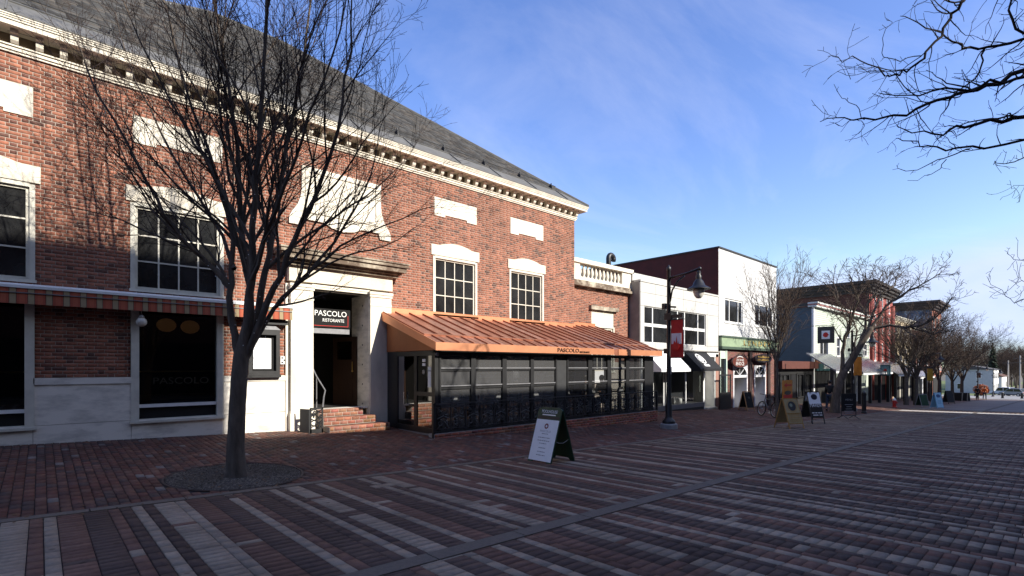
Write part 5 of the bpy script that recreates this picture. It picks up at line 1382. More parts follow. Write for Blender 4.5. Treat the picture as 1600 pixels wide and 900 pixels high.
# mint green clapboard building
T0, T1 = 41.72, 57.6; TT = wz(1273, 480, SY)
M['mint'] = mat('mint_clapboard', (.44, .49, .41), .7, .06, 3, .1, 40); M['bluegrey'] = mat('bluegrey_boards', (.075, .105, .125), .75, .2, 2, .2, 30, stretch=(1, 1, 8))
def pxw(p0, p1, y0, y1, Y=SY): return (wx(p0, Y), wx(p1, Y), wz(p0, y1, Y), wz(p0, y0, Y))
mw = [pxw(1280, 1294, 511, 556) + (2, 2), pxw(1306.5, 1312, 527, 556) + (1, 2), pxw(1321, 1327, 511, 527) + (1, 1), pxw(1332, 1336, 533, 552) + (1, 2), pxw(1348, 1354, 537, 556) + (2, 2)]
mint = far_building('mint_clapboard_building', 'two storey mint green clapboard building with blue-grey side and pink edged eaves', T0, T1, TT, M['mint'], M['bluegrey'], mw, None)
gz_ = gz(50, SY)
z = -.2; k = 0
cl = ([], [], [], [], [])
while z < TT - .25:                                                 # lapped boards between the windows
    ints = [(T0 + .18, T1 - .18)]
    for (a, b_, c, d, *_r) in mw:
        if c - .15 < z + .07 < d + .1:
            new = []
            for (p, q) in ints:
                if b_ + .12 <= p or a - .12 >= q: new.append((p, q)); continue
                if a - .12 > p: new.append((p, a - .12))
                if b_ + .12 < q: new.append((b_ + .12, q))
            ints = new
    for (p, q) in ints: MB().prism([(SY - .004, z), (SY - .03, z), (SY - .008, z + .155), (SY - .004, z + .155)], p, q, 'x').build('clapboard', M['mint'], mint)
    z += .15
part('corner_board', M['white'], mint, (T0 - .03, T0 + .18, SY - .045, SY + .1, -2.8, TT)); part('corner_board', M['white'], mint, (T1 - .18, T1, SY - .045, SY + .1, -2.9, TT))
m = MB(); m.box(T0 - .2, T1 + .1, SY - .28, SY + .3, TT, TT + .12); m.box(T0 - .25, T1 + .1, SY - .38, SY + .3, TT + .22, TT + .34); m.build('eaves', mat('pale_eaves', (.6, .62, .58), .6, .08, 3), mint)
part('eaves_band', mat('pink_band', (.35, .15, .14), .7, .1, 3), mint, (T0 - .22, T1 + .1, SY - .33, SY + .3, TT + .12, TT + .22)); part('side_eaves', M['black'], mint, (T0 - .2, T0 - .021, SY + .3, SY + 14, TT + .1, TT + .3))
part('shopfront', M['void'], mint, (T0 + .4, T0 + 5.5, SY - .05, SY - .001, -2.75, -.35), (T0 + 7, T0 + 11, SY - .05, SY - .001, -2.9, -.35)); part('shop_pier', M['white'], mint, (T0 + 11.2, T0 + 11.6, SY - .1, SY - .001, -3.1, -.3), (T0 + 6.0, T0 + 6.4, SY - .1, SY - .001, -3.1, -.3))
sgm = part('shop_fascia', mat('teal_fascia', (.02, .07, .075), .6, .2, 4), mint, (T0 + .3, T0 + 6.2, SY - .16, SY - .051, -.3, .25)); part('shop_fascia', mat('brown_fascia', (.30, .12, .05), .6, .2, 4), mint, (T0 + .3, T0 + 6.2, SY - .13, SY - .04, .26, .75))
text('lettering', 'Danforth', .42, M['whiteprint'], mint, (T0 + 2.6, SY - .165, -.02), depth_=.01)
# red building
R0, R1 = 57.8, 67.5; RT = wz(1363, 455, SY)
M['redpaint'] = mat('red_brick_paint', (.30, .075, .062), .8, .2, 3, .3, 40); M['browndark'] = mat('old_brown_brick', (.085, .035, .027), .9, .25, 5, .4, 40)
rw = []
for zrow in (0.6, 3.4, 5.6):
    for k in range(3): a = R0 + 1.1 + k * 2.9; rw.append((a, a + 1.1, zrow, zrow + 1.7, 1, 2))
red = far_building('red_brick_building', 'three storey red brick building with heavy dark bracketed cornice', R0, R1, RT, M['redpaint'], M['browndark'], rw, mat('dark_cornice', (.035, .028, .024), .7, .3, 3), corn_h=1.1, corn_p=.7)
for k in range(4): MB().lathe((R0 + .4 + k * 2.95, SY - .08, 0), [(.22, -3.2), (.22, RT - .8)], 10).build('pilaster', M['redpaint'], red, smooth=True)
rs = random.Random(6)
M['ghost'] = mat('faded_mural', (.26, .27, .29), .85, 0, .8, 0, second=(.06, .04, .035), sec_pos=(.45, .55))
MB().poly([(R0 - .025, SY + .6, 3.3), (R0 - .025, SY + 9.5, 3.0), (R0 - .025, SY + 9, 5.8), (R0 - .025, SY + .8, 5.4)]).build('faded_mural', M['ghost'], red)
MB().poly([(R0 - .025, SY + 10.6, 5.2), (R0 - .025, SY + 13, 5.2), (R0 - .025, SY + 13, 7.2), (R0 - .025, SY + 10.6, 7.2)]).build('faded_mural', M['ghost'], red)
part('shopfront', M['void'], red, (R0 + .5, R1 - .5, SY - .06, SY - .001, -3.4, -.6)); part('shop_pier', M['redpaint'], red, (R0 + 3, R0 + 3.5, SY - .1, SY - .061, -3.4, -.6), (R0 + 6, R0 + 6.5, SY - .1, SY - .061, -3.4, -.6))
# cream and brick fronts
def upper_wins(x0, x1, z0s, h_, n, w_=1.0):
    return [(x0 + (x1 - x0) * (k + .5) / n - w_ / 2, x0 + (x1 - x0) * (k + .5) / n + w_ / 2, z, z + h_, 1, 2) for z in z0s for k in range(n)]
cream = far_building('cream_brick_building', 'two storey cream brick building beside the red one', 67.6, 78, 5.2, mat('cream_brick', (.55, .45, .30), .85, .15, 4, .3, 40), M['browndark'], upper_wins(67.6, 78, [.4, 2.9], 1.6, 4), M['cream'], corn_h=.4)
part('shopfront', M['void'], cream, (68.2, 77.4, SY - .06, SY - .001, -3.8, -.8)); part('shop_pier', M['cream'], cream, (70.5, 70.9, SY - .1, SY - .061, -3.8, -.8), (73, 73.4, SY - .1, SY - .061, -3.8, -.8), (75.4, 75.8, SY - .1, SY - .061, -3.8, -.8))
brk = far_building('plain_brick_building', 'two storey plain red-brown brick building past the cream one', 78.1, 91.8, 4.6, mat('plain_brick', (.19, .075, .055), .9, .2, 4, .3, 40), M['browndark'], upper_wins(78.1, 91.8, [.2, 2.4], 1.5, 5), M['cream'], corn_h=.4)
part('shopfront', M['void'], brk, (78.6, 91.2, SY - .06, SY - .001, -4.2, -1.2)); part('shop_pier', M['white'], brk, (81, 81.5, SY - .1, SY - .061, -4.2, -1.2), (84, 84.5, SY - .1, SY - .061, -4.2, -1.2), (88, 88.5, SY - .1, SY - .061, -4.2, -1.2))
blue = far_building('blue_flank_building', 'three storey brick building with a blue patterned side wall and dark cornice', 92, 100, 8.3, mat('salmon_brick', (.40, .15, .10), .85, .2, 4, .3, 40), mat('blue_mural', (.045, .075, .13), .8, 0, .9, 0, second=(.22, .27, .34), sec_pos=(.45, .6)),
                    upper_wins(92, 100, [-.5, 2.6, 5.4], 1.7, 3), mat('dark_cornice_b', (.04, .03, .026), .7, .3, 3), corn_h=1.2, corn_p=1.0)
part('shopfront', M['void'], blue, (92.5, 99.5, SY - .06, SY - .001, -4.5, -1.4))
# ================================================================== TREES
class TB:
    """collects tapered branches; thick ones and twigs go to two meshes"""
    def __init__(s, seed): s.rn = random.Random(seed); s.thick = MB(); s.thin = MB(); s.tips = []; s.budget = 60000
    def tube(s, pts, rads, lvl):
        n = 9 if rads[0] > .1 else 7 if rads[0] > .045 else 5 if rads[0] > .018 else 4 if rads[0] > .009 else 3
        (s.thick if rads[0] > .014 else s.thin).tube(pts, rads, n, cap=False)
    def rv(s): 
        r = s.rn; return Vector((r.gauss(0, 1), r.gauss(0, 1), r.gauss(0, 1)))
    def kids(s, pts, rads, length, lvl, P):
        if lvl >= P['levels']: return
        r = s.rn; n = len(pts)
        cnt = max(1, int(P['count'][lvl] * length + r.random()))
        for k in range(cnt):
            t = P['start'][lvl] + (1 - P['start'][lvl]) * ((k + r.random()) / cnt); t = min(t, .985)
            f = t * (n - 1); i = int(f); p = pts[i].lerp(pts[min(i + 1, n - 1)], f - i)
            d = (pts[min(i + 1, n - 1)] - pts[i]).normalized(); rad = rads[i] + (rads[min(i + 1, n - 1)] - rads[i]) * (f - i)
            side = s.rv(); side = (side - d * side.dot(d)).normalized()
            a = R(r.uniform(*P['angle'][lvl])); nd = (d * math.cos(a) + side * math.sin(a)).normalized()
            L = length * r.uniform(*P['ratio'][lvl]) * (1.0 - .35 * t)
            L = max(L, P['minlen'])
            s.grow(p, nd, L, max(P['tip'], min(rad * .72, rad * P['rr'])), lvl + 1, P)
    def grow(s, p, d, L, r0, lvl, P):
        r = s.rn; n = max(3, min(9, int(L / P['seg']) + 2)); step = L / (n - 1)
        pts = [Vector(p)]; rads = [r0]; d = Vector(d)
        for i in range(1, n):
            d = (d + s.rv() * P['wig'] + Vector((0, 0, 1)) * P['up'] + P.get('bias', Vector((0, 0, 0)))).normalized()
            pts.append(pts[-1] + d * step); t = i / (n - 1); rads.append(max(P['tip'] * .8, r0 * (1 - t) + P['tip'] * t))
        s.tube(pts, rads, lvl); s.kids(pts, rads, L, lvl, P)
    def limb(s, pts, r0, r1, P, lvl=0, smooth=3):
        pts = [Vector(p) for p in pts]; q = []
        for i in range(len(pts) - 1):                               # Catmull-Rom through the given points
            p0, p1, p2, p3 = pts[max(i - 1, 0)], pts[i], pts[i + 1], pts[min(i + 2, len(pts) - 1)]
            for k in range(smooth):
                t = k / smooth
                q.append(.5 * ((2 * p1) + (p2 - p0) * t + (2 * p0 - 5 * p1 + 4 * p2 - p3) * t * t + (3 * p1 - p0 - 3 * p2 + p3) * t ** 3))
        q.append(pts[-1]); L = sum((q[i + 1] - q[i]).length for i in range(len(q) - 1))
        q = [p + s.rv() * P.get('jit', .012) * (i > 0) for i, p in enumerate(q)]
        rads = [r0 + (r1 - r0) * (i / (len(q) - 1)) ** .8 for i in range(len(q))]
        s.tube(q, rads, lvl); s.kids(q, rads, L, lvl, P)
        return q, rads

# --- the big tree on the walk, its limbs set out after the photograph
bt = thing('bare_street_tree', 'large bare vase-shaped tree with many fine twigs in the round pebbled pit', 'tree', (TX, TY, gz(TX, TY)))
D0 = depth((TX, TY))
def at(px, py, dd=0): return atD(px, py, D0 + dd)
T = TB(21)
base = Vector((TX, TY, gz(TX, TY) - .05))
tr_pts = [base, base + Vector((0, 0, .12)), at(368, 700), at(370, 640), at(374, 590), at(378, 555), at(382, 525), at(384, 500)]
tm = MB()
def trunk_mesh(m, pts, rads, n=18, seed=1):
    rn = random.Random(seed); q = []; rd = []
    for i in range(len(pts) - 1):
        for k in range(6): t = k / 6; q.append(Vector(pts[i]).lerp(Vector(pts[i + 1]), t)); rd.append(rads[i] + (rads[i + 1] - rads[i]) * t)
    q.append(Vector(pts[-1])); rd.append(rads[-1]); b0 = len(m.v); m.tube(q, rd, n)
    for i in range(len(q)):
        for k in range(n):
            v = Vector(m.v[b0 + i * n + k]); c = q[i]; f = 1 + .05 * math.sin(k * 3 * 2 * math.pi / n + 1.1 * i * .25) + rn.uniform(-.02, .02)
            m.v[b0 + i * n + k] = tuple(c + (v - c) * f)
trunk_mesh(tm, tr_pts, [.172, .140, .12, .112, .11, .108, .075, .03])
tm.build('trunk', M['bark'], bt, smooth=True)
PB = dict(levels=4, count=[2.7, 4.2, 5.0, 3.4], start=[.22, .15, .1, .1], angle=[(16, 40), (19, 45), (20, 50), (25, 55)], ratio=[(.28, .50), (.36, .62), (.36, .62), (.35, .6)],
          minlen=.12, seg=.16, wig=.085, up=.045, rr=.60, tip=.0023, jit=.014)
PB2 = dict(PB, levels=4, start=[.30, .15, .1, .1])
limbs = [
    ([(374, 560, 0), (362, 500, -.02), (357, 452, -.05), (340, 425, -.1), (298, 388, -.15), (258, 335, -.2), (214, 250, -.25), (158, 150, -.3), (112, 50, -.35)], 0.0599, 0.0086),
    ([(358, 458, -.04), (366, 400, .05), (356, 330, .1), (328, 245, .2), (290, 130, .3), (250, -20, .4), (220, -120, .5)], 0.0458, 0.0072),
    ([(378, 560, 0), (388, 470, .1), (384, 400, .2), (376, 320, .25), (370, 220, .3), (350, 100, .35), (325, -60, .4), (315, -160, .45)], 0.0740, 0.0086),
    ([(382, 560, 0), (394, 460, -.15), (393, 380, -.3), (400, 280, -.45), (410, 150, -.6), (418, 0, -.7), (420, -150, -.8)], 0.0740, 0.0086),
    ([(384, 556, .02), (408, 455, .1), (424, 372, .2), (440, 270, .35), (465, 150, .5), (485, 0, .6), (495, -120, .7)], 0.0635, 0.0079),
    ([(386, 555, 0), (418, 475, -.1), (450, 402, -.25), (490, 310, -.4), (526, 205, -.55), (545, 80, -.7), (550, -40, -.8)], 0.0599, 0.0072),
    ([(386, 556, 0), (428, 482, .05), (470, 440, .1), (530, 388, .2), (600, 352, .3), (682, 322, .4)], 0.0437, 0.0050),
    ([(432, 478, .05), (482, 428, .3), (540, 350, .55), (580, 270, .8), (600, 175, 1.0)], 0.0353, 0.0058),
    ([(385, 430, .15), (352, 310, -.1), (305, 225, -.3), (240, 110, -.5), (185, -20, -.6)], 0.0353, 0.0065),
    ([(392, 440, -.2), (430, 330, -.7), (470, 220, -1.0), (520, 90, -1.3), (545, -30, -1.4)], 0.0353, 0.0058),
    ([(366, 420, 0), (330, 340, .5), (270, 240, .9), (215, 130, 1.2), (180, 20, 1.4)], 0.0353, 0.0058),
    ([(300, 390, -.15), (240, 330, .1), (190, 240, .3), (150, 130, .5)], 0.0212, 0.0043),
    ([(470, 440, .1), (540, 400, -.3), (600, 385, -.5), (660, 350, -.6)], 0.0198, 0.0036),
]
for (pp, r0, r1) in limbs: T.limb([at(*p) for p in pp], r0, r1, PB)
T.thick.build('limbs', M['bark'], bt, smooth=True); stuff(T.thin.build('twigs', M['twig'], bt))
print('big tree faces', len(T.thick.f), len(T.thin.f))
lm = MB(); rn = random.Random(8)
for k in range(170):                                               # tiny clear fairy-light bulbs wired along the limbs
    pp, r0, r1 = rn.choice(limbs[:7]); i = rn.randrange(0, len(pp) - 2); t = rn.random()
    a, b = Vector(at(*pp[i])), Vector(at(*pp[i + 1])); p = a.lerp(b, t) + Vector((rn.gauss(0, .06), rn.gauss(0, .06) - .05, rn.gauss(0, .06)))
    lm.ball(p, .0065, 4)
stuff(lm.build('fairy_lights', mat('clear_bulbs', (.8, .8, .78), .2, 0, spec=1.0), bt))

# --- tree templates for the rest of the row
def tree_template(seed, h, spread, fork, rt, lean=(0, 0), nl=7, lv=3, P=None, bark='bark_far', twig='twig_far', name='bare_street_tree', trunk_path=None):
    t = thing(name, 'template', 'tree', (0, 0, 0)); T = TB(seed); r = T.rn
    pth = [Vector((0, 0, -.15)), Vector((lean[0] * .2, lean[1] * .2, fork * .4)), Vector((lean[0] * .6, lean[1] * .6, fork * .75)), Vector((lean[0], lean[1], fork))]
    m = MB(); trunk_mesh(m, pth, [rt * 1.25, rt * 1.0, rt * .9, rt * .85], 10, seed); m.build('trunk', M[bark], t, smooth=True)
    P = P or dict(levels=lv, count=[2.3, 3.3, 3.6], start=[.2, .15, .1], angle=[(18, 45), (22, 50), (25, 60)], ratio=[(.35, .65), (.38, .68), (.35, .65)], minlen=.18, seg=.35, wig=.10, up=.05, rr=.58, tip=.007, jit=.04)
    for k in range(nl):
        a = 2 * math.pi * (k + r.uniform(-.3, .3)) / nl; e = r.uniform(.55, 1.1); hh = (h - fork) * r.uniform(.8, 1.05)
        s0 = pth[-1] - Vector((0, 0, fork * r.uniform(0, .12)))
        p1 = s0 + Vector((math.cos(a) * spread * .22 * e, math.sin(a) * spread * .22 * e, hh * .33)); p2 = s0 + Vector((math.cos(a) * spread * .58 * e, math.sin(a) * spread * .58 * e, hh * .68)); p3 = s0 + Vector((math.cos(a) * spread * .95 * e, math.sin(a) * spread * .95 * e, hh))
        T.limb([s0, p1, p2, p3], rt * r.uniform(.4, .62), .012, P)
    T.thick.build('limbs', M[bark], t, smooth=True); stuff(T.thin.build('twigs', M[twig], t))
    return t
def place(t, loc, label, rz, s=1.0, first=False, group='bare trees along the street', sz=None):
    c = t if first else copy_tree(t)
    c.location = loc; c.rotation_euler.z = rz; c.scale = (s, s, sz or s); c['label'] = label; c['group'] = group; c['category'] = 'tree'
    return c
tA = tree_template(31, 6.0, 1.15, 2.2, .062, nl=9, lv=3, P=dict(levels=3, count=[2.6, 3.6, 4.0], start=[.12, .12, .1], angle=[(14, 34), (16, 40), (20, 50)], ratio=[(.35, .6), (.38, .66), (.35, .6)], minlen=.15, seg=.3, wig=.07, up=.06, rr=.55, tip=.0055, jit=.03))
place(tA, atY(1214, 8.5), 'small upright bare tree behind the gold sandwich board', 0, 1.0, True)
tB = tree_template(32, 7.6, 3.6, 2.3, .17, nl=8, lv=3)
# leaning locust by the hanging square sign
t3 = thing('bare_street_tree', 'leaning bare locust with forked dark trunk behind the easel sign', 'tree', tuple(atY(1304, 8.5)), 'bare trees along the street')
D3 = depth(atY(1304, 8.5)); T = TB(44)
q = lambda px, py, dd=0: atD(px, py, D3 + dd)
b3 = atY(1304, 8.5)
m = MB(); trunk_mesh(m, [b3 - Vector((0, 0, .1)), q(1306, 620), q(1312, 596), q(1320, 578)], [.27, .21, .195, .20], 12, 3)
trunk_mesh(m, [q(1318, 582), q(1332, 560), q(1347, 535), q(1362, 512)], [.185, .165, .16, .15], 12, 4)
m.build('trunk', M['bark'], t3, smooth=True)
PL = dict(levels=3, count=[3.2, 4.2, 4.2], start=[.25, .15, .1], angle=[(25, 55), (28, 60), (30, 70)], ratio=[(.22, .42), (.38, .66), (.35, .65)], minlen=.2, seg=.35, wig=.13, up=.05, rr=.55, tip=.0085, jit=.05)
for (pp, r0, r1) in [
    ([(1316, 586), (1318, 550), (1326, 515, -.3), (1337, 470, -.6), (1346, 445, -1), (1352, 428, -1.2)], .12, .02),
    ([(1340, 548), (1352, 512, .3), (1357, 475, .8), (1370, 448, 1.2), (1382, 425, 1.6)], .10, .018),
    ([(1360, 515), (1390, 508, -.5), (1425, 512, -1), (1450, 502, -1.5), (1474, 482, -2), (1492, 462, -2.3)], .10, .018),
    ([(1358, 516), (1385, 480, -.2), (1420, 455, -.6), (1450, 440, -1), (1468, 426, -1.2)], .085, .016),
    ([(1356, 518), (1372, 470, .4), (1396, 445, .6), (1412, 422, .8)], .08, .016),
    ([(1328, 565), (1340, 518, -.4), (1310, 470, -.8), (1285, 440, -1.2)], .055, .014),
    ([(1326, 515, -.3), (1312, 470, .4), (1300, 430, .9)], .05, .014),
    ([(1425, 512, -1), (1460, 520, -.6), (1500, 505, -.2)], .05, .012),
    ([(1352, 512, .3), (1330, 495, 1.2), (1300, 490, 2.0)], .045, .012),
]: T.limb([q(*p) for p in pp], r0, r1, PL)
T.thick.build('limbs', M['bark'], t3, smooth=True); stuff(T.thin.build('twigs', M['twig'], t3))
rowt = [(1416, 8.8, .95, 'bare tree standing just past the red fire hydrant'), (1431, 8.4, .95, 'bare tree between the green board and the blue sandwich board'), (1468, 8.6, 1.0, 'bare tree behind the blue sandwich board'),
        (1488, 8.4, .95, 'bare tree beside the dark slate sandwich board'), (1503, 8.5, 1.05, 'bare tree growing among the black planters'), (1452, 9.6, .9, 'slim bare tree close to the shopfronts past the cream building')]
for i, (px, Y, s, lab) in enumerate(rowt): place(tB, atY(px, Y), lab, 1.3 * i, s, i == 0)

# --- near tree at the right whose boughs hang into the sky
nr = thing('overhanging_street_tree', 'gnarled bare tree whose spur-covered boughs reach over the street', 'tree', (11.0, -2.6, gz(11, -2.6)))
T = TB(77); DN = 7.4
n_ = lambda px, py, dd=0: atD(px, py, DN + dd)
root = Vector((11.0, -2.6, gz(11, -2.6)))
fk = root + Vector((-.3, .25, 3.6))
m = MB(); trunk_mesh(m, [root - Vector((0, 0, .1)), root + Vector((-.05, .05, 1)), root + Vector((-.15, .1, 2.4)), fk], [.30, .22, .2, .19], 12, 5); m.build('trunk', M['bark'], nr, smooth=True)
M['twig_dark'] = mat('dark_bark', (.028, .022, .019), .9, .3, 12, 0, spec=.1)  # near-black bark tone for the overhanging boughs
PN = dict(levels=2, count=[3.4, 4.0], start=[.2, .1], angle=[(30, 75), (30, 80)], ratio=[(.02, .13), (.25, .6)], minlen=.06, seg=.09, wig=.22, up=.06, rr=.5, tip=.0032, jit=.022)
pre = lambda *p: [fk, fk.lerp(n_(*p), .55) + Vector((0, 0, .25))]
for (first, pp, r0, r1) in [
    (1, [(1640, 100), (1600, 110), (1543, 135), (1493, 147.5), (1447, 165), (1401, 181), (1351, 187), (1319, 183), (1280, 190)], 0.0498, 0.0049),
    (0, [(1351, 187), (1335, 165), (1318, 150), (1300, 135)], 0.0074, 0.0033),
    (1, [(1650, 175, -.4), (1600, 181, -.4), (1547, 190, -.4), (1493, 199, -.4), (1472, 208, -.4), (1426, 210, -.4), (1398, 188, -.4)], 0.0466, 0.0041),
    (1, [(1660, 205, .3), (1600, 219, .3), (1515, 233, .3), (1465, 231, .3), (1430, 222, .3), (1399, 215, .3)], 0.0366, 0.0049),
    (0, [(1515, 233, .3), (1479, 249, .3), (1433, 265, .3), (1395, 265, .3)], 0.0146, 0.0033),
    (0, [(1479, 249, .3), (1455, 270, .3), (1420, 281, .3)], 0.0080, 0.0033),
    (1, [(1650, 50, .5), (1600, 60, .5), (1540, 76, .5), (1507, 76, .5), (1479, 59, .5), (1436, 36, .5), (1408, 27, .5)], 0.0399, 0.0049),
    (0, [(1538, 78, .5), (1534, 103, .4), (1515, 131, .3), (1480, 153, .2), (1440, 158, .1), (1360, 145, 0)], 0.0160, 0.0041),
    (1, [(1620, -70, .2), (1560, -60, .2), (1507, 0, .2), (1493, 21, .2), (1472, 53, .2), (1440, 87, .2), (1419, 110, .2), (1400, 117, .2), (1380, 115, .2), (1344, 91, .2), (1316, 92, .2), (1292, 87, .2)], 0.0366, 0.0041),
    (0, [(1440, 87, .2), (1405, 92, .2), (1378, 80, .2), (1384, 50, .2), (1387, 20, .2)], 0.0086, 0.0033),
    (0, [(1400, 117, .2), (1420, 140, .1), (1450, 160, 0)], 0.0080, 0.0067),
    (1, [(1650, 235, .8), (1600, 249, .8), (1571, 256, .8), (1550, 254, .8)], 0.0199, 0.0041),
    (1, [(1680, 120, -.8), (1600, 120, -.8), (1550, 130, -.9), (1480, 140, -1), (1420, 150, -1.1), (1370, 147, -1.2)], 0.0399, 0.0041),
    (1, [(1680, 160, .9), (1600, 178, .9), (1560, 184, .9), (1510, 195, 1), (1470, 202, 1)], 0.0399, 0.0049),
    (1, [(1700, 30, -.3), (1600, 52, -.3), (1575, 20, -.3), (1580, -30, -.3)], 0.0332, 0.0099),
    (1, [(1680, 380, 1.5), (1600, 405, 1.5), (1578, 395, 1.5)], 0.0133, 0.0033),
    (1, [(1700, 430, 1.6), (1600, 470, 1.6), (1570, 462, 1.6), (1542, 436, 1.6)], 0.0146, 0.0033),
    (1, [(1700, 480, 1.4), (1600, 440, 1.4), (1580, 452, 1.4)], 0.0120, 0.0033),
    (1, [(1700, 300, 1.0), (1600, 292, 1.0), (1582, 294, 1.0)], 0.0107, 0.0033),
]:
    pts = [n_(*p) for p in pp]
    if first: pts = pre(*pp[0]) + pts
    T.limb(pts, r0, r1, PN)
T.thick.build('limbs', M['twig_dark'], nr, smooth=True); T.thin.build('twigs', M['twig_dark'], nr)
stuff(nr.children[-1])
# --- a matching tree just out of view to the left; only outer twigs reach the frame
lt = tree_template(52, 7.5, 2.7, 2.0, .15, nl=8, lv=3, bark='bark', twig='twig', P=dict(PB, levels=3, tip=.0035))
place(lt, (-4.6, 8.3, gz(-4.6, 8.3)), 'bare tree in front of the left restaurant window past the striped awning', .6, 1.0, True)
# ================================================================== STREET FURNITURE
# --- green and white sandwich board
fa, fb, ba, bb = onG(824.5, 719), onG(857, 726.5), onG(866, 715.5), onG(896.5, 719)
mid_f, mid_b = (fa + fb) / 2, (ba + bb) / 2; ctr = (mid_f + mid_b) / 2
wdir = ((fb - fa).normalized() + (bb - ba).normalized()); wdir.z = 0; wdir.normalize(); sdir = Vector((-wdir.y, wdir.x, 0))
if sdir.dot(mid_b - mid_f) < 0: sdir = -sdir
hw = .30; sp = (mid_b - mid_f).dot(sdir) / 2; sp = max(.24, min(sp, .34)); hgt = 1.0
s1 = thing('sandwich_board', 'dark green plastic sandwich board with a white poster, at the kerb strip', 'sandwich board', tuple(ctr))
def lp(w_, s_, z): 
    p = ctr + wdir * w_ + sdir * s_; return Vector((p.x, p.y, gz(p.x, p.y) * 0 + ctr.z + z))
def leafpt(side, w_, t): return lp(w_, side * sp * (1 - t) + side * .012 * t, .0 + hgt * t)
for side in (-1, 1):
    nrm = (leafpt(side, .1, 0) - leafpt(side, 0, 0)).cross(leafpt(side, 0, 1) - leafpt(side, 0, 0)).normalized()
    if nrm.dot(sdir) * side < 0: nrm = -nrm
    m = MB(); prof_ = [(-hw, 0), (-hw + .1, 0), (-hw + .14, .055), (hw - .14, .055), (hw - .1, 0), (hw, 0), (hw, .97), (hw - .05, 1.0), (-hw + .05, 1.0), (-hw, .97)]
    f0 = [leafpt(side, a, b) for a, b in prof_]; f1 = [p - nrm * .022 for p in f0]; b_ = len(m.v); n = len(f0)
    m.v += [tuple(p) for p in f0] + [tuple(p) for p in f1]; m._f(*range(b_, b_ + n)); m._f(*range(b_ + 2 * n - 1, b_ + n - 1, -1))
    for i in range(n): j = (i + 1) % n; m._f(b_ + j, b_ + i, b_ + n + i, b_ + n + j)
    lf = m.build('leaf', M['green'], s1)
    if side < 0:
        pc = lambda w_, t, e=.004: leafpt(side, w_, t) + nrm * e
        up = (leafpt(side, 0, 1) - leafpt(side, 0, 0)).normalized()
        m = MB(); q0 = [(-hw + .015, .04), (hw - .015, .04), (hw - .015, .785), (-hw + .015, .785)]
        m.poly([pc(a, b) for a, b in q0]); m.poly([pc(a, b, .001) for a, b in reversed(q0)]); m.build('poster', M['paper'], lf)
        text('lettering', 'POOLHOUSE', .085, M['whiteprint'], lf, pc(0, .93), wdir, up, .003, width=.40)
        m = MB()
        for (w_, t, wd, hh) in ((0, .872, .34, .010), ): m.poly([pc(w_ - wd / 2, t - hh), pc(w_ + wd / 2, t - hh), pc(w_ + wd / 2, t + hh), pc(w_ - wd / 2, t + hh)])
        m.build('underline', M['whiteprint'], lf)
        m = MB(); m.poly([pc(-hw + .03, .80, .006), pc(hw - .03, .80, .006), pc(hw - .03, .845, .006), pc(-hw + .03, .845, .006)]); m.build('clip_bar', M['black'], lf)
        m = MB(); n = 16
        for (ra, rb, mt) in ((.05, .024, 'redprint'),):
            for k in range(n):
                a0, a1 = 2 * math.pi * k / n, 2 * math.pi * (k + 1) / n
                m.poly([pc(.0 + ra * math.cos(a0), .665 + ra * math.sin(a0), .006), pc(ra * math.cos(a1), .665 + ra * math.sin(a1), .006), pc(rb * math.cos(a1), .665 + rb * math.sin(a1), .006), pc(rb * math.cos(a0), .665 + rb * math.sin(a0), .006)])
        m.build('emblem', mat('dark_red_ink', (.16, .015, .02), .7, 0), lf)
        text('lettering', 'PASCOLO', .055, M['greyink'], lf, pc(0, .57), wdir, up, .001, width=.27)
        m = MB()
        for (t, wd) in ((.525, .16), (.455, .30), (.40, .30), (.35, .18), (.27, .17), (.20, .20), (.14, .22)):
            x = -wd / 2
            while x < wd / 2 - .01:
                e = min(wd / 2, x + random.uniform(.02, .06)); m.poly([pc(x, t - .007, .005), pc(e, t - .007, .005), pc(e, t + .007, .005), pc(x, t + .007, .005)]); x = e + .01
        m.build('printed_lines', M['greyink'], lf)
m = MB(); pa, pb = leafpt(-1, hw - .03, .42), leafpt(1, hw - .03, .42); m.tube([pa, pa.lerp(pb, .3) - Vector((0, 0, .05)), pa.lerp(pb, .6) - Vector((0, 0, .06)), pb], .006, 5); m.build('stay_cord', M['grey'], s1)
MB().tube([leafpt(1, -hw + .06, 1), leafpt(1, hw - .06, 1)], .014, 6).build('hinge', M['green'], s1)

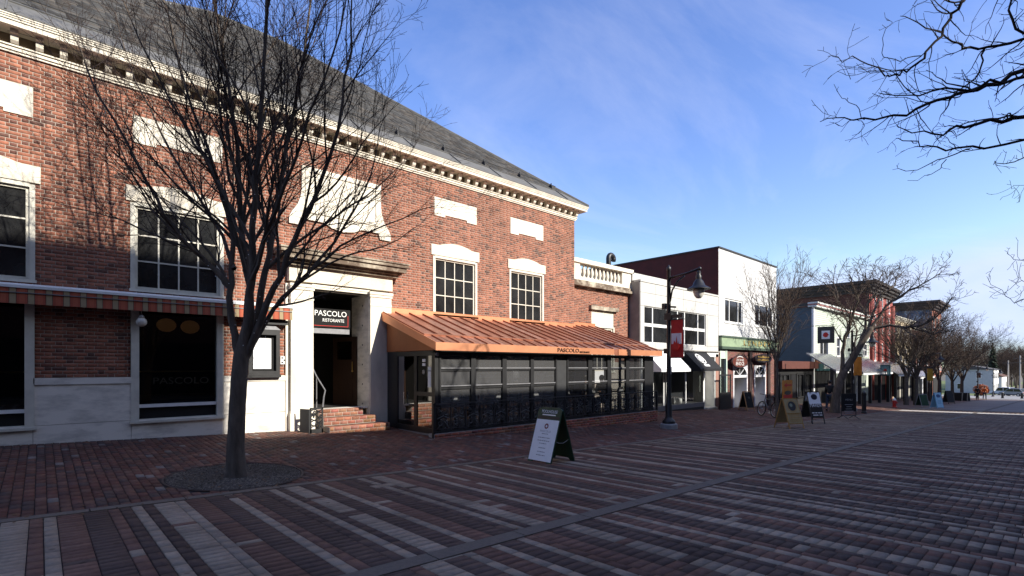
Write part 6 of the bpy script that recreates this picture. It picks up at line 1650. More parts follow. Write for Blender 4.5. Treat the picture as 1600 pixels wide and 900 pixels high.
# --- generic A-board: wooden or painted frame with legs
def a_board(label, px, py, hgt, wid, frame, face, yaw, spread=.3, face_z=(.2, .96), kind='sandwich_board', group=None):
    g = onG(px, py); s = thing(kind, label, 'sandwich board', tuple(g), group)
    c, sn = math.cos(yaw), math.sin(yaw); wd = Vector((c, sn, 0)); dp = Vector((-sn, c, 0)); parts_ = []
    def P_(w_, t, side, e=0):
        q = g + wd * w_ + dp * side * (spread * (1 - t) + .02 * t); q.z = gz(q.x, q.y) * (1 - t) + (g.z + hgt) * t
        return q + (dp * side + Vector((0, 0, spread / hgt))).normalized() * e
    for side in (-1, 1):
        m = MB()
        for q in (-1, 1): m.tube([P_(q * wid / 2, -.0, side), P_(q * wid / 2, 1, side)], .024, 4)
        m.tube([P_(-wid / 2, face_z[0], side), P_(wid / 2, face_z[0], side)], .02, 4); m.tube([P_(-wid / 2, .99, side), P_(wid / 2, .99, side)], .024, 4)
        fr = m.build('frame', frame, s)
        m = MB(); a = wid / 2 - .01
        q4 = [P_(-a, face_z[0], side, .01), P_(a, face_z[0], side, .01), P_(a, face_z[1], side, .01), P_(-a, face_z[1], side, .01)]
        q5 = [P_(-a, face_z[0], side, -.01), P_(a, face_z[0], side, -.01), P_(a, face_z[1], side, -.01), P_(-a, face_z[1], side, -.01)]
        m.poly(q4); m.poly(list(reversed(q5)))
        for i in range(4): j = (i + 1) % 4; m.poly([q4[j], q4[i], q5[i], q5[j]])
        parts_.append(m.build('panel', face, fr))
    return s, P_, wd, parts_
def disc(P_, w_, t, r, hgt, e, mt, name, parent, side=-1, n=20, sq=1.0, ri=0):
    m = MB()
    if ri == 0: m.poly([P_(w_ + r * math.cos(2 * math.pi * k / n), t + r * sq * math.sin(2 * math.pi * k / n) / hgt, side, e) for k in range(n)])
    else:
        for k in range(n):
            a0, a1 = 2 * math.pi * k / n, 2 * math.pi * (k + 1) / n
            m.poly([P_(w_ + q * math.cos(a), t + q * sq * math.sin(a) / hgt, side, e) for q, a in ((r, a0), (r, a1), (ri, a1), (ri, a0))])
    return m.build(name, mt, parent)
M['goldwood'] = mat('gold_stained_wood', (.36, .20, .055), .55, .3, 4, .15, 40, stretch=(6, 6, 1)); M['tanpanel'] = mat('tan_panel', (.33, .25, .12), .6, .2, 5, .1, 30)
YAW_B = R(-28)
s2, P_, wd, pn = a_board('gold stained wooden sandwich board with a round dark emblem', 1233, 668.5, 1.05, .6, M['goldwood'], M['tanpanel'], YAW_B, .36, (.17, .97))
disc(P_, 0, .74, .165, 1.05, .016, M['charcoal'], 'emblem', pn[0]); disc(P_, -.03, .77, .06, 1.05, .02, mat('sage_print', (.2, .24, .17), .5, 0), 'emblem_detail', pn[0])
disc(P_, 0, .74, .205, 1.05, .014, M['goldwood'], 'emblem_ring', pn[0], ri=.185)
m = MB()
for k in range(5): t = .24 + .055 * k; m.poly([P_(-.22, t, -1, .016), P_(.22, t, -1, .016), P_(.22, t + .022, -1, .016), P_(-.22, t + .022, -1, .016)])
m.build('printed_lines', M['goldwood'], pn[0]); m = MB().tube([P_(-.3, .5, -1, .014), P_(.3, .5, -1, .014)], .016, 4); m.build('crossbar', M['goldwood'], pn[0])
s3, P_, wd, pn = a_board('black sandwich board with white arched top and white lettering', 1269, 661.5, 1.28, .6, M['black'], M['black'], YAW_B, .32, (.2, .7))
for side in (-1, 1):
    m = MB(); pts = [(-.29, .62), (.29, .62), (.29, .93), (.25, .985), (.20, .985), (.17, .93)] + [(.13 * math.cos(math.pi * k / 8), .93 + .07 * math.sin(math.pi * k / 8)) for k in range(9)] + [(-.17, .93), (-.20, .985), (-.25, .985), (-.29, .93)]
    m.poly([P_(a, b, side, .014) for a, b in pts]); m.poly([P_(a, b, side, .006) for a, b in reversed(pts)]); hd = m.build('head_panel', M['whiteprint'], s3)
    if side < 0: disc(P_, 0, .83, .15, 1.28, .018, mat('navy_print', (.012, .014, .03), .5, 0), 'emblem', hd, sq=.75)
up = (P_(0, 1, -1) - P_(0, 0, -1)).normalized()
text('lettering', 'MAVEN', .25, M['whiteprint'], s3, P_(0, .575, -1, .016), wd, up, .003, width=.54)
m = MB()
for (t, a, b) in ((.34, -.24, -.12), (.34, -.08, .02), (.34, .06, .14), (.34, .17, .24), (.27, .1, .24), (.27, -.2, .05)): m.poly([P_(a, t - .014, -1, .016), P_(b, t - .014, -1, .016), P_(b, t + .014, -1, .016), P_(a, t + .014, -1, .016)])
m.build('printed_lines', M['whiteprint'], s3)
s4, P_, wd, pn = a_board('blackboard in a pale wooden frame by the white doorways', 1166.5, 641.5, 1.0, .55, mat('pine', (.42, .22, .09), .6, .2, 5), M['blackmatt'], R(-15), .28, (.15, .95))
disc(P_, .03, .68, .1, 1.0, .014, M['charcoal'], 'chalk_drawing', pn[0], sq=.6)
s5, P_, wd, pn = a_board('pale blue sandwich board with a dark blue oval', 1464, 637.5, 1.15, .62, mat('blue_plastic', (.16, .36, .52), .5, .1, 5), mat('paleblue_panel', (.30, .52, .66), .5, .1, 5), YAW_B, .26, (.05, .98))
disc(P_, 0, .78, .2, 1.15, .016, mat('navy_oval', (.05, .09, .2), .5, 0), 'emblem', pn[0], sq=.6)
m = MB(); 
for t in (.3, .38, .46): m.poly([P_(-.18, t, -1, .016), P_(.18, t, -1, .016), P_(.18, t + .03, -1, .016), P_(-.18, t + .03, -1, .016)])
m.build('printed_lines', mat('mid_blue_print', (.10, .25, .40), .5, 0), pn[0])
a_board('low dark green sandwich board beside the blue one', 1441, 636, 1.0, .75, M['grey'], M['green'], YAW_B, .28, (.12, .95))
a_board('dark slate sandwich board by the planters', 1482, 631, 1.25, .8, M['black'], M['charcoal'], YAW_B, .3, (.12, .97))

# --- upright yellow arrow sign
g = atY(1230, 10.4); zt_ = wz(1230, 594, 10.4); zb_ = wz(1230, 634, 10.4); x0, x1 = wx(1223, 10.4), wx(1237.5, 10.4)
y1 = thing('arrow_sign', 'tall yellow and red panel sign with a red arrow behind the gold board', 'sign', tuple(g))
part('board', M['orange'], y1, (x0, x1, 10.38, 10.42, zb_, zt_)); part('red_panel', M['redprint'], y1, (x0 + .05, x1 - .05, 10.372, 10.379, zb_ + .1, zb_ + .62))
part('post', M['grey'], y1, (x0 + .1, x0 + .14, 10.421, 10.45, g.z, zt_), (x1 - .14, x1 - .1, 10.421, 10.45, g.z, zt_))
xm, zm = (x0 + x1) / 2, zt_ - .28; hw_ = (x1 - x0) * .4
MB().prism([(xm - hw_, zm), (xm - hw_ * .3, zm + .14), (xm - hw_ * .3, zm + .05), (xm + hw_, zm + .05), (xm + hw_, zm - .05), (xm - hw_ * .3, zm - .05), (xm - hw_ * .3, zm - .14)], 10.37, 10.379).build('arrow', M['redprint'], y1)
MB().prism([(xm + hw_ * .9 * math.cos(2 * math.pi * k / 16), zm - .42 + .12 * math.sin(2 * math.pi * k / 16)) for k in range(16)], 10.37, 10.379).build('emblem', M['black'], y1)

# --- easel sign on scrolled feet
g = onG(1326, 654.5); es = thing('easel_sign', 'black upright menu sign on curled metal feet beside the leaning tree', 'sign', tuple(g))
wd = Vector((math.cos(R(-38)), math.sin(R(-38)), 0)); dp = Vector((-wd.y, wd.x, 0)); hp = lambda w_, z, e=0: g + wd * w_ + dp * e + Vector((0, 0, z))
D = depth(g); hh = (654.5 - 618) / FPX * D; wd_px = .5 * D / FPX * 20 * .9
hw2 = .36
m = MB().obox(hp(0, (hh + .22) / 2 + .11), wd * hw2, dp * .015, (0, 0, (hh - .26) / 2)); m.build('board', M['blackmatt'], es)
m = MB()
for q in (-1, 1): m.tube([hp(q * hw2, .14), hp(q * hw2, hh)], .016, 6)
m.tube([hp(-hw2, hh), hp(hw2, hh)], .016, 6); m.tube([hp(-hw2, .16), hp(hw2, .16)], .016, 6); m.build('frame', M['black'], es)
m = MB()
for q in (-1, 1):
    for e in (-1, 1): m.tube([hp(q * .22, .16), hp(q * .22 + q * .06, .12, e * .1), hp(q * .26, .03, e * .28), hp(q * .30, .03, e * .36)], .016, 6)
m.build('feet', M['black'], es)
m = MB()
for k in range(10):
    a0, a1 = 2 * math.pi * k / 10, 2 * math.pi * (k + 1) / 10
text('lettering', 'MENU', .13, M['greyink'], es, hp(0, hh - .2, -.018), wd, (0, 0, 1), .003)
m = MB()
for k, w_ in enumerate((.2, .12, .16, .22, .18)): m.obox(hp(0, hh - .42 - k * .10, -.017), wd * w_, dp * .001, (0, 0, .014))
m.build('printed_lines', M['greyink'], es)

# --- black half-glazed board standing open by the green sign
g = atY(1133, SY - .55); bd = thing('open_half_door', 'black half-glazed door folded open onto the brick walk', 'door', tuple(g))
x0, x1 = wx(1124.5, SY - .55), wx(1142, SY - .55); zt_ = wz(1133, 585, SY - .55); zm = wz(1133, 613, SY - .55)
part('panel', M['black'], bd, (x0, x1, SY - .57, SY - .53, g.z + .02, zm)); part('frame', M['black'], bd, (x0, x0 + .06, SY - .57, SY - .53, zm, zt_), (x1 - .07, x1, SY - .57, SY - .53, zm, zt_), (x0 + .06, x1 - .07, SY - .57, SY - .53, zt_ - .07, zt_))
MB().poly([(x0, SY - .55, zm), (x1, SY - .55, zm), (x1, SY - .55, zt_), (x0, SY - .55, zt_)]).build('pane', M['glass'], bd)

# --- lamp posts with lantern and banner
def lamp_post():
    l = thing('street_lamp', 'template', 'street lamp', (0, 0, 0))
    MB().lathe((0, 0, 0), [(.27, -.1), (.27, .13), (.25, .16), (.1, .17)], 20).build('footing', M['concrete'], l, smooth=True, auto=30)
    MB().lathe((0, 0, 0), [(.2, .16), (.21, .2), (.19, .26), (.13, .32), (.105, .40), (.10, .75), (.085, .80), (.075, 1.2), (.065, 3.0), (.06, 5.1), (.075, 5.12), (.07, 5.2), (.03, 5.25), (.0, 5.3)], 16).build('pole', M['black'], l, smooth=True, auto=40)
    m = MB(); m.tube([(0, 0, 4.85), (0, -.6, 4.93), (0, -1.02, 5.02)], .035, 8); m.tube([(0, -.05, 4.1), (0, -.12, 4.45), (0, -.3, 4.72), (0, -.55, 4.86)], .028, 8); m.ball((0, -1.05, 5.02), .06); m.build('arm', M['black'], l, smooth=True)
    m = MB().lathe((0, -1.02, 4.98), [(.03, 0), (.07, -.06), (.06, -.14), (.09, -.2), (.08, -.28), (.14, -.36), (.19, -.48), (.35, -.58), (.35, -.60), (.18, -.60)], 20); lan = m.build('lantern_hood', M['black'], l, smooth=True, auto=40)
    MB().lathe((0, -1.02, 4.38), [(.16, 0), (.165, -.08), (.13, -.2), (.07, -.27), (.01, -.28)], 18).build('lantern_glass', mat('lamp_glass', (.55, .53, .48), .25, .1, 6) if 'lg' not in M else M['lg'], lan, smooth=True)
    m = MB(); m.tube([(0, .12, 3.95), (0, -.25, 3.9)], .03, 6); m.box(-.06, .06, .1, .22, 3.85, 4.05); m.box(-.05, .05, -.5, -.07, 3.55, 3.66); m.box(-.07, .07, -.12, .12, 3.5, 3.72); m.tube([(0, 0, 4.05), (0, 0, 3.4)], .064, 8); m.build('fittings', M['black'], l); MB().box(-.05, .05, .05, .16, 2.42, 2.58).build('socket_box', M['black'], l)
    m = MB(); m.box(-.03, .03, -.09, -.05, 1.75, 2.0); m.build('meter_box', M['grey'], l)
    return l
def banner(parent, mt, emblem=None):
    m = MB(); n = 8
    for i in range(n):
        z0, z1 = 2.28 + 1.22 * i / n, 2.28 + 1.22 * (i + 1) / n
        for k in range(5):
            ya, yb = -.08 - .42 * k / 5, -.08 - .42 * (k + 1) / 5
            fx = lambda y, z: .035 * math.sin(y * 9 + z * 2.2) * min(1, (3.5 - z))
            m.poly([(fx(ya, z0), ya, z0), (fx(yb, z0), yb, z0), (fx(yb, z1), yb, z1), (fx(ya, z1), ya, z1)])
    b = m.build('banner', mt, parent, smooth=True)
    m = MB(); m.tube([(0, -.05, 3.5), (0, -.55, 3.5)], .012, 6); m.tube([(0, -.05, 2.28), (0, -.55, 2.28)], .012, 6); m.build('banner_arm', M['black'], parent)
    if emblem:
        m = MB(); m.box(-.048, -.042, -.46, -.12, 2.72, 3.06); m.build('banner_panel', mat('pale_print', (.6, .58, .62), .7, .1, 6), b)
        m = MB()
        pts = [(-.40, 2.62), (-.36, 2.8), (-.33, 2.7), (-.31, 2.98), (-.27, 2.75), (-.22, 2.84), (-.17, 2.66), (-.2, 2.55), (-.34, 2.53)]
        m.prism(pts, -.056, -.05, 'x'); m.build('banner_emblem', M['redprint'], b)
L0_ = lamp_post()
pos = [(1045, 8.65), (1331.5, 8.65), (1447, 8.65), (1528, 8.6), (1552, 8.6)]
labs = ['black street lamp with red banner standing beside the patio', 'black street lamp with orange banner by the leaning tree', 'black street lamp with mustard banner by the blue sandwich board', 'far black street lamp without banner near the two walkers', 'farthest black street lamp without banner by the pale house']
lamps = [L0_] + [copy_tree(L0_) for _ in pos[1:]]
for l, (px, Y), lab in zip(lamps, pos, labs):
    p = atY(px, Y); l.location = p; l['label'] = lab; l['group'] = 'street lamps along the street'
for l, mt, em in ((lamps[0], M['red'], True), (lamps[1], M['orange'], False), (lamps[2], mat('mustard_cloth', (.42, .26, .03), .8, .15, 6), False)):
    OFF[l.name] = Vector((0, 0, 0)); banner(l, mt, em)
for l in lamps[1:3]: l.scale = (1, 1, .93)

# --- bicycle leaning by the small tree
g = atY(1199, 9.1); bk = thing('bicycle', 'dark bicycle leaning against the small upright tree', 'bicycle', tuple(g)); OFF[bk.name] = Vector((0, 0, 0))
def ring(m, c, r, t, n=28, k=6):
    m.tube([(c[0] + r * math.cos(2 * math.pi * i / n), c[1], c[2] + r * math.sin(2 * math.pi * i / n)) for i in range(n + 1)], t, k, cap=False)
for cx in (-.52, .52):
    m = MB(); ring(m, (cx, 0, .34), .315, .026); wh = m.build('wheel', M['blackmatt'], bk, smooth=True)
    m = MB(); ring(m, (cx, 0, .34), .285, .010, 24, 4)
    for i in range(12): a = 2 * math.pi * i / 12; m.tube([(cx, .02 * (-1) ** i, .34), (cx + .285 * math.cos(a), 0, .34 + .285 * math.sin(a))], .0022, 3)
    m.tube([(cx, -.05, .34), (cx, .05, .34)], .022, 8); m.build('spokes', M['steel'], wh)
fm = mat('bike_frame', (.10, .105, .11), .35, .1, 6, metal=.5)
m = MB()
for (a, b, r) in (((-.52, 0, .34), (-.07, 0, .30), .012), ((-.52, 0, .34), (-.19, 0, .80), .010), ((-.07, 0, .30), (-.21, 0, .88), .017), ((-.19, 0, .78), (.34, 0, .80), .017), ((-.07, 0, .30), (.36, 0, .72), .02), ((.33, 0, .86), (.40, 0, .62), .02), ((.40, 0, .62), (.52, 0, .34), .014)):
    m.tube([a, b], r, 8)
m.build('frame', fm, bk, smooth=True)
MB().tube([(.33, 0, .86), (.32, 0, .98)], .014, 8).tube([(.34, -.28, 1.0), (.36, -.12, .99), (.34, 0, .98), (.36, .12, .99), (.34, .28, 1.0)], .013, 8).build('handlebar', M['black'], bk)
MB().ball((-.24, 0, .93), .12, 10, 1.05, .6, .3).build('saddle', M['black'], bk, smooth=True)
m = MB(); ring(m, (-.07, -.04, .30), .09, .008, 20, 4); m.tube([(-.07, -.05, .30), (.04, -.06, .17)], .01, 6); m.tube([(.0, -.12, .17), (.08, -.06, .17)], .018, 6); m.build('crankset', M['steel'], bk)
m = MB(); m.box(-.72, -.3, -.09, .09, .72, .74); m.tube([(-.52, .08, .36), (-.6, .08, .72)], .007, 5); m.tube([(-.52, -.08, .36), (-.6, -.08, .72)], .007, 5); m.build('rear_rack', M['black'], bk)
bk.rotation_euler = (R(7), 0, R(52))

# --- hydrant
g = onG(1397.5, 636.5); hy = thing('fire_hydrant', 'short red fire hydrant with a pale cap on the brick walk', 'hydrant', tuple(g))
rm = mat('red_enamel', (.45, .025, .02), .4, .1, 8)
MB().lathe(tuple(g), [(.17, -.02), (.17, .05), (.11, .06), (.11, .42), (.15, .43), (.15, .47), (.12, .5)], 16).build('barrel', rm, hy, smooth=True, auto=30)
MB().lathe((g.x, g.y, g.z + .5), [(.12, 0), (.115, .06), (.08, .13), (.03, .16), (.03, .21), (.0, .22)], 16).build('bonnet', M['white'], hy, smooth=True)
for a in (0, 1.57, 3.14): m = MB().tube([(g.x + .09 * math.cos(a), g.y - .09 * math.sin(a), g.z + .34), (g.x + .2 * math.cos(a), g.y - .2 * math.sin(a), g.z + .34)], .055, 10); m.build('nozzle', rm, hy)
# --- bollards
for (px, py, h_, lab) in ((1350, 646, 1.25, 'tall square black bollard by the easel sign'), (1566.5, 622.5, 1.0, 'black bollard with grey top at the end of the street'), (1597, 623, 1.0, 'black bollard farthest right across the street end')):
    g = onG(px, py); b = thing('bollard', lab.replace('farthest right', 'standing apart'), 'bollard', tuple(g), 'black bollards')
    r = .11 if h_ > 1.1 else .16
    MB().lathe(tuple(g), [(r * 1.25, -.05), (r * 1.25, .08), (r, .12), (r, h_ * .8), (r * 1.15, h_ * .82), (r * 1.15, h_ * .87)], 12).build('shaft', M['black'], b, smooth=True, auto=30)
    MB().lathe((g.x, g.y, g.z + h_ * .87), [(r * .95, 0), (r * .9, .06), (r * .5, h_ * .11), (.01, h_ * .13)], 12).build('cap', M['black'] if h_ > 1.1 else M['grey'], b, smooth=True)
# --- planters
M['shrub'] = mat('winter_evergreen', (.028, .045, .018), .9, .3, 10)
for (px, py, w_, lab) in ((1496, 626, .8, 'large square black planter by the bare trees'), (1506, 626, .6, 'smaller square black planter beside the large one'), (1513, 626, .42, 'narrow tapering black planter at the end of the row')):
    g = onG(px, py); p = thing('planter', lab, 'planter', tuple(g), 'black planters'); h_ = .9
    m = MB(); x, y, z = g; m.box(x - w_ / 2, x + w_ / 2, y - w_ / 2, y + w_ / 2, z - .02, z + h_, -.05 if w_ > .5 else .1); m.build('tub', M['black'], p)
    part('rim', M['charcoal'], p, (x - w_ / 2 - .06, x + w_ / 2 + .06, y - w_ / 2 - .06, y + w_ / 2 + .06, z + h_, z + h_ + .05) if w_ > .5 else (x - .12, x + .12, y - .12, y + .12, z + h_, z + h_ + .05))
# --- hanging square sign and teal blade sign
def blade(label, X, y0, y1, z0, z1, back, inner=None, emblem=None, inset=.25):
    s = thing('hanging_sign', label, 'sign', (X, (y0 + y1) / 2, z1))
    part('board', back, s, (X - .04, X + .04, y0, y1, z0, z1)); w_ = y1 - y0; h_ = z1 - z0
    MB().tube([(X, y0, z1 + .08), (X, SY, z1 + .08)], .02, 6).build('bracket', M['black'], s)
    m = MB()
    for y in (y0 + .1, y1 - .1): m.tube([(X, y, z1), (X, y, z1 + .08)], .01, 5)
    m.build('hanger', M['black'], s)
    if inner: part('inner_panel', inner, s, (X - .05, X - .041, y0 + w_ * inset, y1 - w_ * inset, z0 + h_ * inset, z1 - h_ * inset))
    if emblem: 
        c = ((y0 + y1) / 2, (z0 + z1) / 2); rn = random.Random(3)
        MB().prism([(c[0] + w_ * .16 * math.cos(2 * math.pi * k / 14) * (1 + .18 * math.sin(3 * k)), c[1] + h_ * .15 * math.sin(2 * math.pi * k / 14)) for k in range(14)], X - .062, X - .052, 'x').build('emblem', emblem, s)
    return s
blade('black square hanging sign with white centre and red emblem', 41.0, 10.9, 11.95, wz(1290, 536, 11.4) - .0, wz(1290, 510, 11.4), M['black'], M['whiteprint'], M['redprint'])
Xb = wx(1384, 10.6); blade('teal hanging sign with a red emblem near the fire hydrant', Xb, 10.25, 11.0, wz(1384, 587, 10.6), wz(1384, 570, 10.6), mat('teal_board', (.05, .17, .22), .6, .15, 4), mat('paleteal', (.2, .36, .42), .6, .1, 4), M['redprint'], .12)
# --- glass canopies over the walk on black posts
def canopy(label, x0, x1, y0, y1, zf, zbk, npx):
    c = thing('glass_canopy', label, 'canopy', ((x0 + x1) / 2, y0, gz((x0 + x1) / 2, y0)), 'glass canopies over the walk')
    for k in range(npx + 1):
        x = x0 + (x1 - x0) * k / npx
        MB().obox((x, (y0 + y1) / 2, (zf + zbk) / 2), (.035, 0, 0), (0, (y1 - y0) / 2, (zbk - zf) / 2), (0, 0, .05)).build('rafter', M['grey'], c)
        if k < npx:
            xb = x0 + (x1 - x0) * (k + 1) / npx
            MB().poly([(x, y0, zf + .05), (xb, y0, zf + .05), (xb, y1, zbk + .05), (x, y1, zbk + .05)]).build('pane', M['frost'], c)
    part('gutter_beam', M['grey'], c, (x0 - .05, x1 + .05, y0 - .08, y0 - .001, zf - .12, zf + .06)); part('scallop_edge', M['white'], c, (x0 - .05, x1 + .05, y0 - .1, y0 - .081, zf - .2, zf - .06))
    n = max(2, int((x1 - x0) / 3.2)); 
    for k in range(n + 1):
        x = x0 + .2 + (x1 - x0 - .4) * k / n; part('post', M['black'], c, (x - .11, x + .11, y0 + .1, y0 + .32, gz(x, y0) - .05, zf + (zbk - zf) * .1))
M['frost'] = glass_mat('frosted_canopy', (.6, .62, .62), .2, .4, (.22, .225, .23))
canopy('glass canopy on black posts in front of the low dark shop', 40.0, 45.6, 10.6, 12.4, -.25, .95, 6)
canopy('long glass canopy on black posts before the mint building', 47.0, 57.0, 10.6, 12.4, -.45, .75, 10)
canopy('glass canopy on black posts before the red building', 58.5, 67.0, 10.4, 12.4, -.7, .5, 8)
canopy('glass canopy on black posts before the cream building', 69.0, 78.0, 10.4, 12.4, -1.1, .1, 8)
person('person in a dark jacket carrying a bag, walking away down the street', onG(1527, 625), R(-80), 'walk', M['jacketblk'], M['jacketblk'], M['hairdark'], 1.72, bag=M['jacketblk'])
person('person in an orange jacket and jeans walking away down the street', onG(1538.5, 624.5), R(-95), 'walk', M['jacketor'], M['jeans'], M['hairdark'], 1.78)

person('person in a dark jacket and jeans walking behind the leaning locust tree', atY(1296.5, 9.0), R(-90), 'walk', M['jacketblk'], M['jeans'], M['hairdark'], 1.72)
# ================================================================== OTHER SIDE OF THE STREET (behind the camera; it shades the street)
def opposite(label, x0, x1, ztop, mt, storeys, n, depth_=9.5, y=-9.0):
    b = thing('opposite_building', label, 'building', ((x0 + x1) / 2, y, gz((x0 + x1) / 2, y)), None)
    zb = gz(x1, y) - .5
    part('wall', mt, b, (x0, x1, y - depth_, y, zb, ztop)); m = MB()
    m.box(x0 - .1, x1 + .1, y - .3, y + .35, ztop - .001, ztop + .35); m.build('cornice', M['weathered'], b)
    h = (ztop - zb - 4.5) / max(1, storeys - 1)
    for s in range(storeys - 1):
        z0 = zb + 4.6 + s * h
        for k in range(n):
            c = x0 + (x1 - x0) * (k + .5) / n; fr = MB(); fr.box(c - .65, c + .65, y, y + .06, z0 + .5, z0 + .5 + min(1.9, h - .9)); w_ = fr.build('window', M['white'], b)
            part('pane', M['darkglass'], w_, (c - .56, c + .56, y + .061, y + .07, z0 + .58, z0 + .42 + min(1.9, h - .9)))
    part('shopfront', M['void'], b, (x0 + .5, x1 - .5, y + .001, y + .05, zb, zb + 3.6))
TOPA = 2.15 + 21.65 / math.cos(R(SUN_AZ)) * math.tan(R(SUN_EL)) - .35
TOPB = -2.3 + 21.65 / math.cos(R(SUN_AZ)) * math.tan(R(SUN_EL)) - .35
opposite('four storey dark brick block across the street, tallest of its row', -45, 8.85, TOPA, M['browndark'], 4, 16)
opposite('three storey red brick block across the street facing the patio', 8.9, 25, TOPB, mat('opp_red', (.20, .075, .055), .9, .2, 4), 3, 6)
opposite('three storey tan brick block across the street by the alley', 25.1, 43.9, TOPB + .25, mat('opp_tan', (.30, .24, .17), .9, .2, 4), 3, 6)
opposite('three storey grey block across the street past the alley', 49.2, 72, TOPB + .1, mat('opp_grey', (.24, .23, .22), .9, .2, 4), 3, 8)
opposite('two storey brick block across the street at the far corner', 72.1, 97, TOPB - 1.5, M['browndark'], 3, 8)

# ================================================================== END OF THE STREET
def house(label, x0, x1, y0, y1, ze, wallm, sidem, roofm, ridge):
    zb = gz(x1, y0) - .6
    h = thing('house', label, 'house', ((x0 + x1) / 2, y0, gz((x0 + x1) / 2, y0)))
    part('wall', wallm, h, (x0, x1, y0, y1, zb, ze)); part('gable_wall', sidem, h, (x0 - .03, x0 - .001, y0, y1, zb, ze))
    ym = (y0 + y1) / 2
    MB().prism([(y0 - .4, ze - .1), (y1 + .4, ze - .1), (ym, ze + ridge)], x0 - .3, x1 + .3, 'x').build('roof', roofm, h)
    for k in range(4):
        for z in (zb + 1.6, zb + 4.4):
            if z + 1.5 > ze: continue
            c = x0 + (x1 - x0) * (k + .5) / 4; w_ = part('window', M['white'], h, (c - .6, c + .6, y0 - .06, y0 - .001, z, z + 1.6)); part('pane', M['darkglass'], w_, (c - .5, c + .5, y0 - .075, y0 - .061, z + .1, z + 1.5))
    for (yy, z) in ((y0 + (y1 - y0) * .3, zb + 1.8), (y0 + (y1 - y0) * .7, zb + 1.8), (y0 + (y1 - y0) * .3, zb + 4.6)):
        if z + 1.4 > ze: continue
        w_ = part('window', M['white'], h, (x0 - .09, x0 - .031, yy - .5, yy + .5, z, z + 1.5)); part('pane', M['darkglass'], w_, (x0 - .1, x0 - .091, yy - .4, yy + .4, z + .1, z + 1.4))
    return h
M['housewhite'] = mat('house_white', (.66, .66, .63), .8, .08, 2); M['houseshade'] = mat('house_white_shade', (.40, .41, .42), .85, .1, 2); M['shingle'] = mat('roof_shingle', (.09, .085, .085), .9, .2, 3)  # side of the white house greyed in its colour to stand in for shade
Y1 = 170 / 15.0
house('white house with a shade-toned side on the corner beyond the cross road', 170, 184, Y1, Y1 + 9, -.6, M['housewhite'], M['houseshade'], M['shingle'], 1.0)
house('lower white house with brown roof behind the corner house', 192, 210, 11.2, 20, -2.6, M['housewhite'], M['housewhite'], mat('brown_roof', (.10, .05, .035), .9, .2, 3), 2.2)
house('white house half hidden by the bare street trees', 168, 182, 24, 33, -2.4, M['housewhite'], M['housewhite'], M['shingle'], 2.5)
# cars
def car(label, loc, rz, body, scale=1.0, tall=0.0):
    c = thing('parked_car', label, 'car', loc, 'cars parked at the end of the street', rz); OFF[c.name] = Vector((0, 0, 0))
    t = tall
    pr = [(-2.2, .35), (2.2, .35), (2.28, .55), (2.2, .85), (1.1, 1.0), (.55, 1.45 + t), (-1.6, 1.5 + t), (-2.15, 1.0), (-2.25, .7)]
    m = MB(); m.prism(pr, -.88, .88, 'y'); o = m.build('body', body, c); bv = o.modifiers.new('Bevel', 'BEVEL'); bv.width = .09; bv.segments = 3
    part('lower_sill', M['blackmatt'], c, (-2.15, 2.15, -.86, .86, .25, .36))
    for s in (-1, 1):
        MB().prism([(.95, 1.02), (.5, 1.38 + t), (-.45, 1.42 + t), (-.45, 1.02)], s * .885, s * .892).build('side_window', M['darkglass'], c); MB().prism([(-.55, 1.02), (-.55, 1.42 + t), (-1.5, 1.42 + t), (-1.95, 1.02)], s * .885, s * .892).build('side_window', M['darkglass'], c)
    MB().poly([(1.12, -.75, 1.02), (1.12, .75, 1.02), (.6, .7, 1.42 + t), (.6, -.7, 1.42 + t)]).build('windscreen', M['darkglass'], c); MB().poly([(-2.17, -.75, 1.04), (-2.17, .75, 1.04), (-1.7, .7, 1.46 + t), (-1.7, -.7, 1.46 + t)]).build('rear_window', M['darkglass'], c)
    for x in (-1.35, 1.4):
        for s in (-1, 1):
            w_ = MB().lathe((0, 0, 0), [(.2, -.1), (.34, -.1), (.34, .1), (.2, .1)], 18).xf(Matrix.Translation((x, s * .82, .34)) @ Matrix.Rotation(R(90), 4, 'X')).build('wheel', M['blackmatt'], c)
            MB().lathe((0, 0, 0), [(.19, -.105), (.2, 0), (.19, .105)], 12).xf(Matrix.Translation((x, s * .82, .34)) @ Matrix.Rotation(R(90), 4, 'X')).build('hub', M['steel'], w_)
    for s in (-1, 1): part('headlight', M['whiteprint'], c, (2.2, 2.29, s * .62 - .18, s * .62 + .18, .66, .8)); part('tail_light', M['redprint'], c, (-2.27, -2.2, s * .68 - .12, s * .68 + .12, .75, .95))
def onX(px, X): 
    t = (px - PCX) / FPX; Y = X * (FY - FX * t) / (FX + FY * t); return Vector((X, Y, gz(X, Y) + .02))
car('white van-like car parked beyond the cross road', onX(1568, 158), R(60), mat('white_car', (.6, .6, .6), .35, .05, 4, spec=.6), tall=.35)
car('grey car parked beyond the cross road', onX(1584, 150), R(60), mat('grey_car', (.22, .23, .25), .3, .05, 4, metal=.4, spec=.6), tall=.15)
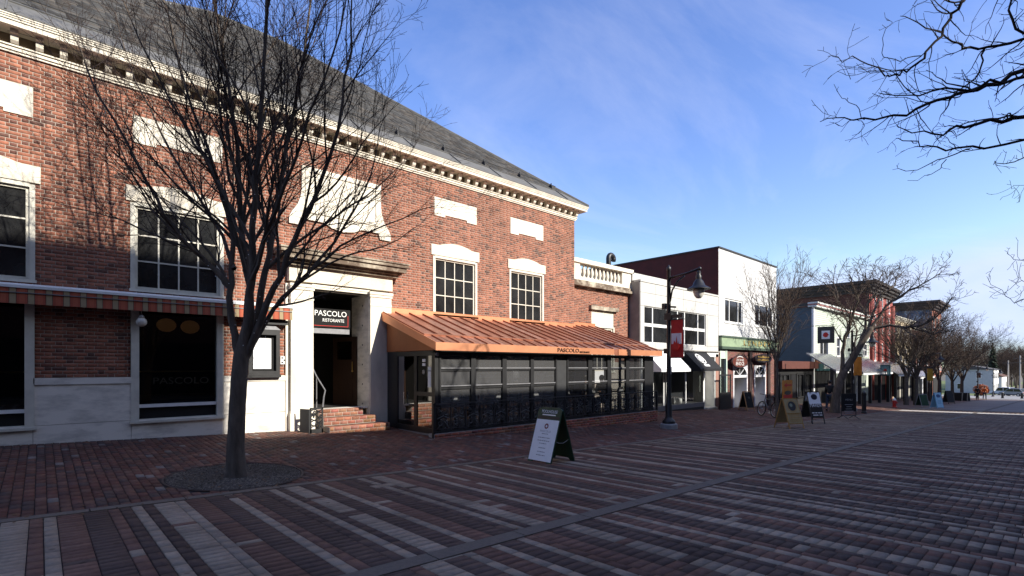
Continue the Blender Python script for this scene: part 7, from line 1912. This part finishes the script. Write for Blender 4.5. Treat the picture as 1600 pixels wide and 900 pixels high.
# far trees
far = [(1500, 190, 1.5), (1515, 205, 1.7), (1528, 215, 1.6), (1545, 230, 1.9), (1560, 240, 1.3), (1566, 220, 1.25), (1574, 235, 1.4), (1581, 215, 1.2), (1588, 230, 1.5), (1594, 240, 1.6), (1600, 220, 1.4), (1606, 235, 1.5), (1612, 225, 1.4), (1578, 260, 1.5), (1591, 265, 1.6), (1603, 262, 1.6), (1620, 240, 1.6), (1632, 235, 1.5), (1570, 250, 1.2), (1585, 255, 1.4)]
rn = random.Random(13)
for i, (px, X, s) in enumerate(far):
    p = onX(px, X); place(tB, p, 'distant bare tree in the belt of trees beyond the houses', rn.uniform(0, 6), s, group='distant bare trees')
cf = thing('conifer', 'dark conifer rising behind the pale corner house', 'tree', tuple(onX(1551, 195)))
p0 = onX(1551, 195); m = MB(); m.tube([p0, p0 + Vector((0, 0, 13.5))], [.3, .03], 8); m.build('trunk', M['bark_far'], cf); m = MB()
for k in range(420):
    t = rn.random() ** .8; z = 2 + 11.6 * t; L = (1 - t) * 2.6 * rn.uniform(.6, 1.1) + .15; a = rn.uniform(0, 6.283)
    c = p0 + Vector((0, 0, z)); e = c + Vector((math.cos(a) * L, math.sin(a) * L, -.25 * L)); sd_ = Vector((-math.sin(a), math.cos(a), 0)) * .28
    m.poly([c, c.lerp(e, .6) + sd_, e, c.lerp(e, .6) - sd_]); m.poly([c + Vector((0, 0, .12)), c.lerp(e, .5) + sd_ * .6 + Vector((0, 0, -.25)), e + Vector((0, 0, -.1))])
stuff(m.build('crown', mat('conifer_needles', (.025, .045, .025), .9, .3, 3), cf))
sh = thing('rusty_leaved_shrub', 'rounded shrub with rust-orange leaves behind the two walkers', 'shrub', tuple(onX(1533, 127)))
p0 = onX(1533, 127); m = MB()
for k in range(8): a = k * .8; m.tube([p0, p0 + Vector((math.cos(a) * .5, math.sin(a) * .5, .9))], [.03, .012], 5)
m.build('stems', M['bark_far'], sh); m = MB()
for k in range(900):
    v = Vector((rn.gauss(0, 1), rn.gauss(0, 1), rn.gauss(0, 1))).normalized() * rn.uniform(.6, 1); c = p0 + Vector((v.x * 1.15, v.y * 1.15, 1.15 + v.z * 1.05)); a = Vector((rn.gauss(0, 1), rn.gauss(0, 1), rn.gauss(0, 1))).normalized() * .13; b_ = a.orthogonal().normalized() * .09
    m.poly([c - a, c + b_, c + a, c - b_])
stuff(m.build('leaves', mat('rust_leaves', (.32, .09, .025), .8, .4, 3), sh))
for (px, X, h_, lab) in ((1575.5, 178, 8.5, 'pale wooden utility pole near the corner house'), (1594, 160, 9.0, 'pale wooden utility pole with two cross-arms')):
    p = onX(px, X); u_ = thing('utility_pole', lab, 'pole', tuple(p)); MB().tube([p - Vector((0, 0, .2)), p + Vector((0, 0, h_))], [.17, .12], 8).build('shaft', mat('weathered_pole', (.34, .31, .28), .9, .2, 4), u_)
    part('cross_arm', M['bark_far'], u_, (p.x - .06, p.x + .06, p.y - 1.1, p.y + 1.1, p.z + h_ - .7, p.z + h_ - .55)); 
    if X < 170: part('cross_arm', M['bark_far'], u_, (p.x - .06, p.x + .06, p.y - .9, p.y + .9, p.z + h_ - 1.6, p.z + h_ - 1.45))
